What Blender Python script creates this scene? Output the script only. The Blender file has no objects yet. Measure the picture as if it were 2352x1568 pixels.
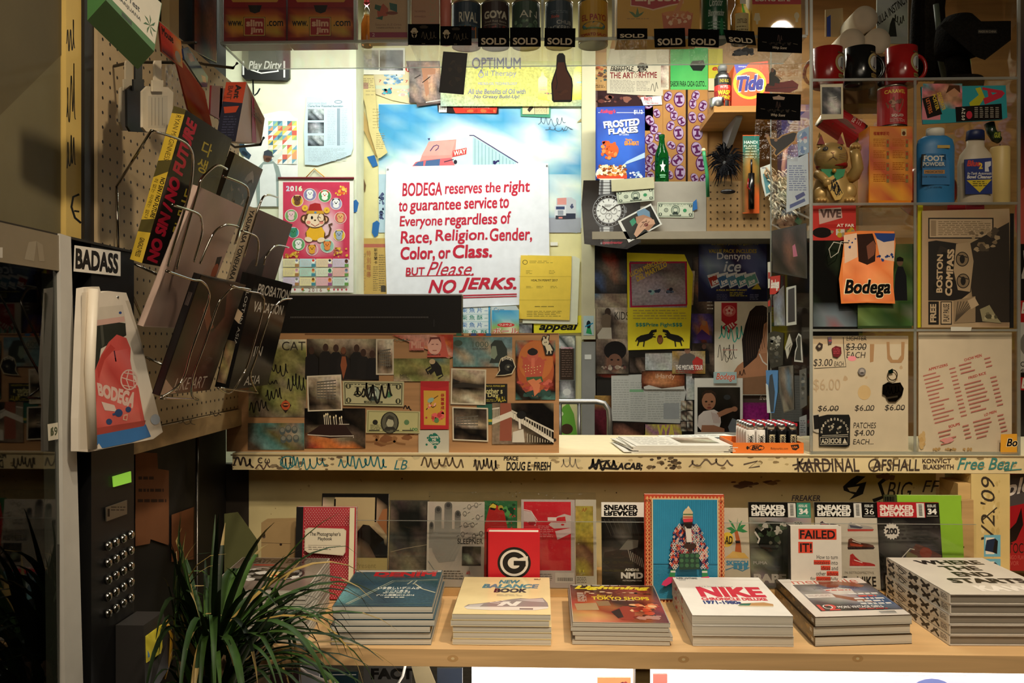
import bpy,bmesh,math,random
from mathutils import Vector as V
R=random.Random(7)
sc=bpy.context.scene
COLL=sc.collection
# ---------------------------------------------------------------- camera, light, exposure
F=1950.0;TH=math.atan(64/F);CZ=1.34
cam=bpy.data.cameras.new('camera');cam.sensor_width=36;cam.lens=36*F/2352
cam.shift_y=6/2352;cam.clip_start=.05
co=bpy.data.objects.new('camera',cam);COLL.objects.link(co)
co.location=(0,0,CZ);co.rotation_euler=(math.pi/2,0,TH)
sc.camera=co
sc.view_settings.view_transform='Standard';sc.view_settings.look='None'
sc.view_settings.gamma=1;sc.view_settings.use_curve_mapping=False
sc.view_settings.exposure=0.0
sc.cycles.transparent_max_bounces=24
sc.cycles.sample_clamp_indirect=4
w=bpy.data.worlds.new('room_dark');sc.world=w;w.use_nodes=True
w.node_tree.nodes['Background'].inputs[0].default_value=(1,.8,.6,1)
w.node_tree.nodes['Background'].inputs[1].default_value=0.03
def light(name,kind,loc,power,col,aim=None,**k):
 l=bpy.data.lights.new(name,kind);l.energy=power;l.color=col
 for a,b in k.items():setattr(l,a,b)
 o=bpy.data.objects.new(name,l);COLL.objects.link(o);o.location=loc
 if aim:o.rotation_euler=(V(aim)-V(loc)).to_track_quat('-Z','Y').to_euler()
 return o
WARM=(1,.86,.68)
# fluorescent strip over the clerk's side, behind the hanging acrylic case
light('fluorescent_light','AREA',(-.42,3.02,2.66),20,(.96,1,.9),aim=(-.42,3.3,1.3),shape='RECTANGLE',size=1.5,size_y=.12)
light('clerk_light','AREA',(.75,3.0,2.68),13,(1,.95,.8),aim=(.75,3.2,1.3),shape='RECTANGLE',size=.8,size_y=.12)
# ceiling spots of the shop side
light('ceiling_spot_light','SPOT',(.75,.95,2.75),160,WARM,aim=(.55,1.95,.75),spot_size=1.05,spot_blend=.8,shadow_soft_size=.05)
light('ceiling_spot_light','SPOT',(-.05,.55,2.75),95,WARM,aim=(-.35,1.85,.8),spot_size=.75,spot_blend=.9,shadow_soft_size=.05)
light('ceiling_spot_light','SPOT',(.35,.35,2.75),88,WARM,aim=(-.75,1.45,1.42),spot_size=.8,spot_blend=.9,shadow_soft_size=.05)
light('ceiling_spot_light','SPOT',(1.1,.5,2.75),46,WARM,aim=(.95,2.2,1.5),spot_size=.8,spot_blend=.9,shadow_soft_size=.05)
light('shelf_fill_light','AREA',(.5,1.79,.677),5,(1,.95,.88),aim=(.5,2.1,.40),shape='RECTANGLE',size=1.6,size_y=.03)  # added lamp hidden below the shelf, brightens the magazines there
light('shop_glow_light','AREA',(.1,-.6,2.7),24,WARM,aim=(.1,1.2,.6),shape='RECTANGLE',size=1.6,size_y=1.2)
# ---------------------------------------------------------------- colour and materials
def lin(c):return c/12.92 if c<=.04045 else ((c+.055)/1.055)**2.4
_cc={}
def C(c):
 if isinstance(c,str):
  if c not in _cc:
   h=c if len(c)==6 else ''.join(x*2 for x in c)
   _cc[c]=tuple(lin(int(h[i:i+2],16)/255) for i in (0,2,4))
  return _cc[c]
 return c
MATS={}
def mat(name):
 if name in MATS:return MATS[name]
 m=bpy.data.materials.new(name);MATS[name]=m;m.use_nodes=True
 N=m.node_tree.nodes;L=m.node_tree.links;b=N['Principled BSDF']
 a=N.new('ShaderNodeAttribute');a.attribute_name='Col'
 P=dict(paper=(.8,0,.25),satin=(.45,0,.4),gloss=(.2,0,.5),metal=(.28,1,.5),chrome=(.08,1,.5),brushed=(.4,.9,.5),photo=(.35,0,.22),matte=(.9,0,.08),fuzzy=(.95,0,.1),wood=(.5,0,.4),paint=(.6,0,.3),rough=(.9,0,.1),peg=(.65,0,.3),denim=(.6,0,.3),pages=(.8,0,.2),gold=(.36,.3,.5),leaf=(.5,0,.2))
 if name in ('clear','film','edge','darkglass','haze'):
  out=N['Material Output'];t=N.new('ShaderNodeBsdfTransparent');gl=N.new('ShaderNodeBsdfGlossy')
  mx=N.new('ShaderNodeMixShader');fr=N.new('ShaderNodeFresnel');fr.inputs[0].default_value=1.42
  t.inputs[0].default_value={'clear':(.965,.965,.955,1),'haze':(.97,.97,.95,1),'film':(.95,.95,.95,1),'edge':(.8,.83,.8,1),'darkglass':(.42,.44,.42,1)}[name]
  gl.inputs[1].default_value={'clear':.03,'haze':.08,'film':.16,'edge':.3,'darkglass':.02}[name]
  if name=='darkglass':fr.inputs[0].default_value=1.6
  if name in ('film','clear'):
   nz=N.new('ShaderNodeTexNoise');bp=N.new('ShaderNodeBump');tc=N.new('ShaderNodeTexCoord')
   L.new(tc.outputs['Object'],nz.inputs['Vector']);nz.inputs['Scale'].default_value=38 if name=='film' else 3
   nz.inputs['Detail'].default_value=3 if name=='film' else 0;bp.inputs[0].default_value=.55 if name=='film' else .05
   bp.inputs[1].default_value=.02;L.new(nz.outputs[0],bp.inputs['Height']);L.new(bp.outputs[0],gl.inputs['Normal'])
  ge=N.new('ShaderNodeNewGeometry');ma=N.new('ShaderNodeMath');ma.operation='MULTIPLY_ADD'
  ma.inputs[1].default_value=-1;ma.inputs[2].default_value=1;L.new(ge.outputs['Backfacing'],ma.inputs[0])
  mb=N.new('ShaderNodeMath');mb.operation='MULTIPLY';L.new(ma.outputs[0],mb.inputs[0]);L.new(fr.outputs[0],mb.inputs[1])
  if name in ('edge','haze'):
   d=N.new('ShaderNodeBsdfDiffuse');d.inputs[0].default_value=(.34,.33,.29,1)
   tl=N.new('ShaderNodeBsdfTranslucent');tl.inputs[0].default_value=(.8,.83,.8,1)
   m1=N.new('ShaderNodeMixShader');L.new(d.outputs[0],m1.inputs[1]);L.new(tl.outputs[0],m1.inputs[2])
   m2=N.new('ShaderNodeMixShader');m2.inputs[0].default_value=.5 if name=='edge' else .88;L.new(m1.outputs[0],m2.inputs[1]);L.new(t.outputs[0],m2.inputs[2])
   L.new(mb.outputs[0],mx.inputs[0]);L.new(m2.outputs[0],mx.inputs[1]);L.new(gl.outputs[0],mx.inputs[2])
  else:
   L.new(mb.outputs[0],mx.inputs[0]);L.new(t.outputs[0],mx.inputs[1]);L.new(gl.outputs[0],mx.inputs[2])
  L.new(mx.outputs[0],out.inputs[0]);return m
 if name=='glass':
  b.inputs['Roughness'].default_value=.03;b.inputs['Transmission Weight'].default_value=.9;b.inputs['IOR'].default_value=1.2
  L.new(a.outputs[0],b.inputs['Base Color']);return m
 if name=='lamp':
  L.new(a.outputs[0],b.inputs['Base Color']);L.new(a.outputs[0],b.inputs['Emission Color'])
  b.inputs['Emission Strength'].default_value=2.6;return m
 if name=='screen':
  L.new(a.outputs[0],b.inputs['Base Color']);L.new(a.outputs[0],b.inputs['Emission Color'])
  b.inputs['Emission Strength'].default_value=.55;return m
 r,me,sp=P[name]
 b.inputs['Roughness'].default_value=r;b.inputs['Metallic'].default_value=me;b.inputs['Specular IOR Level'].default_value=sp
 tc=N.new('ShaderNodeTexCoord');nz=N.new('ShaderNodeTexNoise');L.new(tc.outputs['Object'],nz.inputs['Vector'])
 mp=N.new('ShaderNodeMapRange');mu=N.new('ShaderNodeMix');mu.data_type='RGBA';mu.blend_type='MULTIPLY';mu.inputs[0].default_value=1
 sc_,lo,hi=dict(photo=(90,.6,1.3),paper=(25,.93,1.05),wood=(6,.72,1.2),paint=(9,.85,1.08),denim=(160,.6,1.3),fuzzy=(150,.5,1.3),rough=(30,.7,1.2),leaf=(30,.6,1.25)).get(name,(30,.95,1.04))
 nz.inputs['Scale'].default_value=sc_;nz.inputs['Detail'].default_value=6
 src=nz.outputs[0]
 if name=='wood':
  mpg=N.new('ShaderNodeMapping');mpg.inputs['Scale'].default_value=(.6,4,9);L.new(tc.outputs['Object'],mpg.inputs[0])
  wv=N.new('ShaderNodeTexNoise');wv.inputs['Scale'].default_value=2.2;wv.inputs['Detail'].default_value=8;wv.inputs['Distortion'].default_value=1.6
  L.new(mpg.outputs[0],wv.inputs['Vector']);src=wv.outputs[0]
 if name=='pages':
  mpg=N.new('ShaderNodeMapping');mpg.inputs['Scale'].default_value=(.05,.05,14);L.new(tc.outputs['Object'],mpg.inputs[0])
  nz.inputs['Scale'].default_value=26;nz.inputs['Detail'].default_value=8;L.new(mpg.outputs[0],nz.inputs['Vector']);lo,hi=.5,1.25
 mp.inputs[1].default_value=.25;mp.inputs[2].default_value=.75;mp.inputs[3].default_value=lo;mp.inputs[4].default_value=hi
 L.new(src,mp.inputs[0]);L.new(a.outputs[0],mu.inputs[6]);L.new(mp.outputs[0],mu.inputs[7]);L.new(mu.outputs[2],b.inputs['Base Color'])
 if name in ('fuzzy','rough','wood','metal','gloss','photo'):
  bp=N.new('ShaderNodeBump');bp.inputs[0].default_value={'fuzzy':.8,'rough':.5,'wood':.06,'metal':.03,'gloss':.03,'photo':.03}[name]
  bp.inputs[1].default_value=.01;L.new(src,bp.inputs['Height']);L.new(bp.outputs[0],b.inputs['Normal'])
 if name=='leaf':b.inputs['Subsurface Weight'].default_value=0
 return m
# ---------------------------------------------------------------- photograph pixel -> place
FW=V((-math.sin(TH),math.cos(TH),0));RT=V((math.cos(TH),math.sin(TH),0));EYE=V((0,0,CZ))
def ray(x,y):return FW+RT*((x-1176)/F)+V((0,0,(790-y)/F))
class Plane:
 def __init__(s,p,n):s.p=V(p);s.n=V(n).normalized()
 def at(s,x,y):
  d=ray(x,y);return EYE+d*((s.p-EYE).dot(s.n)/d.dot(s.n))
def PY(d):return Plane((0,d,0),(0,-1,0))
def PX(x):return Plane((x,0,0),(1 if x<0 else -1,0,0))
def PZ(z):return Plane((0,0,z),(0,0,1 if z<CZ else -1))
def px(x,y,d):return PY(d).at(x,y)
_tx={}
def glyphs(s,b,sl,kern=1.0):
 k=(s,b,sl,kern)
 if k not in _tx:
  c=bpy.data.curves.new('t','FONT');c.body=s;c.offset=b;c.shear=sl;c.resolution_u=3;c.space_character=kern
  o=bpy.data.objects.new('t',c);m=o.to_mesh()
  vs=[v.co.copy() for v in m.vertices];fs=[tuple(p.vertices) for p in m.polygons]
  o.to_mesh_clear();bpy.data.objects.remove(o);bpy.data.curves.remove(c)
  if vs:
   x0=min(v.x for v in vs);x1=max(v.x for v in vs);y0=min(v.y for v in vs);y1=max(v.y for v in vs)
   vs=[((v.x-x0)/max(x1-x0,1e-6),1-(v.y-y0)/max(y1-y0,1e-6)) for v in vs]
  _tx[k]=(vs,fs,(max(x1-x0,.05),max(y1-y0,.05)) if vs else (1,1))
 return _tx[k]
class G:
 """a mesh in the making: world-space vertices, faces with a colour and a material each; prints are drawn on a plane or a framed quad"""
 def __init__(s,pl=None,m='paper'):
  s.v=[];s.f=[];s.c=[];s.m=[];s.sm=[];s.pl=pl;s.mat=m;s.q=None ;s.k=0;s.step=2.5e-5;s.smooth=False
  s.n=pl.n if pl else None
 def frame(s,q,W=1,H=1,flip=None):
  s.q=[V(p) for p in q];s.W=W;s.H=H
  n=(s.q[1]-s.q[0]).cross(s.q[3]-s.q[0]).normalized()
  if n.dot(EYE-s.q[0])<0:n=-n
  s.n=n;s.k=0;return s
 def plane(s,pl):s.pl=pl;s.q=None ;s.n=pl.n;s.k=0;return s
 def w(s,x,y):
  if s.q is None:return s.pl.at(x,y)
  u=x/s.W;t=y/s.H;a,b,c,d=s.q
  return (a*(1-u)+b*u)*(1-t)+(d*(1-u)+c*u)*t
 def face(s,pts,col,m=None,cols=None):
  i=len(s.v);s.v+=pts;s.f.append(list(range(i,i+len(pts))))
  s.c.append(cols or [C(col)]*len(pts));s.m.append(m or s.mat);s.sm.append(s.smooth)
 def mesh(s,vs,fs,col,m=None,smooth=None):
  i=len(s.v);s.v+=[V(p) for p in vs];cc=C(col)
  for f in fs:
   s.f.append([i+j for j in f]);s.c.append([cc]*len(f));s.m.append(m or s.mat);s.sm.append(s.smooth if smooth is None else smooth)
  return s
 def lift(s):
  s.k+=1;return s.n*(s.k*s.step)
    # --- prints
 def p(s,pts,col,m=None):
  l=s.lift();ws=[s.w(*q)+l for q in pts]
  s.face(ws,col,m);return s
 def r(s,x0,y0,x1,y1,col,m=None):return s.p([(x0,y0),(x1,y0),(x1,y1),(x0,y1)],col,m)
 def e(s,cx,cy,rx,ry,col,n=20,m=None,a=0):
  ca,sa=math.cos(a),math.sin(a);o=[]
  for i in range(n):
   t=6.28319*i/n;x=rx*math.cos(t);y=ry*math.sin(t);o.append((cx+x*ca-y*sa,cy+x*sa+y*ca))
  return s.p(o,col,m)
 def ring(s,cx,cy,rx,ry,w_,col,n=28):
  l=s.lift();o=[]
  for i in range(n):
   t=6.28319*i/n;c_,s_=math.cos(t),math.sin(t)
   o.append((s.w(cx+rx*c_,cy+ry*s_)+l,s.w(cx+(rx-w_)*c_,cy+(ry-w_)*s_)+l))
  for i in range(n):
   a,b=o[i],o[(i+1)%n];s.face([a[0],b[0],b[1],a[1]],col)
  return s
 def t(s,txt,x0,y0,x1,y1,col,b=.012,sl=0,m=None,quad=None,kern=1.0):
  ex=min(b,.06) if b>.004 else 0;vs,fs,(gw,gh)=glyphs(txt,0,sl,kern);l=s.lift()
  if ex and vs:
   du=ex*.8/gw;dv=ex*.8/gh;k=len(vs);ov=vs;vs=[];of=fs;fs=[]
   nc=4 if ex<=.032 else 9
   for i,(a,c) in enumerate(((-1,-1),(1,-1),(1,1),(-1,1),(0,0),(-1,0),(1,0),(0,1),(0,-1))[:nc]):
    vs+=[((u+a*du)/(1+2*du)+du/(1+2*du),(t+c*dv)/(1+2*dv)+dv/(1+2*dv)) for u,t in ov];fs+=[tuple(j+i*k for j in f) for f in of]
  kk=len(vs)//nc if ex and vs else len(vs)+1;L4=[l+s.n*(s.step*.25*i) for i in range(10)]
  if quad:
   A,B,Cc,D=[s.w(*q) for q in quad]
   ws=[(A*(1-u)+B*u)*(1-t)+(D*(1-u)+Cc*u)*t+L4[i//kk]for i,(u,t) in enumerate(vs)]
  else:ws=[s.w(x0+(x1-x0)*u,y0+(y1-y0)*t)+L4[i//kk]for i,(u,t) in enumerate(vs)]
  if kk<=len(vs):s.k+=2
  return s.mesh(ws,fs,col,m)
 def ln(s,pts,wd,col,close=False):
  l=s.lift();n=len(pts);P2=[V((a[0],a[1])) for a in pts]
  o=[]
  for i in range(n):
   a=P2[max(i-1,0)];b=P2[min(i+1,n-1)];d=(b-a)
   d=d.normalized() if d.length>1e-9 else V((1,0));q=V((-d.y,d.x))*wd/2
   o.append((s.w(*(P2[i]+q))+l,s.w(*(P2[i]-q))+l))
  for i in range(n-1):s.face([o[i][0],o[i+1][0],o[i+1][1],o[i][1]],col)
  return s
 def gr(s,x0,y0,x1,y1,rows,pal,m='photo',jit=.08,quad=None):
  """a printed picture: colour nodes row by row, blending between them"""
  H=len(rows);W=len(rows[0]);l=s.lift();rr=random.Random(len(s.v)+H*W)
  def node(i,j):
   if quad:
    A,B,Cc,D=quad;u=j/(W-1);t=i/(H-1)
    x=(A[0]*(1-u)+B[0]*u)*(1-t)+(D[0]*(1-u)+Cc[0]*u)*t;y=(A[1]*(1-u)+B[1]*u)*(1-t)+(D[1]*(1-u)+Cc[1]*u)*t
   else:x=x0+(x1-x0)*j/(W-1);y=y0+(y1-y0)*i/(H-1)
   return s.w(x,y)+l
  pts=[[node(i,j) for j in range(W)]for i in range(H)]
  cl=[[tuple(min(1,c*(1+rr.uniform(-jit,jit))) for c in C(pal[rows[i][j]])) for j in range(W)]for i in range(H)]
  for i in range(H-1):
   for j in range(W-1):
    s.face([pts[i][j],pts[i][j+1],pts[i+1][j+1],pts[i+1][j]],None,m,[cl[i][j],cl[i][j+1],cl[i+1][j+1],cl[i+1][j]])
  return s
 def hl(s,x0,y0,x1,y1,n,col,fr=.45,seed=1,word=6.):
  """lines of print too small to read"""
  rr=random.Random(seed);l=s.lift();h=(y1-y0)/n
  for i in range(n):
   y=y0+h*i;x=x0;end=x1-(rr.random()*.3*(x1-x0) if rr.random()<.35 else 0)
   while x<end:
    wl=min(word*rr.uniform(.6,2.2),end-x)
    s.face([s.w(x,y)+l,s.w(x+wl,y)+l,s.w(x+wl,y+h*fr)+l,s.w(x,y+h*fr)+l],col);x+=wl+word*.35
  return s
 def sc(s,x0,y0,x1,y1,wd,col,seed=1,n=14,wild=1.):
  """a scrawled tag"""
  rr=random.Random(seed);pts=[]
  W_=x1-x0;H_=y1-y0;lo=max(2,n//3);amp=[rr.uniform(.45,1) for _ in range(lo+2)];lp=[rr.uniform(-.2,1.0) for _ in range(lo+2)];n=lo*6
  for i in range(n):
   t=i/(n-1)*lo;j=int(t);a=amp[j]+(amp[j+1]-amp[j])*(t-j);ph=t*6.2832+.6*math.sin(t*2.3+seed)
   x=x0+W_*(.04+.92*t/lo)+W_/lo*.32*lp[j]*math.sin(ph);y=y0+H_*(.5+.5*a*math.cos(ph))+H_*.12*math.sin(t*1.7+seed)
   pts.append((min(x1,max(x0,x)),min(y1,max(y0,y))))
  sm=[]
  for i in range(n-1):
   a=pts[max(i-1,0)];b=pts[i];c=pts[i+1];d=pts[min(i+2,n-1)]
   for k in range(4):
    t=k/4;sm.append(tuple(.5*(2*b[j]+(c[j]-a[j])*t+(2*a[j]-5*b[j]+4*c[j]-d[j])*t*t+(3*b[j]-a[j]-3*c[j]+d[j])*t**3) for j in (0,1)))
  return s.ln(sm+[pts[-1]],wd,col)
 def blots(s,x0,y0,x1,y1,n,cols,rmin,rmax,seed=1,asp=1.):
  rr=random.Random(seed);k0=s.k
  for _ in range(n):
   s.k=k0+(_%10)*.3
   r_=rr.uniform(rmin,rmax);cx=rr.uniform(x0+r_,x1-r_);cy=rr.uniform(y0+r_*asp,y1-r_*asp);k=rr.randint(5,8);a0=rr.random()*6
   s.p([(cx+r_*rr.uniform(.55,1)*math.cos(a0+6.283*i/k),cy+r_*asp*rr.uniform(.55,1)*math.sin(a0+6.283*i/k)) for i in range(k)],rr.choice(cols))
  s.k=k0+4;return s
    # --- solids
 def slab(s,pts,col,t=.001,m=None,back=None):
  """a polygon in print coordinates given a thickness behind the plane"""
  f=[s.w(*q) for q in pts];b=[q-s.n*t for q in f];n=len(f)
  s.mesh(f+b,[list(range(n)),list(range(2*n-1,n-1,-1))]+[[i,(i+1)%n,n+(i+1)%n,n+i]for i in range(n)],col,m)
  return s
 def rs(s,x0,y0,x1,y1,col,t=.001,m=None):return s.slab([(x0,y0),(x1,y0),(x1,y1),(x0,y1)],col,t,m)
 def box(s,x0,x1,y0,y1,z0,z1,col,m=None):
  v=[(x,y,z) for x in (x0,x1) for y in (y0,y1) for z in (z0,z1)]
  return s.mesh(v,[(0,1,3,2),(4,6,7,5),(0,4,5,1),(2,3,7,6),(0,2,6,4),(1,5,7,3)],col,m)
 def hexa(s,a,b,col,m=None):
  """solid between two quads"""
  return s.mesh(list(a)+list(b),[(0,1,2,3),(7,6,5,4)]+[(i,(i+1)%4,4+(i+1)%4,4+i) for i in range(4)],col,m)
 def tube(s,pts,r,col,m=None,n=8,taper=None,close=False):
  pts=[V(p) for p in pts];k=len(pts);vs=[];fs=[];up=None
  for i,p in enumerate(pts):
   d=(pts[min(i+1,k-1)]-pts[max(i-1,0)]).normalized()
   if up is None:up=d.orthogonal().normalized()
   up=(up-d*up.dot(d)).normalized();q=d.cross(up)
   rr=r if taper is None else (taper[i]if isinstance(taper,(list,tuple)) else r*(1+(taper-1)*i/(k-1)))
   vs+=[p+(up*math.cos(6.28319*j/n)+q*math.sin(6.28319*j/n))*rr for j in range(n)]
  for i in range(k-1):
   fs+=[(i*n+j,i*n+(j+1)%n,(i+1)*n+(j+1)%n,(i+1)*n+j) for j in range(n)]
  fs+=[list(range(n-1,-1,-1)),list(range((k-1)*n,k*n))]
  return s.mesh(vs,fs,col,m,True)
 def lathe(s,prof,base,col,m=None,n=32,sx=1,sy=1,cols=None,ax=None,smooth=True):
  """profile of (radius, height) turned about the upright (or ax) through base"""
  base=V(base);vs=[];k=len(prof)
  if ax is None:X,Y,Z=V((1,0,0)),V((0,1,0)),V((0,0,1))
  else:
   Z=V(ax).normalized();X=Z.orthogonal().normalized();Y=Z.cross(X)
  for r_,h in prof:vs+=[base+X*(r_*sx*math.cos(6.28319*j/n))+Y*(r_*sy*math.sin(6.28319*j/n))+Z*h for j in range(n)]
  i0=len(s.v);s.v+=vs
  for i in range(k-1):
   cc=C(cols[i]if cols else col)
   for j in range(n):
    s.f.append([i0+i*n+j,i0+i*n+(j+1)%n,i0+(i+1)*n+(j+1)%n,i0+(i+1)*n+j]);s.c.append([cc]*4);s.m.append(m or s.mat);s.sm.append(smooth)
  for a,cap in ((0,1),(k-1,0)):
   if prof[a][0]>1e-5:
    f=[i0+a*n+j for j in range(n)];s.f.append(f[::-1]if cap else f);s.c.append([C(cols[min(a,k-2)]if cols else col)]*n);s.m.append(m or s.mat);s.sm.append(False)
  return s
 def ball(s,c,r,col,m=None,sx=1,sy=1,sz=1,n=20,k=10):
  return s.lathe([(math.sin(math.pi*i/k)*r+1e-6,-math.cos(math.pi*i/k)*r*sz) for i in range(k+1)],c,col,m,n,sx,sy)
 def wrap(s,base,rad,a0,a1,z0,z1,W,H,lift=.0004):
  """frame on the side of an upright cylinder: returns a mapper for the label prints (angle 0 faces the camera)"""
  s.cyl=(V(base),rad+lift,a0,a1,z0,z1,W,H);s.q=None ;s.n=V((0,0,0));self=s
  class M:
   def at(_,x,y):
    b,r_,A0,A1,Z0,Z1,W_,H_=self.cyl;a=A0+(A1-A0)*x/W_;rr=r_+self.k*1.2e-4
    return V((b.x+rr*math.sin(a),b.y-rr*math.cos(a),b.z+Z1+(Z0-Z1)*y/H_))
  s.pl=M();s.pl.n=s.n;s.k=0;return s
 def rw(s,x0,y0,x1,y1,col,m=None,n=8):
  """rectangle bent round the wrapped side"""
  s.k+=1
  for i in range(n):
   a=x0+(x1-x0)*i/n;b=x0+(x1-x0)*(i+1)/n
   s.face([s.w(a,y0),s.w(b,y0),s.w(b,y1),s.w(a,y1)],col,m)
  return s
    # --- link
 def build(s,name,parent=None,origin=None,label=None):
  me=bpy.data.meshes.new(name);vs=s.v
  o=bpy.data.objects.new(name,me);COLL.objects.link(o)
  if parent is not None:org=V(parent['_o'])
  elif origin is not None:org=V(origin)
  else:
   org=V([(min(v[i]for v in vs)+max(v[i]for v in vs))/2 for i in range(2)]+[min(v[2]for v in vs)])
  me.from_pydata([tuple(V(v)-org) for v in vs],[],s.f)
  names=[]
  for m in s.m:
   if m not in names:names.append(m)
  for m in names:me.materials.append(mat(m))
  ix={m:i for i,m in enumerate(names)}
  me.polygons.foreach_set('material_index',[ix[m]for m in s.m]);me.polygons.foreach_set('use_smooth',s.sm)
  at=me.color_attributes.new('Col','FLOAT_COLOR','CORNER');fl=[]
  for c in s.c:
   for q in c:fl+=[q[0],q[1],q[2],1]
  if set(names)&{'clear','haze','film','edge','glass','darkglass'}:
   bm=bmesh.new();bm.from_mesh(me);bmesh.ops.recalc_face_normals(bm,faces=bm.faces);bm.to_mesh(me);bm.free();at=me.color_attributes['Col']
  at.data.foreach_set('color',fl);me.update()
  if parent is not None:o.parent=parent
  else:o.location=org
  o['_o']=tuple(org)
  if parent is not None and parent.type=='MESH' or parent is not None:o.location=(0,0,0)
  if label:o['label']=label
  return o
def tag(o,label,cat,group=None):
 o['label']=label;o['category']=cat
 if group:o['group']=group
 return o
def root(name,label,cat,loc,group=None):
 o=bpy.data.objects.new(name,None);COLL.objects.link(o);o.location=loc;o['_o']=tuple(loc);o.empty_display_size=.05
 return tag(o,label,cat,group)
def struct(g,name):
 o=g.build(name);o['kind']='structure';return o
def rect(x0,y0,x1,y1):return [(x0,y0),(x1,y0),(x1,y1),(x0,y1)]
def sheet(name,label,cat,pts,d,col,draw=None,t=.0008,m='paper',group=None):
 """a paper or card facing the shop, its outline in photograph pixels on the plane at depth d"""
 g=G(d if isinstance(d,Plane) else PY(d),m)
 if len(pts)==4 and not isinstance(pts[0],(tuple,list)):pts=rect(*pts)
 g.slab(pts,col,t)
 if draw:draw(g)
 return tag(g.build(name),label,cat,group)
def copy_tree(o,delta,parent=None):
 c=o.copy();COLL.objects.link(c)
 if parent is not None:c.parent=parent
 else:c.location=V(o.location)+V(delta)
 for ch in o.children:copy_tree(ch,delta,c)
 return c
def book(name,label,cat,q,t,cover,pages='d8d2c0',draw=None,group=None,m='gloss',hard=.0,spine=None,spine_side='left',curve=0.0,spdraw=None):
 """a book or magazine: q = world corners of the front cover (top-left, top-right, bottom-right, bottom-left), thickness t behind it"""
 q=[V(p) for p in q];n=(q[1]-q[0]).cross(q[3]-q[0]).normalized()
 if n.dot(EYE-q[0])<0:n=-n
 lo=min(q,key=lambda p:p.z);base=sum((p-n*t for p in q),V())/4;base.z=min(min(p.z,(p-n*t).z) for p in q)
 o=root(name,label,cat,base,group);ct=.0006+hard
 g=G(m=m).frame(q);b=[p-n*t for p in q]
 g.hexa(q,[p-n*ct for p in q],cover);g.hexa([p+n*ct for p in b],b,cover)
 iS=(0,3) if spine_side=='left' else (1,2);a,c=iS;e=(q[1]-q[0]).normalized()*(ct if spine_side=='left' else -ct)
 g.hexa([q[a],q[a]+e,q[c]+e,q[c]],[b[a],b[a]+e,b[c]+e,b[c]],spine or cover)
 if draw:draw(g)
 if spdraw:
  qs=[b[a],q[a],q[c],b[c]]if spine_side=='left' else [q[a],b[a],b[c],q[c]]
  g.frame(qs);spdraw(g)
 g.build('cover',o)
 ins=.0005+hard*1.6
 def inset(z,p):
  u=(q[1]-q[0]).normalized()*ins;v=(q[3]-q[0]).normalized()*ins
  return [p[0]+u+v-n*0,p[1]-u+v,p[2]-u-v,p[3]+u-v]
 tq=inset(0,[p-n*ct for p in q]);bq=inset(0,[p+n*ct for p in b])
 G(m='pages').hexa(tq,bq,pages).build('page_block',o)
 return o
# ================================================================ the room
struct(G(m='rough').box(-2.2,2.6,-2.2,4.2,-.06,0,'3c342c'),'floor')
struct(G(m='paint').box(-2.2,2.6,-2.2,4.2,2.95,3.0,'6a6256'),'ceiling')
struct(G(m='paint').box(-1.5,.19,3.66,3.8,0,2.95,'e9e0a8'),'wall_back')
struct(G(m='wood').box(.19,2.6,3.66,3.8,0,2.95,'a97d48'),'wall_plywood')
struct(G(m='paint').box(-1.6,-1.5,2.4,3.8,0,2.95,'d8d4b4'),'wall_clerk_side')
struct(G(m='paint').box(2.5,2.6,-2.2,3.8,0,2.95,'7a6a50'),'wall_right')
struct(G(m='paint').box(-2.2,2.6,-2.25,-2.2,0,2.95,'5a5044'),'wall_front')
# shop's partition on the viewer's left: olive wall, painted plank, black batten
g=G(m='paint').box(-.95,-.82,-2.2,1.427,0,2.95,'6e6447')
g.plane(PX(-.82)).p([(-300,-200),(147,-200),(147,120),(-300,560)],'5d5238')  # shade above the slanting edge of a lamp cone, painted darker
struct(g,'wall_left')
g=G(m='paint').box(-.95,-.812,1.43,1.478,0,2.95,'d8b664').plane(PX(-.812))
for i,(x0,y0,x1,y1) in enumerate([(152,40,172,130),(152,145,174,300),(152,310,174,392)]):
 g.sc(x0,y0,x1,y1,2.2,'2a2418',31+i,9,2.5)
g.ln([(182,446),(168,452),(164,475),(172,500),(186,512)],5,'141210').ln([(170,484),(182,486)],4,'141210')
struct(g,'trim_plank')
struct(G(m='satin').box(-.95,-.806,1.478,1.51,0,2.95,'191512'),'trim_batten')
struct(G(m='paint').box(-.95,-.86,1.51,2.3,0,2.95,'1b1714'),'wall_partition')
g=G(m='peg').box(-.856,-.8,1.511,2.235,1.17,2.02,'b59c74')
q=[(-.8,1.511,2.02),(-.8,2.235,2.02),(-.8,2.235,1.17),(-.8,1.511,1.17)]
g.frame(q,.724,.85);l=g.lift()
for j in range(32):
 for i in range(27):
  cx,cy=.018+i*.0268,.015+j*.0268
  g.face([g.w(cx+.0034*math.cos(6.283*a/8),cy+.0034*math.sin(6.283*a/8))+l for a in range(8)],'20160e')
o=g.build('pegboard_panel');tag(o,'tan perforated hardboard panel carrying the wire book racks','pegboard')
g=G(m='wood').box(-.852,-.79,1.511,2.235,1.125,1.168,'9c7f55').plane(PX(-.79))
g.sc(410,958,450,975,2,'5a4a38',5,8).sc(480,945,510,955,2,'3a2e22',6,6)
struct(g,'trim_ledge')
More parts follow.
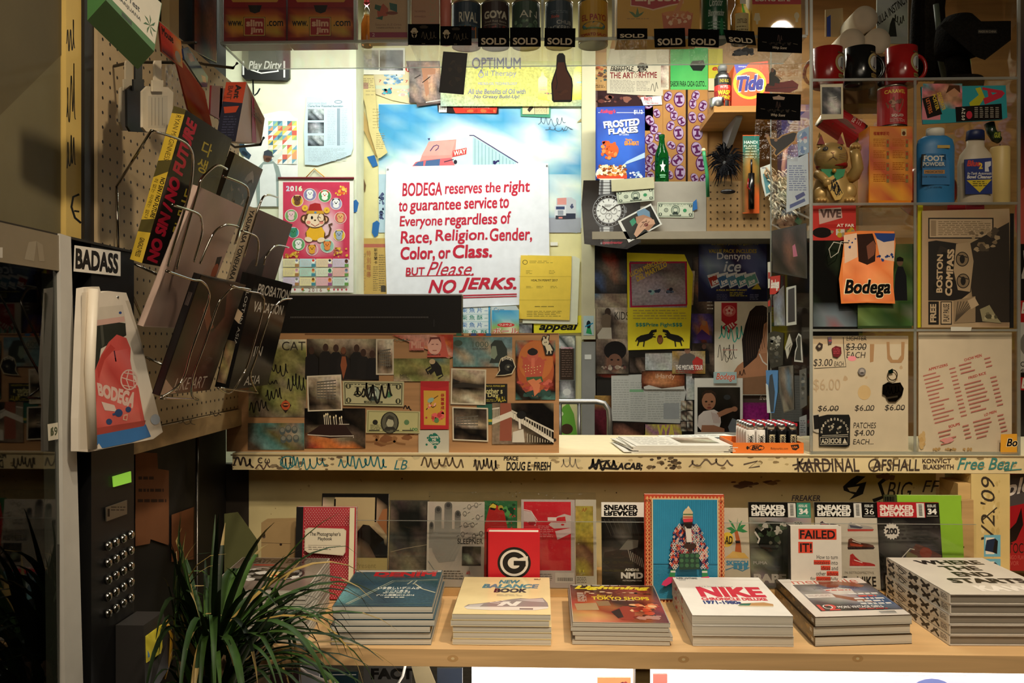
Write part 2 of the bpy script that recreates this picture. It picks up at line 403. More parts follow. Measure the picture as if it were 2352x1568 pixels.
# pale panel of the back wall, a hand's depth in front of it
struct(G(m='paint').box(-1.5,-.762,3.5,3.655,.3,2.95,'e8ecd2'),'wall_pale_panel')
g=G(m='paint').box(.178,.235,3.6,3.655,0,1.35,'8b8b88');struct(g,'trim_grey_post')
struct(G(m='paint').box(.178,.235,3.6,3.655,1.36,2.95,'cfc8a6'),'trim_upper_post')
struct(G(m='satin').box(.24,1.35,3.6,3.655,0,1.78,'15130f'),'door_1')
g=G(m='paint').box(-.805,1.75,2.2,2.67,1.011,1.055,'dcc896')
g.mesh([(-.803,2.202,1.0552),(1.74,2.202,1.0552),(1.74,2.668,1.0552),(-.803,2.668,1.0552)],[(0,1,2,3)],'e6d9b4','satin')
P=PY(2.2);g.plane(P)
RB='3a2e26';TE='2c6f72'
g.blots(530,1044,800,1080,40,['8c7a5a','6f5d44','b5a075'],3,12,4,.5)
g.blots(800,1044,1500,1080,45,['b8a374','c9b98c','9c8760'],3,14,5,.5)
g.blots(1480,1045,1570,1080,26,['4a3c2a','6d5a3c','8a7550'],3,10,6,.7)
g.blots(1560,1045,2340,1081,60,['b5a06e','cdbb8c','8f7a52'],2,11,7,.5)
g.t('C ω',592,1050,620,1064,RB,.03).sc(534,1048,585,1074,4,RB,3,10).sc(586,1064,622,1078,3,'5a4438',8,8)
g.sc(642,1047,690,1076,2.6,TE,11,16,2).ring(661,1061,18,15,2.5,TE).sc(688,1047,752,1078,2.6,TE,12,14)
g.sc(772,1046,892,1076,3,TE,14,24).t('LB',905,1056,936,1078,TE,.0,.3)
g.sc(962,1050,1070,1074,3.4,'5b4a34',17,20).sc(1085,1050,1145,1080,3.4,'4a3d2e',18,20)
g.t('PEACE',1157,1047,1191,1057,'181410',.035,.1).t('DOUG E. FRESH',1163,1060,1266,1080,'181410',.03,.15)
g.sc(1285,1050,1332,1076,2,'8a7c66',21,10).sc(1350,1054,1420,1078,5,'1c1712',23,12).t('ACAB;',1418,1062,1476,1080,'201a14',.05,.2)
g.ln([(1352,1075),(1380,1060),(1400,1056),(1378,1074),(1420,1076)],5,'1c1712')
g.sc(1575,1052,1690,1072,3,'6a5a48',26,12).ln([(1708,1066),(1740,1058),(1720,1074),(1745,1070)],3,'5a4c40')
g.t('KARDINAL',1830,1052,1974,1083,'43362c',.012,-.1).ln([(1820,1068),(1850,1062),(1910,1064)],3,'43362c').sc(1824,1058,1862,1082,4,'43362c',29,8)
g.t('AFSHALL',2004,1054,2112,1081,'43362c',.014,.1).ring(2008,1068,14,15,3,'43362c')
g.t('KONVICT',2118,1053,2184,1063,'4a3a30',.02).t('BLAKSMITH',2120,1066,2190,1077,'4a3a30',.02)
g.t('Free Bear',2198,1051,2336,1078,'3f8078',.01,.35).ln([(2306,1080),(2346,1077)],2.5,'3f8078')
g.p([(530,1043),(2352,1047),(2352,1050),(530,1046)],'8e7a52')
o=g.build('counter_board');tag(o,'cream painted counter board with a graffiti covered front edge','counter')
# painted panel under the counter, with its scrawls
g=G(m='paint').box(-.80,1.06,2.31,2.345,.721,1.01,'d3c18a').plane(PY(2.31))
g.blots(1660,1100,1800,1125,14,['6a5242','8d7558'],6,26,3,.35).blots(560,1090,2200,1200,50,['9c8a5c','54442f','b4a070'],1,4,9)
K='17130f'
g.p([(1955,1100),(1968,1092),(1988,1094),(1966,1112),(1990,1106),(1982,1134),(1950,1148),(1962,1135),(1938,1126),(1936,1117)],K)
g.p([(1946,1120),(1974,1116),(1966,1130),(1952,1128)],'d3c18a')
g.t('BIG',2036,1106,2096,1146,'2a211a',.0,.3).t('FF',2118,1103,2160,1130,'4a4038',-.01,.3)
g.ln([(2005,1150),(2030,1140),(2020,1110),(2042,1092)],9,K).t('FREAKER',1818,1137,1884,1150,'4a4450',.02,.2)
g.blots(2000,1086,2060,1100,6,['7c5a48'],4,10,2)
o=g.build('counter_backboard');tag(o,'cream counter back panel with black scrawls behind the magazine row','panel')
struct(G(m='paint').box(-.95,-.801,2.312,2.34,0,1.01,'2e261c'),'trim_counter_end')
g=G(m='paint').box(1.098,1.195,2.2,2.34,.721,1.01,'d6bd7c').plane(PY(2.2)).blots(2250,1090,2300,1340,26,['c3a968','c8ae6c','e2cf96'],2,6,3,2)
g.t("V2.'09",0,0,0,0,'3a3024',.0,.2,quad=[(2252,1240),(2252,1094),(2285,1094),(2285,1240)]).ln([(2255,1195),(2290,1165)],3,'3a3024')
for y in (1228,1283):
 g.r(2260,y,2298,y+50,'6fb0c4').r(2264,y+6,2284,y+44,'e8e0cc').p([(2266,y+12),(2286,y+8),(2280,y+40),(2262,y+36)],'1c2a44').p([(2286,y+8),(2292,y+14),(2290,y+44),(2280,y+40)],'16120f')
o=g.build('counter_post');tag(o,'cream end post of the counter with a dated pen tag','post')
g=G(m='wood').box(1.065,1.097,2.2,2.3,.721,.985,'c9a56a');struct(g,'trim_end_batten')
# book shelf and the lit compartment below it
g=G(m='wood').box(-.66,1.75,1.72,2.345,.685,.72,'d3ab76')
for x,y in ((1040,1512),(1570,1514),(1970,1512)):g.plane(PY(1.72)).e(x,y,13,8,'bf9560').e(x,y,4,3,'dcc08c')
o=g.build('display_shelf');tag(o,'thick plywood display shelf holding the book piles','shelf')
o=G(m='wood').box(-.62,.985,2.085,2.30,.7205,.738,'c79c62').build('magazine_ledge');tag(o,'low wooden ledge under the row of upright magazines','ledge')
g=G(m='clear').box(-.55,1.05,2.0795,2.0825,.7212,.905,'ffffff');g.box(-.55,1.05,2.079,2.083,.905,.9062,'fff','edge')
o=g.build('acrylic_guard');tag(o,'low clear acrylic strip standing before the upright magazines','guard')
o=G(m='wood').box(.195,.225,1.74,1.79,0,.684,'8d7446').build('shelf_post');tag(o,'short wooden upright under the display shelf','post')
o=G(m='wood').box(-.66,-.645,1.74,2.3,0,.684,'4a3a26').build('end_board');tag(o,'dark side board under the display shelf by the plant','post')
o=root('light_box','glowing white light box behind the lower compartment','light box',(.6,2.2,0))
G(m='lamp').box(-.18,1.6,2.24,2.25,.3,.684,'fffaf4').build('diffuser',o);G(m='satin').box(-.18,1.6,2.25,2.31,.28,.6845,'e8e4de').build('housing',o)
G(m='satin').box(-.64,1.7,1.8,2.236,.195,.2150,'d8d4cc').build('tray',o)
g=G(m='paint').box(-.859,-.84,1.9,1.95,2.025,2.95,'b59a68');struct(g,'trim_cream_strip')
g=G(PX(-.845),'gloss').slab([(446,-60),(498,-60),(498,145),(446,118)],'241814',.004).gr(0,0,0,0,['rbbr','rucr','raor','rbor','rpur'],dict(r='7a3418',b='1a1414',u='2c4a5c',c='2a2018',a='14100e',o='7a4830',p='3a2a3c'),quad=[(447,-58),(497,-58),(497,142),(447,117)])
tag(g.build('film_poster'),'dark film poster with a rust border above the drilled hardboard','poster')
# ================================================================ papers on the pale panel (depth 3.5)
D1=3.4985
def f(g):
 g.t('Play Dirty',571,140,647,164,'e8e8e4',.02,.25).ln([(576,160),(600,168),(640,163)],3,'e8e8e4').r(557,140,561,172,'ddd').r(651,140,655,178,'ddd')
o=sheet('plaque','black plaque with white script lettering hung on the pale panel','sign',[(556,112),(664,112),(664,178),(658,184),(562,182),(555,174)],D1-.02,'0c0c0c',f,.02,'satin')
g=G(m='metal');g.tube([px(581,184,D1-.012),px(582,216,D1-.012),px(585,219,D1-.03),px(591,214,D1-.05),px(597,203,D1-.06)],.003,'2c3440')
tag(g.build('wall_hook'),'small dark wire hook under the black plaque','hook')
def f(g):
 g.t('Learn more about',707,234,750,240,'8fa4b4').t('Charles River Watershed Association',707,241,788,246,'56697a',.02).ring(777,234,9,4,1.5,'6d8294')
 for i,(a,b) in enumerate([(250,276),(281,306),(311,335)]):
  g.gr(707,a,744,b,['ccddc','cbdcd','bcbdb','aabab']if i!=1 else ['abcba','bcdcb','acccb','bccdb'],dict(a='16191c',b='4a5258',c='8e989e',d='c2ccd2'))
 g.hl(752,252,771,334,22,'a9bccb',.3,4,4).r(774,249,781,334,'8da0ae').hl(784,250,798,334,22,'a9bccb',.3,6,4).hl(708,340,796,372,9,'b0c2cf',.3,7,5)
sheet('photocopy','pale blue photocopied notice with three grey pictures and a curled corner','paper',[(705,222),(808,224),(811,340),(806,355),(786,363),(730,380),(700,378),(698,300)],D1-.004,'c4dbe6',f)
def f(g):
 rr=random.Random(3);cs=['e6d36a','d96a5c','7bb2c8','a8c88a','f0e8d8','e8a878','dfe6e0','4f7f9c']
 for i in range(6):
  for j in range(9):
   x=616+i*11;y=278+j*11
   g.p([(x,y),(x+11,y),(x,y+11)],rr.choice(cs)).p([(x+11,y),(x+11,y+11),(x,y+11)],rr.choice(cs+['f4f4ee']*3))
 g.p([(592,474),(588,420),(592,385),(605,372),(628,370),(640,382),(648,412),(650,474)],'93a4a2').p([(598,474),(597,400),(605,378),(628,376),(634,400),(636,474)],'e8eef0')
 g.e(615,360,10,13,'6a4a3c').p([(606,356),(607,348),(616,344),(626,349),(627,357),(631,360),(607,357)],'3b4450').e(616,366,6,4,'4a3026')
sheet('portrait_poster','bright poster of a person in a cap before coloured triangles','poster',(560,272,684,476),D1-.002,'f2f6f4',f)
sheet('paper_scrap','white paper scrap above the portrait poster with triangles','paper',[(606,262),(640,255),(664,256),(672,266),(684,276),(606,282)],D1,'f6f6ee')
sheet('cut_out','dark blue printed cut-out half hidden by the wire racks','picture',[(546,320),(556,318),(566,345),(577,356),(572,366),(556,356),(546,340)],D1-.003,'31485a',lambda g:g.e(562,352,8,4,'1c2a38',a=.6))
# calendar scroll
o=root('wall_calendar','pink scroll calendar with a cartoon monkey hung by a yellow cord','calendar',px(726,672,D1-.006))
g=G(PY(D1-.006)).rs(640,410,812,672,'f2efe6',.001)
g.r(650,418,803,596,'d23c5c').gr(665,430,790,590,['aaaaa','abcba','abddb','abcda','aabaa'],dict(a='cf3a5a',b='dd6a80',c='eeb0bc',d='f4ccd4'),'paper',.02)
for i,(t_,c_) in enumerate(zip('2016',['cfd8ee','f2e8f0','cfe6d2','eef0d0'])):g.t(t_,657+i*9.6+(2.5 if t_=='1' else 0),427,665.5+i*9.6-(2.5 if t_=='1' else 0),439,c_,.05)
g.blots(768,424,800,452,22,['f0b040','f4d060','e86a30'],2,6,5)
for x,y,rr_,c_ in [(712,447,15,'8f86b8'),(746,450,15,'4f9a5a'),(772,468,14,'a7a2cc'),(683,461,14,'e0b43c'),(669,495,15,'7fae6c'),(782,500,14,'e06a70'),(674,534,13,'4d9ab0'),(779,540,14,'e8c040'),(686,561,15,'6fae70'),(717,573,14,'e29aa8'),(752,565,16,'9cc8b8')]:
 g.e(x,y,rr_,rr_*.98,c_,18).ring(x,y,rr_,rr_*.98,1.2,'efe8dc')
hh=[('f4f4f4','8a8aa0'),('fafaf0','d84830'),('f6f6f8','202028'),('6e4630','4a2c1e'),('eec8cc','c890a0'),('e8b078','c06030'),('3f8f6a','2f6f50'),('a8b4c4','606a80'),('f6f6f2','888'),('e8a83c','7a4a20'),('e89048','b85c20')]
for i,(x,y) in enumerate([(712,445),(746,448),(772,466),(683,459),(669,494),(782,499),(674,533),(779,539),(686,560),(717,571),(752,563)]):
 a,b=hh[i];g.e(x,y+6,7,6,a,12).e(x-6,y-6,3,4,b,8).e(x+6,y-6,3,4,b,8).e(x,y-2,8,7,a,14).e(x-3,y-2,1,1.4,'222',6).e(x+3,y-2,1,1.4,'222',6).e(x,y+1,2.4,1.4,b,8)
# the monkey
BRN='5c3a24';FACE='f6dcbc'
g.ln([(742,548),(756,540),(760,525),(756,516),(764,514)],4,BRN)
g.e(700,502,9,9,BRN).e(747,504,9,9,BRN).e(700,502,5.5,5.5,'f0b890').e(747,504,5.5,5.5,'f0b890')
g.p([(706,553),(702,535),(710,522),(740,522),(748,536),(746,552)],BRN).p([(705,550),(704,532),(714,520),(738,520),(746,532),(744,548),(726,552)],'f2b82c')
g.e(709,550,9,5.5,FACE,a=.3).e(738,551,9,5.5,FACE,a=-.2).e(724,504,25,21,BRN).e(717,500,11,12,FACE).e(733,500,11,12,FACE).e(724,509,22,13,FACE)
g.e(709,511,5,4,'ef8f80').e(739,511,5,4,'ef8f80').e(717,500,2.6,4,'1c1210').ln([(729,501),(733,498),(737,501)],1.6,'1c1210').e(724,506,2.6,1.8,BRN).ln([(715,514),(724,520),(734,514)],1.6,'a03020').ring(738,500,8,10,1.5,BRN)
g.p([(708,488),(712,470),(724,466),(736,468),(742,488)],'b02a2a').p([(704,491),(745,491),(743,484),(706,484)],'d8a030').e(701,478,7,7,'f0c040').e(751,483,7,7,'f0c040').e(701,478,2,2,'c88820').e(751,483,2,2,'c88820').e(725,488,3,2.4,'5a90c0')
g.blots(652,575,690,594,18,['e8c048','d89830','c87838'],2,5,8).blots(764,565,802,595,18,['e8c048','d89830','b85a30'],2,5,9)
cm=['e8e0b0','c0dce4','f0d8b0','d8c8e0','f0e0a0','b8e0d0','e4ecd0','f0b8b0','d8c8e4','f0e4b0','f0b8c0','cfe6d8']
for i in range(12):
 x=651+(i%4)*38;y=594+(i//4)*21.5;g.r(x,y,x+36,y+19,cm[i]).hl(x+3,y+4,x+26,y+17,5,'c8b8b0',.35,i,3).e(x+31,y+6,4,5,hh[i%11][0],8).e(x+31,y+4,3,3,hh[i%11][1],8).r(x+27,y+12,x+36,y+19,['b08050','4a90a0','a06090','70a050'][i%4])
g.t('2 0 1 6',709,662,740,670,'8a5048',.01)
for x in (668,678,768,777,786,796):g.p([(x-2.5,665),(x,661.5),(x+2.5,665),(x,668.5)],'c04a58')
g.blots(692,659,702,671,6,['d8a040','70a850','c05040'],2,4,1).blots(748,659,760,671,6,['d8a040','70a850','c05040'],2,4,2)
g.build('scroll_sheet',o)
G(m='satin').tube([px(639,409,D1-.008),px(813,409,D1-.008)],.005,'7a2430').build('hanging_rod',o)
G().tube([px(702,408,D1-.008),px(722,387,D1-.004),px(747,408,D1-.008)],.002,'e0a030').build('cord',o)
# ================================================================ papers on the cream wall (depth 3.66)
D2=3.657
sheet('news_photo','white newspaper page with photographs over the coupon flyer','paper',(826,110,930,171),D2-.003,'eeece0',lambda g:g.gr(830,115,870,160,['abc','bca','cba'],dict(a='555',b='999',c='ccc')).gr(872,115,926,162,['cbb','aab','bca'],dict(a='303030',b='6a6a66',c='aaa')))
def f(g):
 g.e(941,158,10,8,'c23a34').t('19',935,153,948,163,'f4ece0',.04).t('7',870,183,876,189,'b84038').t('7',931,184,937,190,'b84038').e(957,195,6,5,'c04a3e')
 g.r(862,196,962,204,'cfd8c0').blots(876,168,930,196,26,['8ab0cc','6a94bc','c2d4dc','e0e4d8'],4,9,2,.6).blots(874,200,902,221,22,['5ab8c8','3e98a8','d05038','4870a8'],2,6,3).blots(906,202,950,222,14,['c8d0c0','d8b8b0','e8e4d0'],3,9,4,.5).blots(932,208,950,226,8,['b0c8a8','98b8b0'],3,6,5)
sheet('coupon_flyer','cream supermarket coupon flyer taped above the truck poster','flyer',[(858,150),(966,150),(966,240),(940,238),(900,230),(868,218),(858,214)],D2-.002,'dccfa8',f)
def f(g):g.hl(840,200,862,225,3,'b0a078',.2,2).hl(856,250,872,300,7,'a89868',.2,3,5).hl(864,306,884,345,8,'8f8258',.25,4,5).r(831,190,846,204,'b08a78').hl(832,180,858,200,5,'8a7a60',.3,5,5)
sheet('till_receipt','long curling till receipt hanging beside the truck poster','receipt',[(828,172),(858,174),(862,206),(866,290),(890,350),(874,362),(868,364),(848,300),(840,245),(829,206)],D2-.012,'d9c98e',f,.002)
sheet('receipt_strip','tan paper strip curling behind the long receipt','receipt',[(820,260),(834,250),(852,300),(874,364),(862,356),(836,300)],D2-.004,'c3a56a',None,.001)
TB='2f6cb0'
for i,(q,w_) in enumerate([([(843,360),(860,356),(868,380),(856,384)],'beside the lower end of the long receipt'),([(811,462),(818,458),(824,466),(820,486),(813,488)],'on the panel edge right of the scroll calendar'.replace('right of','by')),([(856,512),(866,506),(872,512),(868,540),(860,545),(854,534)],'at the lower corner of the truck poster')]):
 sheet('masking_tape','blue masking tape piece '+w_,'tape',q,(D1-.001 if i==1 else D2-.001),TB,None,.0006,'paper','blue masking tape pieces')
sheet('tape_scrap','tiny black tape scrap beside the long receipt','tape',[(822,256),(831,253),(831,260),(823,262)],D2-.001,'26221c')
sheet('wood_chip','small brown wooden tag on the cream wall by the calendar','tag',[(818,388),(828,387),(840,425),(838,440),(818,400)],D2-.004,'6b4f30',None,.01,'wood')
def f(g):
 g.gr(940,142,1018,236,['bbbdbbb','babddda','bbbcdca','abcddba','bcbcdab','acbdcba','aababba'],dict(a='3a2c2a',b='7c6c66',c='a68672',d='c89878')).p([(968,156),(975,152),(1000,158),(1000,170),(982,172),(986,215),(978,222)],'b88468').ln([(952,180),(966,172)],2,'2a2422').ln([(970,190),(988,176)],2,'2a2422').ln([(978,235),(1015,229)],2,'e0d8d0')
sheet('magazine_photo','grey photograph of bare legs hung above the truck poster','photograph',[(932,140),(1020,140),(1020,236),(962,244),(958,246),(950,200)],D2-.010,'5e4e4a',f)
def f(g):
 g.gr(1012,150,1348,244,['cbaaaabbb','bbaaaaabb','cbaaaaaab','dccbbbbcd'],dict(a='d3d266',b='cfd389',c='c3d0a4',d='a9c4b4'),'photo',.04)
 B='3a3566';g.t('OPTIMUM',1084,132,1196,158,B,.01).t('il Therapy',1115,162,1186,178,B,.0).t('MICRO-OIL TECHNOLOGY',1098,189,1188,195,B,.02)
 g.t('All the Benefits of Oil with',1075,204,1207,216,B,.02,.15).t('No Greasy Build-Up!',1089,218,1193,228,B,.02,.15).ring(1105,172,6.5,6.5,2,B).p([(1100,168),(1105,158),(1110,168),(1105,164)],B)
 g.p([(1236,180),(1243,174),(1243,164),(1250,164),(1250,174),(1257,180),(1257,228),(1266,232),(1236,228)],'e6dc3a').p([(1320,158),(1328,150),(1346,152),(1346,228),(1310,230),(1310,200)],'e6dc3a').hl(1240,186,1254,222,8,'8a8440',.25,3,3).hl(1326,166,1342,200,7,'8a8440',.25,4,3).r(1238,205,1256,208,'d89048').r(1325,187,1343,191,'58b898').blots(1250,210,1270,218,5,['c86a30','604020'],2,4,1)
sheet('sample_pouch','glossy yellow-green hair oil pouch pinned above the truck poster','pouch',[(1010,140),(1350,140),(1350,160),(1346,236),(1338,243),(1270,240),(1215,236),(1190,244),(1110,243),(1055,238),(1020,236)],D2-.014,'cdd08a',f,.004,'gloss')
def f(g):
 pal=dict(a='4d9fd0',b='7fb9d8',c='b4d6e2',d='e2eee8',e='f2f0e0',f='5f8fb8',g='9ab4c4')
 g.gr(870,240,1334,400,['abaabbccbbbcdd','aaabaaababbccd','abaabcbaabccdd','aaabcddcbcdaad','babbdeeedcdbcd','cbbcdeeeeddddc','acdddeeeddeddb','cddeeddddddcba','eeeeddddeecbab'],pal,'paper',.05)
 g.gr(1255,400,1334,534,['ccb','cdd','ddc','dec','fgg','ghh'],dict(pal,h='a9aeb8',g='9fb0c0'),'paper',.03).r(870,400,900,534,'b9d4e4').blots(868,440,884,505,26,['24304c','46507a','5a6a8c'],2,6,4).r(1258,500,1334,534,'a5a8b4')
    # cab and box of the big truck
 g.p([(1048,322),(1085,312),(1185,372),(1190,400),(1048,400)],'b4d4da').p([(985,340),(1048,318),(1086,312),(1086,400),(1020,400)],'cfe4e4')
 for i in range(12):g.ln([(1091+i*8,318+i*5),(1091+i*8,400)],1.3,'7fa8b8')
 g.ln([(1078,311),(1088,311),(1190,374)],2.4,'4a4a78').blots(1130,366,1148,380,4,['2a2660'],3,6,3)
 g.p([(960,382),(968,360),(985,325),(1048,320),(1046,345),(1040,360),(1034,382)],'e69a92').p([(968,358),(985,326),(1046,322),(1036,356)],'eaa8a0').p([(945,384),(955,372),(975,368),(1036,362),(1046,382),(1046,400),(946,400)],'d86a72').p([(950,380),(960,372),(973,370),(972,382)],'4d6a98').p([(976,381),(979,369),(1011,365),(1009,381)],'4d6a98').e(1046,372,4,5,'2a2434').ln([(1020,372),(1042,366)],2,'3a2c44').p([(982,318),(988,317),(986,323)],'3a3a70')
 g.ln([(988,347),(996,336),(1003,333),(1008,335),(1006,341),(1000,346)],2,'4a3c70').p([(1040,346),(1072,339),(1071,354),(1039,361)],'d04a48').t('WAY',1042,342,1070,356,'f4ece0',.03,0,None,[(1042,347),(1070,341),(1070,352),(1042,358)])
    # the small truck driving up
 g.p([(1278,455),(1312,453),(1323,460),(1323,500),(1278,500)],'c9cdd6').p([(1280,455),(1301,454),(1301,470),(1280,470)],'e29a92').r(1274,472,1300,500,'e0e2e8').r(1277,474,1297,481,'3d4a70').r(1281,483,1294,494,'9aa0ac').r(1276,495,1300,503,'3a3c48').p([(1300,490),(1322,490),(1322,502),(1300,503)],'34384a').r(1283,498,1292,502,'d88880').blots(1306,466,1320,484,4,['4a5070'],2,4,6)
 g.sc(1233,268,1300,290,1.2,'566a80',3,16).sc(1252,290,1315,302,1.2,'566a80',4,12).ln([(1293,302),(1300,290),(1316,298)],1.2,'566a80')
o=sheet('truck_poster','large faded poster of a pink truck under a cloudy sky','poster',[(869,238),(1335,241),(1336,522),(1326,535),(1262,530),(870,530)],D2,'cfe2ea',f)
def f(g):g.r(1003,239,1024,256,'e8e4dc').blots(1006,240,1022,254,0,['000'],1,2)
def f(g):
 g.r(1008,242,1026,258,'ece8e0')
 for i in range(9):g.r(1009+i*1.8,243,1009.9+i*1.8,252,'222')
 g.p([(1040,246),(1090,248),(1142,246),(1140,260),(1046,260)],'cf3a2a').t('chronic thats in everything',1064,245,1124,249,'e8d8c0',.0).blots(1060,250,1140,260,14,['e86a3a','b8301c'],2,6,4)
sheet('sticker_card','black and red barcode card tucked under the yellow-green pouch','card',[(1004,232),(1020,230),(1046,240),(1145,240),(1145,261),(1034,259),(1006,256)],D2-.005,'2a1a18',f)
def f(g):
 g.r(1200,244,1261,262,'e0cfa0').p([(1211,252),(1220,240),(1226,246),(1216,258)],'3a3230').hl(1230,246,1256,260,5,'8a8060',.3,2,4).ln([(1228,243),(1228,262)],1,'3a3a30').ln([(1200,263),(1256,263),(1256,245)],1,'20403a')
sheet('ticket','green edged paper ticket pinned on the upper part of the truck poster','ticket',[(1196,240),(1265,243),(1264,270),(1196,267)],D2-.004,'4a9478',f)
sheet('tape_strip','tan tape strip on the corner of the truck poster','tape',[(1335,248),(1355,246),(1354,276),(1325,281),(1335,272)],D2-.004,'b8a87c')
def f(g):
 RD='c4283f'
 for s,x0,y0,x1,y1,b in [('BODEGA',924,419,1015,450,.022),('reserves',1022,426,1107,445,.02),('the',1114,418,1150,442,.02),('right',1157,414,1217,450,.02),('to',916,463,936,486,.02),('guarantee',941,461,1059,491,.02),('service',1066,453,1142,479,.024),('to',1147,453,1169,478,.02),('Everyone',918,495,1016,526,.02),('regardless',1022,490,1142,524,.022),('of',1150,485,1174,514,.02),('Race,',920,530,992,563,.02),('Religion.',1000,526,1120,560,.02),('Gender,',1125,523,1222,557,.02),('Color,',920,566,999,600,.03),('or',1007,574,1035,594,.025),('Class.',1040,561,1130,592,.03),('BUT',932,614,976,632,.02)]:
  dy=(x1-x0)*.012
  g.t(s,0,0,0,0,RD,b,.08,None,[(x0,y0+dy),(x1,y0-dy),(x1,y1-dy),(x0,y1+dy)])
 g.t('Please.',980,601,1088,633,RD,.0,.45).ln([(932,634),(1088,631)],1.6,RD)
 g.t('NO',984,642,1048,673,RD,.03,.3).t('JERKS.',1054,637,1186,672,RD,.03,.3).ln([(1000,680),(1187,675)],2.6,RD).ln([(1000,685),(1187,680)],2.2,RD)
o=sheet('house_rule_sign','large white paper sign with hand lettered red writing','sign',[(887,383),(1259,375),(1262,586),(1262,700),(1190,700),(1060,706),(889,700),(884,540)],D2-.006,'eceef6',f,.0012)
for i,(x,y,w_) in enumerate([(891,388,'at the upper corner of the white sign by the receipt'),(1256,380,'at the upper corner of the white sign by the small truck')]):
 g=G(m='metal').ball(px(x,y,D2-.009),.004,'b8b8bc',n=10,k=6);tag(g.build('push_pin'),'tiny steel push pin '+w_,'pin','pins of the white sign')
def f(g):
 g.r(830,560,886,568,'b86a58')
 for i,c_ in enumerate('斯里蘭卡'):g.t(c_,859,570+i*9.5,867,578+i*9.5,'2a2420',.01)
 for i in range(4):g.t('特別報導'[i],842,575+i*16,852,589+i*16,'b07850',.02)
 g.hl(870,585,884,670,16,'8a7850',.3,3,3).hl(857,612,868,670,12,'8a7850',.3,5,3).t('Thinks Sri Lanka',0,0,0,0,'a08860',.0,0,None,[(840,580),(840,668),(833,668),(833,580)]).r(875,656,886,670,'4a4438')
sheet('foreign_newspaper','yellowed newspaper with upright characters behind the white sign','newspaper',(826,547,892,690),D2-.002,'c9a860',f)
sheet('paper_note','small white paper note taped beside the white sign','paper',(1264,556,1281,564),D2-.001,'f0ece0')
sheet('plain_sheet','blank white sheet showing behind the yellow permit','paper',[(1212,585),(1320,588),(1332,594),(1326,745),(1200,742)],D2-.008,'dcdcc6')
def f(g):
 g.ring(1206,602,6,5.5,1.4,'6a6030').hl(1216,599,1270,606,2,'8a7c34',.3,1,9).hl(1208,621,1222,631,3,'8a7c34',.3,2,5).hl(1261,621,1275,631,3,'8a7c34',.3,3,5).t('HEALTH PERMIT 2017',1220,641,1281,646,'5a5024',.025)
 for x in (1208,1232,1264):g.hl(x,657,x+16,663,2,'8a7c34',.3,x,6)
 g.hl(1228,703,1272,706,1,'7a6c2c',.5,5,7).hl(1210,714,1290,729,4,'8a7c34',.3,6,7).r(1192,634,1312,635,'d8bc48').r(1192,688,1312,689,'d8bc48')
sheet('permit','yellow permit sheet overlapping the white sign','paper',[(1196,586),(1313,588),(1312,636),(1308,735),(1192,732)],D2-.012,'edcb4e',f)
def f(g):
 for j,(s,c_) in enumerate([('柴 魚 片 –','3a78b8'),('柴 魚 酥 –','2a8a78'),('柴 魚 片 –','3a78b8'),('柴 魚 酥','2a8a78')]):g.t(s,1060,706+j*17,1120,718+j*17,c_,.01).r(1050,721+j*17,1126,722+j*17,'8ab8c8')
 g.r(1122,700,1126,765,'3f98c8')
sheet('menu_sheet','white price sheet with blue and green brush characters','paper',(1040,698,1127,790),D2-.003,'dde8ea',f)
def f(g):
 g.gr(1130,712,1192,770,['aaab','abbb','ddcd','eece'],dict(a='3fa0d0',b='7cc0d8',c='e8e4c0',d='90b868',e='d05a48'),'gloss',.05).t('Csー',1134,706,1158,717,'6a98b8').e(1162,746,20,5,'d03a38').t('つぶやぶ',1146,743,1176,748,'f0e0d0').t('ボール',1132,752,1190,768,'e8e0d0',.06).t('ボール',1132,752,1190,768,'c83038',.0)
sheet('snack_bag','blue and red foil snack bag under the yellow permit','snack bag',[(1128,704),(1186,702),(1192,712),(1190,775),(1130,775)],D2-.02,'c8d4d8',f,.015,'gloss')
sheet('grey_clipping','small grey news clipping under the yellow permit','paper',(1188,740,1226,775),D2-.004,'8a8878',lambda g:g.gr(1192,744,1222,772,['abc','cba','abb'],dict(a='444',b='888',c='bbb')))
sheet('magazine_cover','yellow magazine cover with slanted black lettering under the permit','poster',[(1206,735),(1335,724),(1335,764),(1206,768)],D2-.004,'e4d832',lambda g:g.t('appeal',1238,741,1328,763,'14120c',.04,.3).t('mega',1234,728,1290,741,'14120c',.05,.3))
def f(g):
 g.gr(1284,772,1320,800,['abca','cabc','bcab'],dict(a='3a4844',b='a8b0a8',c='d8d8d0')).r(1286,800,1318,872,'3d2c22').t('Contents:',1288,795,1316,801,'e8a8b8',.02).hl(1290,806,1314,868,12,'8a7060',.25,3,5).gr(1284,874,1320,914,['abba','acca','bccb'],dict(a='3a3c3c',b='7a7c7c',c='c8c8c8')).e(1302,900,9,8,'e0e0dc')
sheet('magazine_page','dark magazine contents page beside the photo covered box','page',(1284,770,1322,916),D2-.003,'6a6e68',f)
sheet('green_figure','flat green cut-out behind the grey chair','cut-out',[(1284,960),(1292,935),(1306,925),(1318,950),(1326,1000),(1284,1005)],D2-.01,'6aa83c',lambda g:g.e(1302,985,14,12,'4a3020').e(1290,950,4,5,'d8e8b0'),.004)
g=G(PY(3.599)).rs(1340,725,1364,770,'b8cfd0',.001).p([(1346,765),(1352,735),(1360,768)],'30a060').e(1352,745,5,9,'14202a').ln([(1344,750),(1362,742)],3,'2a88b0');tag(g.build('sticker_print'),'small blue and green print on the grey post','sticker')
sheet('white_label','tiny white label on the grey post','label',(1343,814,1358,825),3.599,'d8d8d4')
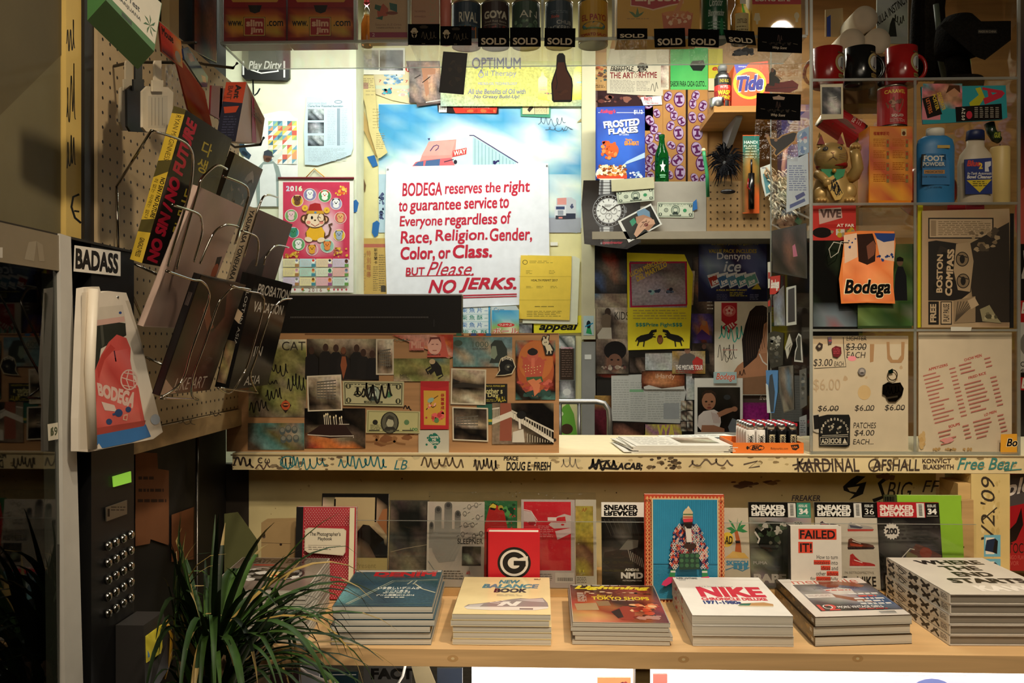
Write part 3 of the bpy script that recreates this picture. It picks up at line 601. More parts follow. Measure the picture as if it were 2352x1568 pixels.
# ================================================================ dark monitor standing on the counter
o=root('monitor','black flat monitor seen from behind above the photo covered box','monitor',(-.2,2.55,1.055))
d=2.5;a=px(600,682,d);b=px(1060,682,d);z1=px(1060,678,d).z;z0=1.075
g=G(m='satin').box(a.x,b.x,d,d+.05,z0,z1,'0b0b0c');g.plane(PY(d))
for i in range(86):g.r(667+i*3.7,727,669.4+i*3.7,729.5,'77787a')
g.r(665,731,986,732,'2e2e30').r(996,733,998,750,'3a3a3c');g.build('back_shell',o)
G(m='brushed').box(a.x,b.x,d-.002,d+.055,z1,z1+.004,'c8c8cc').build('top_edge',o)
G(m='satin').box(-.35,-.05,d-.02,d+.12,1.0555,z0,'0e0e10').build('stand',o)
# ================================================================ grey metal chair
o=root('chair','grey steel chair back showing above the counter','chair',(.2,3.0,0))
A=lambda x,y:px(x,y,3.0)
pts=[A(1180,1060),A(1180,950),A(1184,932),A(1198,923),A(1220,922),A(1370,922),A(1388,926),A(1398,940),A(1400,960),A(1400,1060)]
G(m='brushed').tube(pts,.0095,'b9bcbe',n=12).build('back_frame',o)
for x in (1235,1286,1330):
 g=G(m='brushed').tube([A(x,925),A(x,1060)],.007,'a9acb0');g.build('back_bar',o)
s=A(1180,1060);e_=A(1400,1060)
G(m='satin').box(s.x,e_.x,2.62+.1,3.0,.44,.47,'56585a').build('seat',o)
for x in (s.x+.01,e_.x-.01):
 for y in (2.74,2.995):G(m='brushed').tube([(x,y,0),(x,y,.44 if y<2.9 else .96)],.01,'a9acb0').build('leg',o)
# ================================================================ plywood wall and grey cupboard on the viewer's right
D3=3.657
o=root('wall_cupboard','grey metal cupboard with a drilled hardboard panel hung on the plywood wall','cupboard',px(1560,548,3.5))
d=3.42;a=px(1362,419,d);b=px(1880,548,d)
g=G(m='satin').box(a.x,b.x,d+.004,3.655,b.z,a.z,'8d8778');g.build('body',o)
g=G(m='satin').box(a.x-.002,px(1622,419,d).x,d,d+.004,px(1500,532,d).z,a.z+.002,'a39d92');g.build('grey_panel',o)
g=G(m='peg').box(px(1623,419,d).x,b.x,d,d+.004,px(1500,532,d).z,a.z+.002,'9b7c52').plane(PY(d))
for j in range(8):
 for i in range(16):g.e(1632+i*15.4,426+j*15.2,2.1,2.1,'3a2814',8)
g.build('drilled_panel',o)
g=G(m='satin').box(a.x-.004,b.x,d-.012,d+.004,b.z,px(1500,532,d).z,'968c7a');g.build('lower_rail',o)
TOP=a.z+.003
# papers on the plywood
def f(g):g.blots(1352,145,1398,200,30,['8a5a3a','6a4a3a','c06848','4a5a58','d8b888'],2,8,3,.7).hl(1354,195,1392,203,2,'4a3a2a',.4,3,4)
sheet('brown_flyer','brown flyer with small product pictures on the plywood wall','flyer',(1350,120,1402,208),D3,'c39a62',f)
def f(g):
 g.gr(1338,208,1372,350,['abab','cacc','dcbd','aaba','bcda','aeba','dccb','beec'],dict(a='2a1418',b='4a2428',c='6d4038',d='8a6258',e='a8949a')).blots(1340,214,1500,242,22,['6a3a34','8a5848','2a1414','a87868'],4,12,3,.7).r(1338,342,1374,410,'34346c').r(1346,350,1372,392,'c8a078').blots(1348,356,1372,390,10,['4a2c24','d8b898','8a5848'],4,10,5).t('Colorful',1345,394,1384,401,'e8e8ee',.03).e(1350,295,9,10,'b8a8a4').e(1352,322,14,12,'c4bcb8')
sheet('dark_poster','dark maroon product poster behind the blue cereal box','poster',[(1337,208),(1500,208),(1500,300),(1384,300),(1384,411),(1337,411)],D3-.003,'331a1e',f)
def f(g):
 g.t('THE ART',1401,166,1456,180,'7c2428',.025).t('OF',1457,168,1466,179,'8a5048',.0).t('RHYME',1467,165,1509,179,'7c2428',.025).t('FREESTYLE',1402,152,1456,164,'2a2620',.02,.3).ln([(1402,162),(1440,158),(1460,166)],1.6,'2a2620').hl(1401,184,1458,213,9,'8c877c',.35,3,4).hl(1462,186,1492,210,7,'8c877c',.35,5,4)
 g.e(1474,152,10,8,'5a564e').blots(1460,145,1490,165,12,['4a463e','7a766c','2e2a24'],2,6,4).sc(1460,160,1488,166,1.6,'3a362e',7,8).sc(1494,188,1512,212,1.2,'6a665c',8,8).gr(1518,148,1536,206,['ab','bb','ab','bb'],dict(a='7a4a38',b='d0c8b0'))
sheet('news_page','cut newspaper page with a pen sketch under the acrylic case','newspaper',[(1394,112),(1537,112),(1534,205),(1524,220),(1460,218),(1394,214)],D3-.006,'ccc4ae',f)
def f(g):
 g.gr(1541,110,1625,205,['aabb','bccd','cddd','dddd'],dict(a='2a9a54',b='3aa858',c='48b45e',d='58be66'),'paper',.03).t('SABOR PARA CADA GUSTO...',1540,186,1622,199,'14241a',.02).p([(1584,150),(1590,140),(1616,138),(1620,152),(1612,163),(1592,162)],'1c2420')
sheet('green_poster','bright green poster with black lettering under the acrylic case','poster',(1540,110,1626,206),D3-.004,'4ab45c',f)
sheet('yellow_poster','yellow poster edge behind the grey spray can','poster',(1627,112,1660,208),D3-.004,'c9c23c',lambda g:g.t('ella',1636,150,1666,162,'b03428',.04,.3).r(1627,180,1660,208,'d8d4b0'))
sheet('business_card','small white business card tilted above the cereal box','card',[(1471,223),(1519,220),(1521,240),(1478,242)],D3-.009,'d9dade',lambda g:g.t('PARTY',1479,223,1498,231,'b8283a',.05,.1).t('781-598-9930',1486,236,1512,239,'b8283a').hl(1482,232,1505,236,2,'667',.3))
def ovals(g,x0,y0,x1,y1,n,seed,rmin,rmax):
 rr=random.Random(seed);done=[]
 for _ in range(600):
  r_=rr.uniform(rmin,rmax);x=rr.uniform(x0+r_*.8,x1-r_*.8);y=rr.uniform(y0+r_*1.1,y1-r_*1.1)
  if any((x-a)**2+(y-b)**2<((r_+c)*.9)**2 for a,b,c in done):continue
  done.append((x,y,r_));an=rr.uniform(-.9,.9);ca,sa=math.cos(an),math.sin(an)
  q=lambda u,v:(x+r_*(u*ca-v*sa),y+r_*(u*sa+v*ca))
  g.e(x,y,r_*.82,r_*1.12,'5a1a54',16,a=an).e(*q(.06,-.06),r_*.72,r_*.98,'b9a4c8',16,a=an)
  g.p([q(-.5,-.62),q(.5,-.62),q(.5,-.3),q(.16,-.3),q(.2,.28),q(.45,.34),q(.4,.6),q(-.45,.56),q(-.4,.3),q(-.2,.26),q(-.14,-.3),q(-.5,-.3)],'5a1a54')
  if len(done)>=n:break
for q,dd,n,seed,r0,r1,w_ in [((1478,218,1524,420),D3-.003,16,3,10,17,'narrow printed strip half hidden by the cereal box'),((1523,206,1575,421),D3-.007,22,5,10,18,'tall printed strip directly behind the green bottle'),((1580,206,1625,421),D3-.007,18,8,10,19,'tall printed strip beside the black feather bunch')]:
 sheet('printed_strip','tan and purple '+w_,'printed strip',q,dd,'b5844c',lambda g:ovals(g,*q,n,seed,r0,r1),.002,group='tan strips printed with purple ovals')
o=sheet('wood_batten','dark thin batten between the two tall printed strips','batten',(1574,206,1580,421),D3-.002,'2c1c10',None,.006)
# cereal box
o=root('cereal_box','blue cereal box standing on the grey cupboard','box',(px(1425,411,3.46).x,3.49,TOP))
q0=[(1370,246),(1481,243),(1482,411),(1370,410)];dd=3.455
g=G(PY(dd)).slab(q0,'1c3f9c',.06)
x0,x1=px(1370,411,dd).x,px(1482,411,dd).x
W_='f0f0f4';g.gr(1372,248,1480,408,['aaaa','abba','bccb','bcca','aaaa'],dict(a='1b3a94',b='2450b4',c='2f62c8'),'satin',.03)
g.t('Kellogg\'s',1379,251,1414,262,'d8302c',.03,.3).r(1374,258,1378,259,W_).r(1416,258,1480,259,W_).t('$1.12',1456,252,1476,263,'c8d4ec',.03)
for s,qd in [('FROSTED',[(1385,279),(1469,271),(1468,288),(1388,295)]),('FLAKES',[(1397,296),(1464,290),(1466,304),(1398,309)])]:
 g.t(s,0,0,0,0,'141c3c',.1,0,None,[(a+.5,b+1.5) for a,b in qd]).t(s,0,0,0,0,W_,.05,0,None,qd)
g.t('OF CORN',1422,307,1444,311,'c8d4ec',.02).t("They're",1436,318,1452,325,'e8902c',.05,.1).t('GR-R-REAT!',1434,324,1467,334,'e8902c',.06,.1)
# generic bowl picture, splash and spoon (no mascot)
g.p([(1481,350),(1440,370),(1430,380),(1481,362)],'a8c4e4').e(1404,400,36,18,'e8dccb').e(1404,394,34,13,'f4ecdc').p([(1371,402),(1440,402),(1440,410),(1371,410)],'d0482a')
g.blots(1373,376,1442,406,60,['c87a34','a85a24','e0a058','f0d8b0','8a4418'],3,7,4,.8).blots(1440,392,1478,410,14,['dfe8ec','9ab8d8','f4f4f4'],2,6,6,.8)
g.e(1405,345,16,16,'d85a2a').blots(1376,318,1420,372,24,['d85a24','b8401c','e88848'],4,9,9)
g.frame([V((x0,dd,px(0,246,dd).z)),V((x0,dd+.06,px(0,246,dd).z)),V((x0,dd+.06,TOP)),V((x0,dd,TOP))])
g.build('carton',o)
# green bottle
o=root('beer_bottle','small green glass bottle standing beside the cereal box','bottle',(px(1520,420,3.5).x,3.5,TOP))
k=3.5/F;B=(px(1520,420,3.5).x,3.5,TOP);
G(m='glass').lathe([(.001,.001),(.026,0),(.0285,.004),(.0285,.115),(.026,.13),(.013,.165),(.011,.19),(.0125,.195),(.0125,.205),(.009,.207)],B,'1c8a44',n=24).build('glass_body',o)
g=G(m='paper').wrap(B,.0287,-.7,.7,.02,.11,1,1);g.mesh([g.w(.5+.32*(1 if i%2==0 else .42)*math.sin(i*.6283),.45-.3*(1 if i%2==0 else .42)*math.cos(i*.6283)) for i in range(10)],[list(range(10))],'dfe8e0').rw(.2,.8,.8,.86,'7ab890').rw(.25,.9,.75,.94,'7ab890');g.build('star_label',o)
# plywood bracket shelf with detergent, spray can and tin
o=root('bracket_shelf','short plywood shelf on a grey steel bracket','shelf',px(1720,262,3.5))
z=px(1700,243,3.35).z;xa=px(1640,243,3.35).x;xb=px(1850,243,3.35).x
G(m='wood').box(xa,xb,3.35,3.655,z-.024,z,'b48446').build('board',o)
xm=px(1685,300,3.5).x
G(m='satin').mesh([(xm-.012,3.40,z-.025),(xm+.012,3.40,z-.025),(xm+.012,3.655,z-.025),(xm-.012,3.655,z-.025),(xm-.012,3.40,z-.034),(xm+.012,3.40,z-.034),(xm+.012,3.64,z-.13),(xm-.012,3.64,z-.13)],[(0,1,2,3),(4,5,6,7),(0,1,5,4),(1,2,6,5),(2,3,7,6),(3,0,4,7)],'9a9ea4').build('bracket',o)
G(m='satin').box(xm-.012,xm+.012,3.645,3.656,z-.21,z-.025,'8a8e94').build('bracket_plate',o)
o=root('detergent_jug','orange detergent box with a round yellow bullseye on the plywood shelf','detergent',(px(1722,242,3.4).x,3.43,z))
dd=3.39;q0=[(1688,148),(1764,140),(1770,248),(1680,248),(1681,195)]
zs=min(px(*p,dd).z for p in q0);g=G(m='satin').plane(PY(dd)).slab(q0,'e04a28',.11)
g.p([(1686,148),(1722,144),(1694,178)],'3a3a94').e(1722,192,38,36,'f0b822',26).e(1722,193,31,29,'e4582a',24).t('Tide',0,0,0,0,'f0f0ee',.13,.15,None,[(1692,174),(1756,168),(1754,208),(1690,213)]).t('Tide',0,0,0,0,'2a2c7c',.06,.15,None,[(1693,176),(1754,170),(1752,206),(1691,211)])
g.t('detergent',1696,151,1714,155,'c8c8e8');g.build('carton',o)
o=root('spray_can','grey wasp killer spray can beside the orange detergent box','spray can',(px(1662,243,3.42).x,3.42,z));B=(px(1660,243,3.40).x,3.405,z)
g=G(m='metal').lathe([(.031,0),(.032,.01),(.032,.125),(.026,.14),(.012,.15)],B,'b4b8ba');g.mat='satin';g.wrap(B,.0325,-1.5,1.5,.03,.122,100,60).rw(0,0,100,60,'15130f').rw(0,20,100,34,'c02a22').rw(0,34,100,60,'8a1814').t('END BUG',32,6,68,14,'d8c83a').t('WIPES',34,22,66,30,'e8e0d8').t('WASP',25,34,75,46,'e8d02c',.05).t('& HORNET',25,48,78,58,'e8d02c',.03);g.build('can_body',o)
G(m='satin').lathe([(.012,.15),(.018,.151),(.018,.172),(.01,.178)],B,'6a6c6c').build('nozzle_cap',o)
o=root('paint_tin','small round steel tin lying before the spray can','tin',(px(1652,243,3.36).x,3.36,z));B=(px(1656,243,3.365).x,3.385,z)
# the tin hangs at the shelf edge in the photograph: it stands on the front corner
g=G(m='metal').lathe([(.03,.0),(.031,.002),(.031,.034),(.03,.036)],(B[0]-.012,3.345+.033,z),'c4c6c8');g.wrap((B[0]-.012,3.378,z),.0313,.2,1.2,0,.036,10,10).t('Dura',3,2,8,6,'c8352c',.03);g.build('tin_body',o)
# black feathers, lighter card, mop, packets
o=root('feather_bunch','bunch of black feathers in a clear packet hung on the drilled panel','feathers',px(1662,455,3.38))
rr=random.Random(4);g=G(m='fuzzy');c0=px(1664,372,3.37)
for i in range(150):
 a=rr.uniform(0,6.28);L_=rr.uniform(.03,.07);e0=rr.uniform(-.6,.6);dr=V((math.cos(a),e0,math.sin(a)*1.15));p0=c0+dr*L_*.15
 p1=p0+dr*L_*.6+V((0,0,.01));p2=p0+dr*L_+V((rr.uniform(-.015,.015),0,-.012));w_=rr.uniform(.002,.005);s_=V((-dr.z,0,dr.x))*w_
 g.mesh([p0-s_*.4,p0+s_*.4,p1+s_,p1-s_,p2],[(0,1,2,3),(3,2,4)],'0c0c10')
g.build('feathers',o)
G(m='film').plane(PY(3.36)).slab([(1622,345),(1690,340),(1697,430),(1680,456),(1630,460),(1624,400)],'fff',.02).build('clear_packet',o)
g=G(m='satin').tube([px(1616,346,3.365),px(1618,360,3.36),px(1624,400,3.36),px(1626,452,3.36)],.007,'2f8a58');g.ball(px(1616,345,3.365),.009,'d8c89a',n=10,k=6);g.build('green_handle',o)
G(m='gloss').ball(px(1672,440,3.375),.02,'0e0e12',sx=1.5,sy=.5,sz=.5).build('dark_clip',o)
o=root('gas_lighter_pack','orange blister card holding a long black gas lighter','lighter pack',px(1725,490,3.40))
g=G(PY(3.408),'satin').rs(1706,310,1744,490,'e0642a',.002).gr(1706,312,1744,488,['aaa','aba','bcb','bcb','bdd','bdd'],dict(a='1c6a60',b='5a5c34',c='c88a34',d='e8682c'),'satin',.03).t('HANDI',1709,323,1740,330,'d8e8e0',.02).t('FLAME',1709,333,1738,338,'c8d8c8',.01).hl(1712,340,1738,366,4,'b8c4a8',.3,2,6);g.build('card',o)
g=G(m='gloss').tube([px(1726,366,3.40),px(1726,400,3.40)],.004,'1a1a1c').tube([px(1726,398,3.40),px(1726,480,3.40)],.013,'0c0c0e',taper=.9);g.build('lighter_wand',o)
G(m='gloss').tube([px(1719,410,3.398),px(1717,430,3.394),px(1727,440,3.392),px(1733,425,3.396)],.003,'8a1a1a').build('trigger',o)
sheet('hang_tag','small white tag hung beside the string mop','tag',[(1746,385),(1772,375),(1776,440),(1758,452),(1750,420)],3.39,'c9cdc4',lambda g:g.t('abc',1750,383,1760,387,'334').p([(1752,400),(1772,392),(1772,440),(1760,445)],'5a8c94'),.001)
o=root('string_mop','cream cotton string mop head hung behind the acrylic case','mop',px(1800,500,3.4));rr=random.Random(9);g=G(m='rough')
for i in range(300):
 u=rr.random();t=rr.random();x=1762+78*u+30*t*(.3-.3);y=388+t*108-(abs(u-.5)**2)*40
 x=1800+(x-1800)*(1.15-.5*t);p0=px(x,y,3.398+rr.uniform(-.012,.012));p1=p0+V((rr.uniform(-.012,.02),0,-.012));p2=p1+V((rr.uniform(.0,.012),-.006,-.012))
 g.tube([p0,p1,p2],.0032,rr.choice(['d6cbb0','c2b598','e4dcc8','b8a488']) if t>.25 else rr.choice(['a88c6c','b89a78','c8b090']),n=5)
g.build('cotton_strings',o)
G(m='satin').tube([px(1800,400,3.4115),px(1806,440,3.4115),px(1800,385,3.4115),px(1806,330,3.4)],.01,'b07a4a').build('handle',o)
# things taped to the grey panel
def bill(g,x0,y0,x1,y1,quad=None,ink='4a564c',paper='c6cdb8',seal='3a8a5c'):
 q=quad or [(x0,y0),(x1,y0),(x1,y1),(x0,y1)]
 W=[g.w(*p) for p in q];k0=g.k;n=g.n;pl=g.pl;g.frame(W,156,66);g.n=n;g.k=k0
 g.r(4,4,152,62,ink).r(6,6,150,60,paper).hl(10,8,146,12,1,ink,.6,2,8).hl(30,15,126,18,1,ink,.5,3,6).e(78,34,19,22,ink).e(78,34,16.5,19.5,'9aa592').p([(66,52),(70,40),(86,40),(90,52)],'2f3a34').e(78,32,7,9,'c8cdb8').p([(69,34),(70,22),(78,19),(86,22),(87,34),(84,26),(72,26)],'6a746a').e(38,34,9,9,ink).e(38,34,6,6,paper).t('1',36,30,40,38,ink,.05).e(118,35,10,10,seal).ring(118,35,10,10,2,paper)
 for x,y in ((8,8),(136,8),(8,46),(136,46)):g.e(x+6,y+6,7,7,ink).t('1',x+4,y+1,x+8,y+11,paper,.05)
 g.r(54,53,102,58,ink).t('ONE DOLLAR',58,54,98,57,paper,.02);g.q=None ;g.pl=pl
def bq(name,lab,q,dd,cat='banknote',group='dollar bills on the grey panel',**k):
 g=G(PY(dd)).slab(q,k.get('paper','c6cdb8'),.0006);bill(g,0,0,0,0,q,**k);return tag(g.build(name),lab,cat,group)
bq('dollar_bill','worn dollar bill tucked under the tape above the wristwatch poster',[(1415,438),(1502,429),(1503,460),(1419,468)],d-.010)
bq('dollar_bill','flat dollar bill fixed with blue tape on the grey panel',[(1510,464),(1594,465),(1593,500),(1509,499)],d-.002)
sheet('masking_tape','blue masking tape piece on the flat dollar bill','tape',[(1592,464),(1600,457),(1602,480),(1591,484)],d-.004,TB,None,.0006,'paper','blue masking tape pieces')
sheet('masking_tape','wide cream masking tape strip above the worn dollar bill','tape',[(1404,413),(1502,406),(1503,432),(1405,440)],d-.013,'bdb896',None,.0006)
def f(g):
 for y0,y1,w0,w1 in ((413,448,16,18),(520,562,16,13)):
  n=5
  for i in range(n):y=y0+(y1-y0)*i/n;h=(y1-y0)/n-1.2;w_=w0+(w1-w0)*i/n;g.r(1393-w_,y,1393+w_,y+h,'585a5e').r(1393-w_*.45,y,1393+w_*.45,y+h,'b8babc').r(1393-w_,y,1393-w_*.8,y+h,'8e9094')
 g.p([(1372,455),(1380,446),(1408,444),(1440,478),(1438,492),(1420,516),(1378,522),(1368,510)],'4a4c50').e(1398,484,37,37,'8c8e92',36).e(1398,484,35.5,35.5,'101114',36).e(1398,484,28,28,'d9dbd8',32).ring(1398,484,29.5,29.5,2,'9a9ca0')
 for i in range(12):a=i*.5236;g.ln([(1398+22*math.cos(a),484+22*math.sin(a)),(1398+27*math.cos(a),484+27*math.sin(a))],1.6,'222')
 for i in range(24):a=i*.2618;g.e(1398+32.5*math.cos(a),484+32.5*math.sin(a),1.1,1.1,'c8cacc',6)
 for x,y in ((1386,484),(1410,484),(1398,496)):g.ring(x,y,7.5,7.5,1,'8a8c8c').ln([(x,y),(x+3,y-5)],1,'333')
 g.ln([(1398,484),(1383,473)],2.4,'1a1a1c').ln([(1398,484),(1418,470)],2,'1a1a1c').hl(1388,470,1410,476,2,'666',.3,2,8).t('Speedmaster',1383,553,1430,562,'a82a3c',.03,.3)
 for y in (462,486,504):g.e(1436,y,4,4,'6a6c70',10)
sheet('wristwatch_poster','black poster of a steel wristwatch with a white dial','poster',[(1340,414),(1404,414),(1470,425),(1472,556),(1440,572),(1400,568),(1342,560),(1336,470)],d-.006,'0d0d10',f,.001,'gloss')
def f(g):
 Q=[(1426,508),(1494,472),(1516,514),(1449,551)];g.p(Q,'131a18')
 g.p([(1462,486),(1480,478),(1492,486),(1494,500),(1480,494),(1466,498)],'6a8aa4').p([(1460,498),(1478,493),(1496,500),(1504,514),(1490,530),(1474,524),(1462,512)],'a87c62').p([(1466,514),(1482,500),(1502,504),(1505,514),(1490,516),(1478,528),(1462,545),(1456,538)],'c89c80').e(1484,516,5,4,'6a2a28',a=-.4).ln([(1474,511),(1486,508)],2,'5a3a30').p([(1446,508),(1456,500),(1462,510),(1452,520)],'2a8a68').ln([(1478,520),(1492,508)],2,'8a6450').ln([(1470,522),(1486,504)],1.5,'8a6450')
sheet('snapshot','tilted snapshot of a laughing face in a blue cap','photograph',[(1419,508),(1495,467),(1521,515),(1444,557)],d-.012,'dcdcd6',f,.0008,'gloss')
# ---------------------------------------------------------------- collage on the dark door below
DD=3.5985
def pic(name,lab,cat,q,rows,pal,k=0,base='222',extra=None,m='paper',t=.0008):
 def f(g):
  x0=min(p[0]for p in pts);x1=max(p[0]for p in pts);y0=min(p[1]for p in pts);y1=max(p[1]for p in pts)
  if len(pts)==4:g.gr(0,0,0,0,rows,pal,quad=pts)
  else:g.gr(x0+1,y0+1,x1-1,y1-1,rows,pal)
  if extra:extra(g)
 pts=rect(*q) if not isinstance(q[0],tuple) else q
 return sheet(name,lab,cat,pts,DD-k*.0022,base,f,t,m)
DK=dict(a='0c0b0a',b='2a221c',c='4c4038',d='7a6858',e='a89880',f='c8c4b4',r='8a3020',u='3a4a68',s='9a6a50',w='dcdad0',p='2a1a30',g='5a6a48',y='a8883a')
pic('concert_poster','dark poster with a murky orange figure on the door','poster',(1366,560,1440,674),['aabaab','abcbba','abrrba','acdscb','uucsdu','auccba','aabbaa'],DK,0)
pic('blue_leaflet','narrow grey blue leaflet edge on the door','leaflet',(1366,674,1440,708),['uddd','dede','eded'],dict(DK,u='4a6a80'),1,'8a8e88')
def f(g):g.t('KIDS',1412,716,1444,734,'2c241e',.0).e(1396,716,7,9,'3a2c24').p([(1380,740),(1384,724),(1394,720),(1404,726),(1402,752),(1384,752)],'6a5a4a').p([(1376,790),(1372,768),(1384,752),(1404,752),(1406,790)],'bdb4a4')
pic('film_poster','tan film poster with seated figures on the door','poster',(1369,706,1444,780),['eefee','ebcfe','ecbde','ddcee','cbcdd'],DK,2,'b8a890',f)
def f(g):
 g.e(1413,805,26,22,'120c0a').e(1412,832,17,20,'6a4838').e(1405,826,3,2,'1a100c').e(1420,826,3,2,'1a100c').e(1412,842,6,3,'3a201c').blots(1374,836,1440,852,22,['8a7868','5a3a34','a89888','3a3230'],3,7,4)
pic('curly_hair_poster','poster of a face with a big curly hairdo','poster',(1369,778,1444,858),['ddeed','dcbce','ccscd','bcscb','cdcdc'],DK,3,'8a7a68',f)
pic('red_caption_strip','dark strip with small red lettering under the curly hair poster','strip',(1369,856,1426,868),['abab','brra','aaba'],DK,1)
pic('album_cover','small dark album picture beside the curly hair poster','picture',(1446,820,1482,856),['babc','cbdb','bcbd'],DK,2)
def f(g):
 g.gr(1446,600,1578,706,['ccdcb','dcbcc','deeed','effde','eeffe','ddeed'],dict(b='4a4044',c='6a5a5c',d='8a7e84',e='a49aa4',f='b8b0bc'),'photo',.12)
 for a in ([(1446,604),(1576,602)],[(1447,604),(1450,704)],[(1448,704),(1578,700)],[(1575,602),(1577,700)]):g.ln(a,4,'a82448')
 g.t('LUCHA MIÉRCOLES',0,0,0,0,'d8b83c',.03,0,None,[(1445,622),(1520,590),(1524,602),(1449,636)]).t('DEL MARTILLO',0,0,0,0,'d8b83c',.03,0,None,[(1460,634),(1530,600),(1533,611),(1464,647)])
 g.blots(1484,662,1520,680,10,['7ab0c0','3a4a68','9ac8d0'],4,8,3,.7).blots(1525,656,1550,676,9,['a84a48','2a2c40','5a6a88'],3,8,5,.8).hl(1454,712,1576,736,4,'a8984a',.35,3,8).t('$$$Prize Fight$$$',1460,741,1567,752,'3a8a70',.03)
 for s_ in (1,-1):
  X=lambda x:1515+s_*(x-1515);g.p([(X(1462),776),(X(1472),770),(X(1490),766),(X(1496),758),(X(1508),756),(X(1508),762),(X(1500),764),(X(1498),776),(X(1480),784),(X(1466),786)],'1c1a14').ln([(X(1468),782),(X(1464),794)],3,'1c1a14').ln([(X(1480),782),(X(1478),796)],3,'1c1a14').ln([(X(1492),776),(X(1503),766)],2.6,'1c1a14').ln([(X(1494),772),(X(1506),774)],2.6,'1c1a14').ln([(X(1464),776),(X(1460),784)],2.6,'1c1a14')
 g.e(1516,780,7,10,'8a5a34').ring(1516,780,7,10,1.5,'5a3a20').e(1516,772,5,3,'6a2a24')
sheet('wrestling_poster','yellow wrestling handbill with two black rearing horses','poster',[(1440,580),(1572,584),(1592,630),(1588,706),(1584,800),(1442,804)],DD-.012,'dfd02e',f,.001)
pic('torn_strip','yellow torn paper strip behind the wrestling handbill','paper',[(1572,620),(1596,622),(1592,700),(1572,702)],['yyf','yfy'],DK,4,'c8c040')
pic('small_prints','dark column of small portrait prints beside the wrestling handbill','prints',(1590,590,1640,720),['bcdb','adeb','cdcf','bsca','acdb','bbca'],DK,0,'1c1820',lambda g:g.hl(1624,660,1638,715,7,'c8c4bc',.35,3,4))
def f(g):g.p([(1608,750),(1616,736),(1624,738),(1630,770),(1620,775),(1608,770)],'b86a3a').e(1617,742,5,6,'a87858').p([(1600,770),(1612,756),(1632,772),(1630,780),(1602,780)],'4a2a68')
pic('comic_cover','colourful comic cover of a crouching figure on the door','comic',(1588,720,1638,790),['ppupb','pusup','psrsu','bprub','aubba'],dict(DK,p='3a2a68',u='5a4a88'),1,'2a2038',f)
def f(g):
 g.gr(1606,556,1760,690,['uucubcuu','uvvuuvvu','vwwvuvvv','uvuuuuvu','auuauuaa','aaauaaaa'],dict(a='141a34',b='3a3a48',c='4a4a3a',u='1d2a5a',v='5a70a4',w='98a8c8'),'gloss',.12)
 g.t('VALUE PACK INCLUDES',1628,572,1738,581,'c8b43c',.02,.1).t('20 count piece of gum / 10',1634,556,1742,564,'b0a040',.01).t('Dentyne',1647,580,1724,600,'e8ecf4',.015).t('ice',1662,600,1702,624,'dce6f4',.02,.25)
 for i in range(5):
  x=1624+i*21;c_='a8342c' if i==0 else ['3a6aa0','5a8ab0','3f8a98','6aa8a0'][i-1];q=[(x,636-(4 if i==0 else 6)),(x+26,625),(x+36,650),(x+10,662)]
  g.p(q,'d0dae4').p([(x+2,638),(x+26,628),(x+33,648),(x+10,658)],c_).t('Dentyne',0,0,0,0,'f0f0f4',.03,.1,None,[(x+2,632),(x+26,622),(x+28,630),(x+4,640)]).t('ice',0,0,0,0,'f0f0f4',.05,.1,None,[(x+10,645),(x+24,638),(x+27,648),(x+13,656)])
 g.t('A PACK IN EVERY POCKET',1645,664,1716,668,'d0c040',.02).hl(1676,671,1716,682,3,'b0a838',.45,3,6).hl(1646,676,1670,690,4,'5a6284',.3,4,5).hl(1722,676,1742,690,4,'7a82a4',.3,5,5).p([(1726,664),(1740,650),(1748,664)],'b8a83a')
sheet('gum_carton','dark blue chewing gum display carton front on the door','poster',(1604,555,1762,692),DD-.004,'16204a',f,.001,'gloss')
def f(g):
 g.gr(1642,694,1762,905,['ffffee','ffffed','ffffed','ffffec','feffee','feeeed','eeeedd','eddddc'],dict(c='8a7458',d='b8a088',e='d4c8b4',f='e2dac8'),'paper',.02)
 g.p([(1657,695),(1693,695),(1693,735),(1676,752),(1657,736)],'b4222e').e(1675,714,15,13,'d8706c').e(1675,712,10,9,'b4222e').t('✿',1666,704,1684,722,'e8b0a8').p([(1657,752),(1676,738),(1694,744),(1676,766)],'b4222e').t('IIII',0,0,0,0,'e8d8d0',.03,0,None,[(1664,750),(1682,740),(1688,748),(1670,760)])
 g.sc(1648,745,1712,785,2.4,'4ab8a4',3,16,2).sc(1646,790,1692,830,1.2,'3a342c',5,14,1.5).ln([(1668,800),(1664,812),(1672,824),(1680,812),(1676,800),(1668,800)],1.4,'3a342c').hl(1660,802,1700,806,1,'c88a80',.6,3,4)
 SK='b07a58';g.p([(1706,905),(1680,862),(1694,840),(1712,826),(1730,818),(1748,800),(1762,792),(1762,905)],SK).p([(1740,770),(1750,745),(1762,735),(1762,810),(1745,812)],'c08a68').p([(1706,810),(1704,780),(1712,745),(1722,715),(1736,702),(1752,701),(1762,706),(1762,738),(1754,745),(1752,775),(1744,800),(1738,820),(1720,836),(1708,846)],'241814')
 for i in range(9):g.ln([(1716+i*5,830-i*4),(1714+i*5,780),(1722+i*5,725)],1,'4a3428')
 g.ln([(1744,812),(1752,830),(1762,838)],3,'d8ccc0').p([(1690,905),(1700,868),(1762,862),(1762,905)],'8a6448').sc(1696,846,1712,864,2,'5a3a2c',7,8)
sheet('fashion_poster','pale poster of a long haired person with a bare back','poster',(1641,692,1764,907),DD-.008,'ded6c4',f)
pic('rapper_photo','dark photograph of a standing figure beside the fashion poster','photograph',(1590,788,1640,868),['bbcb','cbac','dsbd','cbbc','abca'],DK,3,'2a2420',lambda g:g.p([(1604,835),(1606,806),(1616,796),(1628,806),(1630,835)],'141210').e(1617,796,5,6,'5a3c30'))
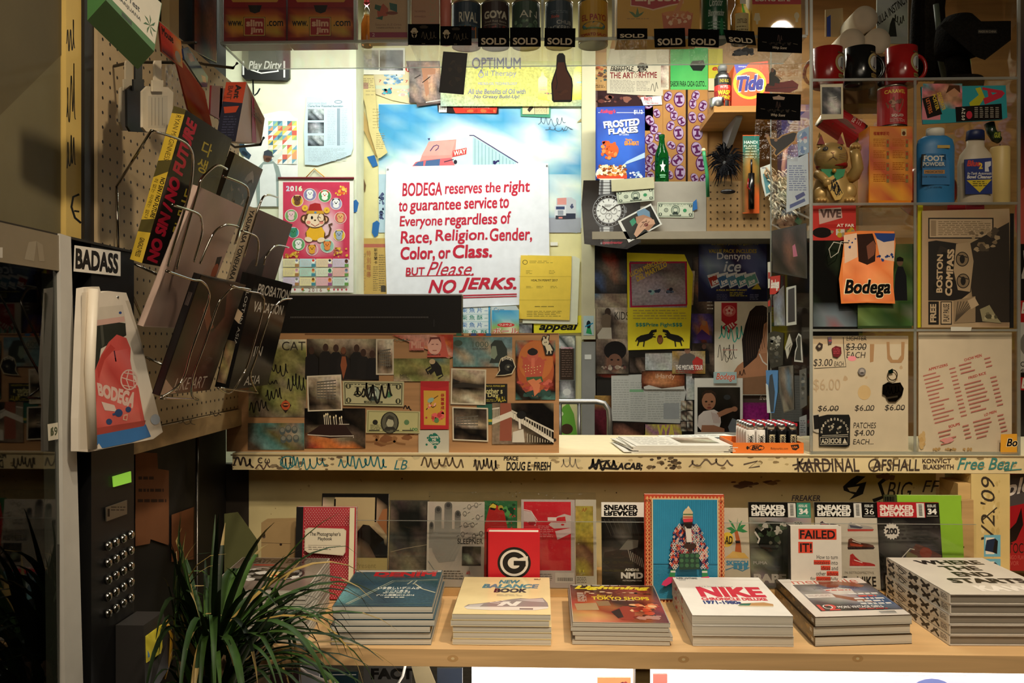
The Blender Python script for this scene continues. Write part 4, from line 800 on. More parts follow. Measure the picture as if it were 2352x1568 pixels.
def f(g):g.p([(1556,850),(1562,818),(1580,808),(1596,816),(1602,850)],'5a5450').p([(1590,830),(1600,818),(1614,826),(1614,850),(1594,850)],'b0302c').e(1579,804,7,8,'8a6450').t('THE MIXTAPE TOUR',1552,838,1614,849,'e8e0d8',.03).hl(1552,850,1612,858,2,'8a3028',.4,3,5)
pic('mixtape_flyer','small flyer of two people in grey and red coats','flyer',(1544,806,1620,858),['yeey','ecde','ydry'],DK,4,'b8a060',f)
pic('grey_note','crumpled grey paper sheet behind the mixtape flyer','paper',(1482,810,1548,850),['ffef','feef','efff'],dict(e='9a9c98',f='b8bab4'),2,'b0b0ac')
def f(g):
 for i in range(4):g.hl(1408+i*40,872+(i%2)*6,1444+i*40,966,17,'9a9c98',.3,i,5)
 g.r(1446,894,1478,900,'7aa880').r(1524,926,1560,962,'96999a')
sheet('listings_page','big pale newspaper listings sheet taped on the door','newspaper',[(1404,862),(1560,856),(1576,900),(1562,972),(1405,966)],DD-.003,'b8b9b4',f)
def f(g):
 g.gr(1474,852,1572,892,['abbba','bcdcb','bddcb','aaaba'],dict(a='241410',b='6a3420',c='a86840',d='c88a5c')).t('iHardy',1506,858,1550,872,'d8b8a0',.0).p([(1478,888),(1490,884),(1520,892),(1572,886),(1572,894),(1480,894)],'c8c4bc')
sheet('torn_banner','torn brown strip with an orange glow across the listings sheet','picture',[(1474,852),(1572,856),(1574,888),(1540,893),(1482,890),(1473,878)],DD-.006,'3a2018',f)
for i in range(6):
 x=1564+(i%2)*14;y=920+(i//2)*24;rr=random.Random(i)
 pic('thumbnail_print',['small dark portrait print topmost in the column next to the baby photograph','small grey portrait print topmost beside the white photo border','small brown portrait print in the middle of the narrow column','small dim print in the middle beside the white photo border','small pale print lowest in the narrow column of portraits','small round patterned print lowest beside the white photo border'][i],'print',(x,y,x+13,y+22),[''.join(rr.choice('bcdef') for _ in range(3)) for _ in range(4)],DK,4+i*.1,'c8c4bc')
pic('long_clipping','narrow grey clipping column under the mixtape flyer','paper',(1576,858,1598,918),['eff','fed','fee','eff'],dict(d='8a8c88',e='a8aaa6',f='bcbeb8'),2,'b0b0ac')
def f(g):
 g.gr(1602,889,1700,992,['aaaaabaa','aabaaaba','aaaaaaab','abaaaaba','aaaaabca'],dict(a='100e0e',b='241e1c',c='3a3a3c'),'gloss',.1)
 SK='9a6a50';g.p([(1602,978),(1604,955),(1616,944),(1640,940),(1654,948),(1656,970),(1650,990),(1612,990)],'d0c4bc').e(1628,921,16,20,SK).p([(1612,918),(1612,904),(1620,896),(1634,895),(1644,902),(1645,914),(1638,902),(1618,903)],'2c1c16').e(1622,922,3,2,'1a100c').e(1635,922,3,2,'1a100c').e(1629,929,3,2,'7a4c3a').e(1629,936,5,2.4,'7a3c34').p([(1646,948),(1668,938),(1684,935),(1684,944),(1670,950),(1652,958)],SK).e(1687,939,7,6,SK).p([(1612,976),(1640,976),(1664,984),(1664,992),(1610,992)],SK)
 for i in range(6):g.ln([(1634+i*3,946+i),(1640+i*3,972)],1,'a8847c')
 g.p([(1672,980),(1682,960),(1696,966),(1700,992),(1676,992)],'6a6e72').e(1670,912,8,6,'2c3034')
sheet('baby_photograph','white bordered instant photograph of a baby in a pale shirt','photograph',(1595,868,1706,1002),DD-.012,'dad6cc',f,.001,'gloss')
def f(g):g.r(1639,854,1692,880,'a8c0c0').t('Bodega',1645,857,1688,876,'f0f0ea',.09,.25).t('Bodega',1645,857,1688,876,'d8583c',.02,.25)
sheet('sticker','pale blue sticker with orange lettering over the baby photograph','sticker',(1639,854,1692,880),DD-.016,'a8c0c0',f)
pic('magenta_leaflet','magenta leaflet with a dark heading at the door edge','leaflet',(1706,904,1766,996),['bbb','mmm','mnm','mmn'],dict(b='4a3c38',m='8a1f6a',n='9a2c78'),1,'8a1f6a',lambda g:(g.r(1706,904,1766,924,'4a3a34'),g.t('free',1745,908,1764,918,'c8b8a8',.02,.2)))
pic('floral_leaflet','pink and yellow leaflet low on the door','leaflet',(1480,974,1566,1012),['pypyp','ypppy','pyypp'],dict(p='9a6a80',y='b8a848'),1,'8a6a70',lambda g:g.t('VYA',1510,975,1550,1006,'c8b84a',.05))
pic('face_poster','dark face poster low on the door behind the chair','poster',(1408,970,1482,1015),['aabb','csbb','bssb','abba'],dict(a='14100e',b='2e1e1a',c='5a3428',s='8a5a48'),1)
pic('red_leaflet','dark red leaflet behind the chair back','leaflet',(1366,908,1406,1012),['yyb','rrb','arb','rab'],dict(a='2a0e12',b='3a1418',r='5a1c28',y='a88a48'),0)
# ================================================================ photo covered box on the counter
BD=2.226
def ZZ(x,y):return (520+x*.34014,740+y*.34014)
o=root('plywood_box','low tan plywood box covered with taped photographs and banknotes','box',(-.4,BD+.07,1.0552))
a=px(520,765,BD);b=px(1284,764,BD)
g=G(m='wood').box(a.x,b.x,BD,BD+.13,1.0552,a.z,'ab8054').plane(PY(BD))
g.blots(840,990,960,1030,7,['8a5c34','7a4e2c'],8,26,3,.4).sc(925,930,945,942,3,'2a1e14',4,7).sc(840,1000,935,1020,5,'8a6038',5,8).e(1274,1010,4,4,'2a1c12',10)
g.p([(700,769),(900,770),(1030,772),(1282,768),(1282,766),(1030,768),(860,766),(700,766)],'6a4426')
for i,c_ in enumerate(['2a6a4a','c8a070','3a4a88','b83a2c','2a6a9a']):g.r(1048+i*17,765,1060+i*17,771,c_)
g.build('plywood_body',o)
G(m='clear').rs if 0 else None
CP=dict(a='0e0c0a',b='2c241c',c='54483a',d='84745c',e='b0a084',f='d2c6aa',g='5c5a34',h='8a8a50',r='a8422c',o='c07038',t='4f7a70',u='6a8a88',x='c8907c')
def bx(name,lab,cat,zq,rows,k=1,base='b8ac92',extra=None,m='satin',grp=None,rim=0):
 q=[ZZ(*p) for p in (rect(*zq) if not isinstance(zq[0],tuple) else zq)]
 def f(g):
  if rows:
   cx=sum(p[0]for p in q)/4;cy=sum(p[1]for p in q)/4
   qq=[(p[0]+rim*(1 if p[0]<cx else -1),p[1]+rim*(1 if p[1]<cy else -1)) for p in q]
   g.gr(0,0,0,0,rows,CP,quad=qq,m='photo')
  if extra:extra(g)
 return sheet(name,lab,cat,q,BD-.0014*k,base,f,.0007,m,grp)
def Zt(g,s,x0,y0,x1,y1,c,b=.01,sl=0):a_=ZZ(x0,y0);b_=ZZ(x1,y1);g.t(s,*a_,*b_,c,b,sl)
def f(g):
 Zt(g,'CAT',375,130,533,190,'2a241c',.0);Zt(g,'I',306,135,318,186,'2a241c',.0)
 for i,q in enumerate([(280,270,420,360),(240,390,350,420),(260,440,380,530),(150,520,290,610)]):g.sc(*ZZ(q[0],q[1]),*ZZ(q[2],q[3]),2.6,'1e1a12',41+i,14,2)
 g.sc(*ZZ(405,340),*ZZ(535,470),2.4,'1c1811',51,16,2)
bx('cat_poster','greenish poster with large capital lettering at the dark end of the box','poster',(150,115,540,640),['ffffff','ehhhgh','egghhg','hdhhgd','hhgdhh','dghhhg','hdghhd','dcddcd'],1,'cfc6aa',f)
bx('sticker','orange and black round face sticker on the greenish poster','sticker',[(362,560),(400,520),(438,560),(400,612)],None,2,'2a1a16',lambda g:(g.e(*ZZ(400,560),10,11,'b85028'),g.e(*ZZ(400,558),7,5,'3a1a14'),g.r(*ZZ(385,552),*ZZ(418,560),'d8884a')))
bx('banknote','teal banknote with a row of portraits under the greenish poster','banknote',(145,680,525,860),['cttgdt','ctgdet','cutgdt','ccutgc'],2,'5a7468',lambda g:[Zt(g,'GHANA',270,708,335,722,'3a3a34',.02)]+[g.e(*ZZ(x,y),7,9,'4c5450') and g.e(*ZZ(x,y-8),5,5,'7c7a6a') for x,y in ((378,735),(418,720),(460,725),(385,790),(425,785),(470,785))],grp='banknotes on the plywood box')
def f(g):
 for x,y,c_ in [(575,200,'120e0c'),(670,180,'17120e'),(740,185,'120e0c'),(790,210,'1a1512'),(880,185,'14110e'),(925,215,'181411'),(985,225,'120e0c')]:
  g.p([ZZ(x-45,385),ZZ(x-42,y+40),ZZ(x-20,y+15),ZZ(x+20,y+15),ZZ(x+45,y+45),ZZ(x+45,385)],c_).e(*ZZ(x,y-10),6.5,9,'3a2418')
 g.e(*ZZ(790,190),6,8,'6a4028').p([ZZ(780,230),ZZ(805,230),ZZ(815,290),ZZ(790,385),ZZ(770,290)],'8a4c2c')
bx('group_photograph','dark photograph of a group in dark suits on the box','photograph',(543,112,1030,392),['ceeeec','bcdcdb','babacb','aababa','aabcba'],1,'1c1612',f)
def bld(x0,y0,x1,y1,n,mrows):
 def f(g):
  for i in range(n):
   t=i/n;ya=y0+(y1-y0)*t;g.p([ZZ(x0,ya),ZZ(x1,ya+8-20*(1-t)),ZZ(x1,ya+16-20*(1-t)),ZZ(x0,ya+10)],'5c564a')
  for i in range(6):x=x0+(x1-x0)*i/6;g.r(*ZZ(x,y0),*ZZ(x+4,y1),'6e6758')
 return f
bx('photograph','old monochrome photograph of a white tower block beside the signed dollar bill','photograph',[(543,362),(775,352),(783,595),(550,602)],['eeeeff','edeffe','cdefed','bdedee','bcdcce','abcbcd','ccddcd'],3,'cfc3a8',bld(610,400,740,520,7,0),grp='old monochrome photographs on the box',rim=3)
bx('photograph','old monochrome photograph half covered by the red banknote','photograph',(1010,112,1130,354),['eeff','deff','bcde','bdcd','cdbc','dede'],2,'c8bca2',bld(1035,190,1110,300,6,0),grp='old monochrome photographs on the box',rim=3)
bx('photograph','old monochrome photograph of a low building with a wide forecourt','photograph',[(1518,310),(1755,318),(1750,558),(1514,552)],['eeeee','deeee','cdded','babcb','cbabc','ddedd','defed','eddfe'],3,'cabfa4',lambda g:g.p([ZZ(1530,420),ZZ(1600,405),ZZ(1740,425),ZZ(1740,440),ZZ(1530,440)],'2a241c').p([ZZ(1530,380),ZZ(1580,400),ZZ(1530,410)],'1c1812'),grp='old monochrome photographs on the box',rim=3)
bx('photograph','old monochrome photograph of a long white hotel under a dark sky','photograph',[(1525,570),(1766,578),(1768,806),(1528,796)],['bbcbb','cccbc','cdccc','cefed','aabab','abaab','bcbba'],3,'cabfa4',bld(1550,640,1700,700,4,0),grp='old monochrome photographs on the box',rim=3)
def f(g):
 g.p([ZZ(1355,235),ZZ(1370,110),ZZ(1400,95),ZZ(1470,95),ZZ(1500,235)],'c05848').e(*ZZ(1405,155),16,22,'dca894').p([ZZ(1362,150),ZZ(1375,100),ZZ(1440,98),ZZ(1452,140),ZZ(1430,112),ZZ(1385,115)],'6a3028').ln([ZZ(1385,150),ZZ(1400,148)],1.5,'6a3028').ln([ZZ(1415,148),ZZ(1430,150)],1.5,'6a3028').ln([ZZ(1392,190),ZZ(1420,190)],1.6,'a04838')
 g.r(*ZZ(1235,135),*ZZ(1335,190),'c07060').hl(*ZZ(1240,140),*ZZ(1330,190),5,'a85848',.4,3,6);Zt(g,'MIL DOBLARES',1248,186,1330,193,'4a2a24',.02);Zt(g,'8658822018',1358,213,1445,224,'3a2420',.02);g.sc(*ZZ(1120,112),*ZZ(1240,124),1.2,'4a6a58',5,14);Zt(g,'MIL',1248,128,1330,175,'d09a84',.05)
bx('banknote','red banknote with a large portrait near the top of the box','banknote',[(1116,85),(1532,82),(1530,232),(1500,244),(1114,236)][:4],['rxxxrr','xxxxor','xoxxxr','xxxoxx'],4,'d8b09a',f,grp='banknotes on the plywood box')
bx('banknote','yellow-green banknote with a black capuchin monkey','banknote',(1130,244,1508,398),['gghgth','hhhhhh','hggdhh','eehhhe'],3,'8c8a4c',lambda g:(Zt(g,'MIL',1172,350,1228,376,'34341c',.0),Zt(g,'COLONES',1172,380,1240,387,'34341c',.0),g.p([ZZ(1370,260),ZZ(1395,250),ZZ(1420,265),ZZ(1450,300),ZZ(1460,350),ZZ(1420,365),ZZ(1405,330),ZZ(1380,355),ZZ(1360,330),ZZ(1385,310)],'17130c'),g.e(*ZZ(1390,265),7,6,'b8a078'),g.ln([ZZ(1380,300),ZZ(1348,320),ZZ(1365,350)],4,'17130c'),g.ln([ZZ(1450,330),ZZ(1462,360),ZZ(1430,380)],3,'17130c')),grp='banknotes on the plywood box')
bx('banknote','grey-green banknote with a long haired portrait and large numerals','banknote',(1530,100,1930,300),['ttduuu','cuueuu','ueuuee','tuudut'],3,'7c8a7c',lambda g:(Zt(g,'1000',1662,130,1770,168,'4a5a4c',.0),Zt(g,'EZER FORINT',1664,172,1770,186,'44443c',.03),g.p([ZZ(1775,275),ZZ(1790,240),ZZ(1785,150),ZZ(1810,120),ZZ(1860,122),ZZ(1895,180),ZZ(1898,240),ZZ(1850,275)],'2c342e'),g.p([ZZ(1790,240),ZZ(1786,190),ZZ(1795,160),ZZ(1820,160),ZZ(1830,220),ZZ(1810,250)],'7c8a74'),g.e(*ZZ(1565,140),10,7,'3a4a3c')),grp='banknotes on the plywood box')
def dol(zq,lab,big=False,**k):
 q=[ZZ(*p) for p in zq];g=G(PY(BD-.0014*4),'satin').slab(q,'b4ae84',.0007);bill(g,0,0,0,0,q,ink='3a3a26',paper='b4ae84',seal='4a7a50')
 return g,lab
g,l=dol([(785,395),(1200,400),(1196,568),(790,560)],'');g.sc(*ZZ(910,400),*ZZ(1130,540),4,'1a160e',61,14,2).sc(*ZZ(860,430),*ZZ(1000,500),3.4,'1a160e',62,10,2)
tag(g.build('banknote'),'dollar bill scrawled over in black ink on the box','banknote','banknotes on the plywood box')
q=[ZZ(*p) for p in [(948,592),(1308,602),(1305,750),(942,746)]]
g=G(PY(BD-.0056),'satin').slab(q,'b8b284',.0007).p([ZZ(955,598),ZZ(1300,606),ZZ(1298,744),ZZ(950,740)],'8c8858').p([ZZ(962,604),ZZ(1294,612),ZZ(1290,738),ZZ(958,734)],'b4ae78').e(*ZZ(1103,678),21,25,'24221a').e(*ZZ(1103,678),18,23,'5c5a48').e(*ZZ(1105,672),9,13,'aaa688').p([ZZ(1070,700),ZZ(1080,640),ZZ(1100,625),ZZ(1130,640),ZZ(1138,700),ZZ(1125,660),ZZ(1092,652)],'3a382c').p([ZZ(1062,725),ZZ(1080,705),ZZ(1130,705),ZZ(1146,725)],'2c2a22').e(*ZZ(1005,675),6,6,'24221a').e(*ZZ(1217,675),6,6,'5a7a50')
Zt(g,'100',1240,712,1290,734,'4a7a48',.03);g.hl(*ZZ(972,690),*ZZ(1050,728),5,'4a4834',.4,3,6).hl(*ZZ(962,726),*ZZ(1290,738),1,'3a3828',.6,4,20)
tag(g.build('banknote'),'hundred dollar bill with a large oval portrait below the scrawled dollar','banknote','banknotes on the plywood box')
def f(g):
 for x,h in ((660,640),(672,630),(684,628),(700,645),(725,650),(740,640),(765,655),(778,648)):g.ln([ZZ(x+6,700),ZZ(x,h)],1.6,'d8ccb0').e(*ZZ(x,h-8),1.6,3,'f0e0b0')
 g.p([ZZ(545,755),ZZ(640,690),ZZ(800,690),ZZ(860,770),ZZ(700,782)],'2a1610').ln([ZZ(548,758),ZZ(700,768),ZZ(860,766),ZZ(858,780)],2,'c8bca8').ln([ZZ(760,688),ZZ(830,688)],2,'b8ac98')
bx('birthday_photograph','dark photograph of a cake with lit candles at the foot of the box','photograph',(528,580,938,850),['aaaaab','aababb','babbab','bdddcb','coodcc','brooob'],2,'1a100c',f)
def f(g):
 q=[ZZ(1332,460),ZZ(1482,462),ZZ(1480,695),ZZ(1334,692)];g.p(q,'c89a3c').p([ZZ(1312,430),ZZ(1406,448),ZZ(1500,430),ZZ(1500,398),ZZ(1314,398)],'a82426')
 for i,c_ in enumerate('恭賀事成'):g.t(c_,*ZZ(1447,480+i*28),*ZZ(1472,504+i*28),'9c2a1e',.04)
 g.ln([ZZ(1350,590),ZZ(1372,560),ZZ(1395,575),ZZ(1415,560)],2.4,'4a2a18').ln([ZZ(1372,560),ZZ(1400,515),ZZ(1430,495)],1.6,'4a2a18').e(*ZZ(1380,525),8,5,'8aa898',a=-.5).blots(*ZZ(1345,540),*ZZ(1420,590),9,['d86a58','e8a898'],2,4,3).blots(*ZZ(1370,590),*ZZ(1480,685),16,['b83a3a','d86058','5a8048','c84a48'],4,9,4).blots(*ZZ(1340,630),*ZZ(1365,660),3,['b83a3a'],2,3,4)
bx('red_envelope','red envelope with gold panel of birds and peonies','envelope',(1311,397,1502,722),None,4,'b4282a',f,grp=None)
def f(g):
 c=ZZ(1403,790);g.blots(c[0]-17,c[1]-16,c[0]+17,c[1]+16,16,['1f6a56'],6,11,7).e(*c,12,11,'1f6a56').e(*ZZ(1352,825),2.6,2.6,'1f6a56').e(*ZZ(1410,842),3.6,4,'1f6a56').e(*ZZ(1360,780),2.4,2.4,'1f6a56')
 for i,s in enumerate(('WIPE','ME','DOWN')):Zt(g,s,1376 if i!=1 else 1390,768+i*18,1432 if i!=1 else 1416,783+i*18,'d8d4c0',.03)
bx('sticker','white square sticker with a green splash on the box','sticker',(1297,728,1503,882),None,3,'b9b5a2',f)
def f(g):
 Zt(g,'BODEGA',1860,236,1925,262,'c8c0a8',.05);g.e(*ZZ(1895,300),15,17,'0c0c0c').e(*ZZ(1905,305),9,8,'33332e').e(*ZZ(1918,312),5,5,'0c0c0c').e(*ZZ(1903,300),3,2.4,'8a8878').ln([ZZ(1850,345),ZZ(1875,338),ZZ(1905,345)],3,'0c0c0c')
bx('sticker','black round sticker of a gas mask head on the box','sticker',[(1818,362),(1842,325),(1838,290),(1852,245),(1890,225),(1935,245),(1955,300),(1930,350),(1880,360)],None,4,'c9bc98',lambda g:(g.p([ZZ(1826,358),ZZ(1848,325),ZZ(1842,290),ZZ(1856,250),ZZ(1890,231),ZZ(1930,250),ZZ(1948,300),ZZ(1925,344),ZZ(1880,354)],'0e0e0d'),f(g)))
def f(g):
 g.e(*ZZ(2088,320),42,62,'a8542c',30).e(*ZZ(2088,260),40,46,'b86a34',30)
 SK='b0503c';g.blots(*ZZ(1955,380),*ZZ(2215,470),26,['a84438','c0604c','8a3a30'],5,11,4,.7).blots(*ZZ(1955,440),*ZZ(2215,515),14,['1e3a34','2a4a40','244038'],6,12,5,.8)
 g.p([ZZ(2000,260),ZZ(2015,235),ZZ(2120,235),ZZ(2150,270),ZZ(2130,370),ZZ(2020,370)],SK).e(*ZZ(2068,225),13,15,'b85a44').e(*ZZ(2068,200),12,8,'1a1210').e(*ZZ(2068,185),6,4,'1a1210').p([ZZ(2060,240),ZZ(2082,240),ZZ(2082,290),ZZ(2070,320),ZZ(2058,290)],'c86a50').ln([ZZ(2020,270),ZZ(2000,300),ZZ(2030,330)],4,SK).ln([ZZ(2125,265),ZZ(2160,250)],4,SK).ln([ZZ(2015,250),ZZ(1990,230)],4,SK)
 g.p([ZZ(2025,370),ZZ(2130,365),ZZ(2140,400),ZZ(2090,420),ZZ(2030,400)],'3a5a34').p([ZZ(2030,395),ZZ(2075,380),ZZ(2120,420),ZZ(2110,470),ZZ(2080,500),ZZ(2070,440)],'c87850').ln([ZZ(2125,390),ZZ(2060,420)],8,'c87850')
 for i in range(16):g.e(*ZZ(2020+(i%6)*20,290+(i*37%60)),1.5,1.2,'d8b878',6)
bx('deity_print','colourful print of a seated many armed figure on an orange ground','print',(1953,122,2222,522),['ddrord','troort','arooor','boorra','brorrb','brrrra','abtbba','tbabtt'],2,'4a5044',f)
def f(g):
 g.e(*ZZ(2155,135),8,8,'c8bea0').p([ZZ(2158,118),ZZ(2168,88),ZZ(2178,92),ZZ(2170,125)],'c8bea0').p([ZZ(2140,122),ZZ(2138,98),ZZ(2148,96),ZZ(2152,122)],'c8bea0').p([ZZ(2150,155),ZZ(2185,150),ZZ(2205,190),ZZ(2165,195)],'c8bea0').ln([ZZ(2170,190),ZZ(2165,215)],3,'c8bea0').ln([ZZ(2188,190),ZZ(2192,212)],3,'c8bea0').e(*ZZ(2150,136),1.2,1.6,'1a1712',6).e(*ZZ(2160,134),1.2,1.6,'1a1712',6)
bx('sticker','small white rabbit sticker at the upper corner of the deity print','sticker',[(2128,118),(2136,92),(2152,90),(2160,108),(2164,82),(2184,84),(2178,130),(2215,180),(2205,222),(2155,222),(2140,160)],None,4,'1a1712',f)
bx('mothers_day_sticker','black and yellow sticker with looping letters on the box','sticker',(1748,415,1897,548),None,2,'14140e',lambda g:(Zt(g,'other s',1752,445,1865,482,'b8b074',.03),Zt(g,'Day',1765,478,1838,512,'b8b074',.03),Zt(g,'N.Y.O. FOTOS 2009',1756,424,1880,436,'b8a83c',.02),g.sc(*ZZ(1820,500),*ZZ(1888,536),1.6,'b8a83c',5,12),g.hl(*ZZ(1755,520),*ZZ(1820,540),2,'a89a3c',.4,3,5)))
bx('green_strip','green and yellow strip between two of the lower photographs','strip',[(1690,560),(1800,545),(1800,690),(1770,690),(1768,578),(1692,578)],None,1,'2a5a48',lambda g:g.r(*ZZ(1768,655),*ZZ(1798,672),'b0a83a'))
def f(g):
 g.p([ZZ(1850,545),ZZ(1920,545),ZZ(1930,620),ZZ(1925,800),ZZ(1845,800)],'8a4c38').p([ZZ(1795,650),ZZ(1920,600),ZZ(2210,790),ZZ(2210,815),ZZ(1920,640),ZZ(1795,690)],'d0c8b4').p([ZZ(1925,590),ZZ(2210,730),ZZ(2210,742),ZZ(1925,602)],'c8c0ac').p([ZZ(1795,580),ZZ(1845,572),ZZ(1845,582),ZZ(1795,590)],'c8c0ac')
 for i in range(16):x=1935+i*17;y=600+i*8.6;g.r(*ZZ(x,y),*ZZ(x+6,y+55),'b4ac98')
 for i in range(5):g.r(*ZZ(1800+i*10,584),*ZZ(1804+i*10,650),'b4ac98')
 for i in range(10):x=2030+i*17;y=750+i*6;g.r(*ZZ(x,y),*ZZ(x+6,810),'a8a08c')
 g.p([ZZ(1935,740),ZZ(2005,720),ZZ(2015,810),ZZ(1930,810)],'c8c2b0').p([ZZ(1972,640),ZZ(1985,645),ZZ(1990,720),ZZ(1975,720)],'d8d0c0').e(*ZZ(1992,625),11,9,'0e0c0a')
bx('balcony_photograph','colour photograph of white balcony railings and brick columns','photograph',(1795,545,2210,822),['dcbaad','dcaaaa','ddcbaa','ddecba','ddccba'],2,'2a221a',f)
# ================================================================ things lying on the counter
rr=random.Random(3)
for i in range(9):
 z=1.0556+i*.0022;dx=rr.uniform(-.012,.012)
 p=[px(1404,1034,2.24),px(1690,1040,2.24)]
 q=[V((.215+dx,2.45+rr.uniform(-.01,.01),z)),V((.475+dx+rr.uniform(-.01,.02),2.44,z)),V((.50+dx+rr.uniform(-.02,.02),2.235,z)),V((.24+dx+rr.uniform(-.02,.02),2.225,z))]
 g=G(m='paper');g.hexa([v+V((0,0,.002)) for v in q],q,'cfccc2');g.frame([v+V((0,0,.002)) for v in q],100,80);g.n=V((0,0,1))
 g.hl(6,6,46,74,14,'9a968c',.4,i,6).gr(52,8,92,60,['cdcb','bcdc','abcd','ccba'],dict(a='4a4438',b='7a7060',c='a89c88',d='c4bcac'))
 tag(g.build('newspaper'),['lowest thin newspaper in the pile on the counter','second thin newspaper from the bottom of the counter pile','third thin newspaper from the bottom of the counter pile','fourth thin newspaper from the bottom of the counter pile','middle thin newspaper of the counter pile','fourth thin newspaper from the top of the counter pile','third thin newspaper from the top of the counter pile','second thin newspaper from the top of the counter pile','topmost thin printed newspaper of the counter pile'][i],'newspaper','newspapers piled on the counter')
g=G(m='paper')
q=[V((.36,2.62,1.0556)),V((.56,2.60,1.0556)),V((.60,2.462,1.0556)),V((.38,2.47,1.0556))]
g.hexa([v+V((0,0,.012 if i in (1,2) else .004)) for i,v in enumerate(q)],q,'e6e4dc');g.frame([v+V((0,0,.0125 if i in (1,2) else .0045)) for i,v in enumerate(q)],100,60);g.n=V((0,0,1));g.r(52,34,96,52,'5a5c5c').hl(8,8,90,28,4,'a8a8a2',.3,4,8)
tag(g.build('folded_paper'),'white folded sheet behind the newspaper pile and the lighter tray','paper')
# lighter tray
TD=2.235;tx0=px(1683,1040,TD).x;tx1=px(1846,1040,TD).x;tb=TD+.165
o=root('lighter_tray','orange cardboard counter tray full of pocket lighters','tray',((tx0+tx1)/2,TD+.08,1.0556))
g=G(m='satin');hz=1.0556+.027
g.box(tx0,tx1,TD,TD+.003,1.0556,hz,'d9722a').box(tx0,tx0+.003,TD+.003,tb,1.0556,hz,'d9722a').box(tx1-.003,tx1,TD+.003,tb,1.0556,hz,'d9722a').box(tx0,tx1,tb-.003,tb,1.0556,hz,'d9722a').box(tx0+.003,tx1-.003,TD+.003,tb-.003,1.0556,1.059,'c8641e')
g.plane(PY(TD)).e(1738,1028,18,7,'14110e').e(1738,1028,16.5,5.8,'d9722a').t('BIC',1726,1023,1751,1033,'14110e',.05,.3).t('flickyourbic.com',1770,1027,1810,1034,'3a2414',.01).p([(1816,1022),(1834,1020),(1836,1028),(1828,1034),(1820,1032)],'1a1612').t('USA',1820,1024,1832,1029,'d9722a',.03).e(1717,1028,3,4,'14110e');g.build('cardboard_tray',o)
cw=.0245;x_s=px(1716,1008,TD).x+.012
def lighter(x,y,white,lab,first):
 z=1.0592;o=root('pocket_lighter',lab,'lighter',(x,y,z),'pocket lighters in the orange tray');b_='e6e2da' if white else '121214'
 G(m='gloss').lathe([(.0001,0),(.0112,0),(.0115,.002),(.0115,.054),(.0105,.056)],(x,y,z),b_,n=20,sy=.62).build('lighter_body',o)
 g=G(m='metal').lathe([(.0106,.056),(.0106,.070),(.009,.072),(.0001,.072)],(x,y,z),'b8babc',n=16,sy=.62);g.build('metal_hood',o)
 G(m='gloss').box(x+.004,x+.011,y-.005,y+.005,z+.066,z+.0735,'b02430').build('red_button',o)
 if first:
  yf=y-.0075;g=G(m='satin').plane(Plane((0,yf,0),(0,-1,0)));g.frame([V((x-.0075,yf,z+.044)),V((x+.0075,yf,z+.044)),V((x+.0075,yf,z+.008)),V((x-.0075,yf,z+.008))],15,36)
  g.slab(rect(0,0,15,36),'e4e0d4' if white else 'c8bc98',.0022)
  for i in range(12):
   for s_ in (0,12):g.r(s_+(i%2)*1.5,i*3,s_+1.5+(i%2)*1.5,i*3+3,'14140f')
  g.t('BODEGA',0,0,0,0,'1a1614',.05,0,None,[(3.5,33),(3.5,3),(11.5,3),(11.5,33)]).r(4.5,20,11,33,'a02c2c');g.t('BO',0,0,0,0,'e8d8c8',.04,0,None,[(5,32),(5,21),(10.5,21),(10.5,32)])
  g.build('printed_label',o)
 return o
names=['first','second','third','fourth','fifth']
for r_ in range(5):
 for c_ in range(5):
  wh=c_<2
  lighter(x_s+c_*.0275,TD+.016+r_*.028,wh,f"{'white' if wh else 'black'} lighter in the {['front', 'second', 'middle', 'fourth', 'rear'][r_]} row of the orange tray, {names[c_]} from the newspapers",r_==0)
# ================================================================ hanging acrylic case with groceries
CD=2.2;CBk=2.41;zb=px(1200,92,CD).z;x0=px(507,90,CD).x;x1=px(1853,90,CD).x;zt=zb+.42
o=root('acrylic_case','long clear acrylic case of groceries hung over the counter','display case',((x0+x1)/2,2.3,zb))
T=.004
G(m='clear').box(x0,x1,CD,CD+.003,zb,zt,'fff').build('clear_front',o)
G(m='haze').box(x0,x1,CD+.004,CBk,zb,zb+T,'fff').build('clear_floor',o)
G(m='clear').box(x0,x1,CBk-.003,CBk,zb+T,zt,'fff').build('clear_back',o)
g=G(m='edge');g.box(x0,x1,CD-.0005,CD+.0045,zb-.0015,zb+.0055,'fff').box(x0,x1,CBk-.001,CBk+.001,zb-.001,zb+.002,'fff');g.build('polished_edge',o)
for x in (507,816,939,1246,1409,1853):
 X=px(x,90,CD).x;G(m='clear').box(X-.002,X+.002,CD+.004,CBk-.004,zb+T,zt,'fff').build('divider',o);G(m='edge').box(X-.0035,X+.0035,CD-.001,CD+.004,zb+.004,zt,'fff').build('divider_edge',o)
G(m='edge').box(x0-.002,x0+.002,CD,CBk,zb-.001,zb+.004,'fff').build('side_edge',o)
for X in (x0+.02,.0,x1-.02):G(m='metal').tube([(X,2.3,zt),(X,2.3,2.95)],.003,'888').build('hanger_rod',o)
zs=zb+T+.0005
def grocer(name,lab,cat,xa,xb,dd,fn,m='satin',col='fff',depth=.06,part='carton',h=.19):
 A,B=px(xa,80,dd).x,px(xb,80,dd).x;o=root(name,lab,cat,((A+B)/2,dd,zs))
 g=G(m=m).box(A,B,dd,dd+depth,zs,zs+h,col).plane(PY(dd));fn(g);g.build(part,o);return o
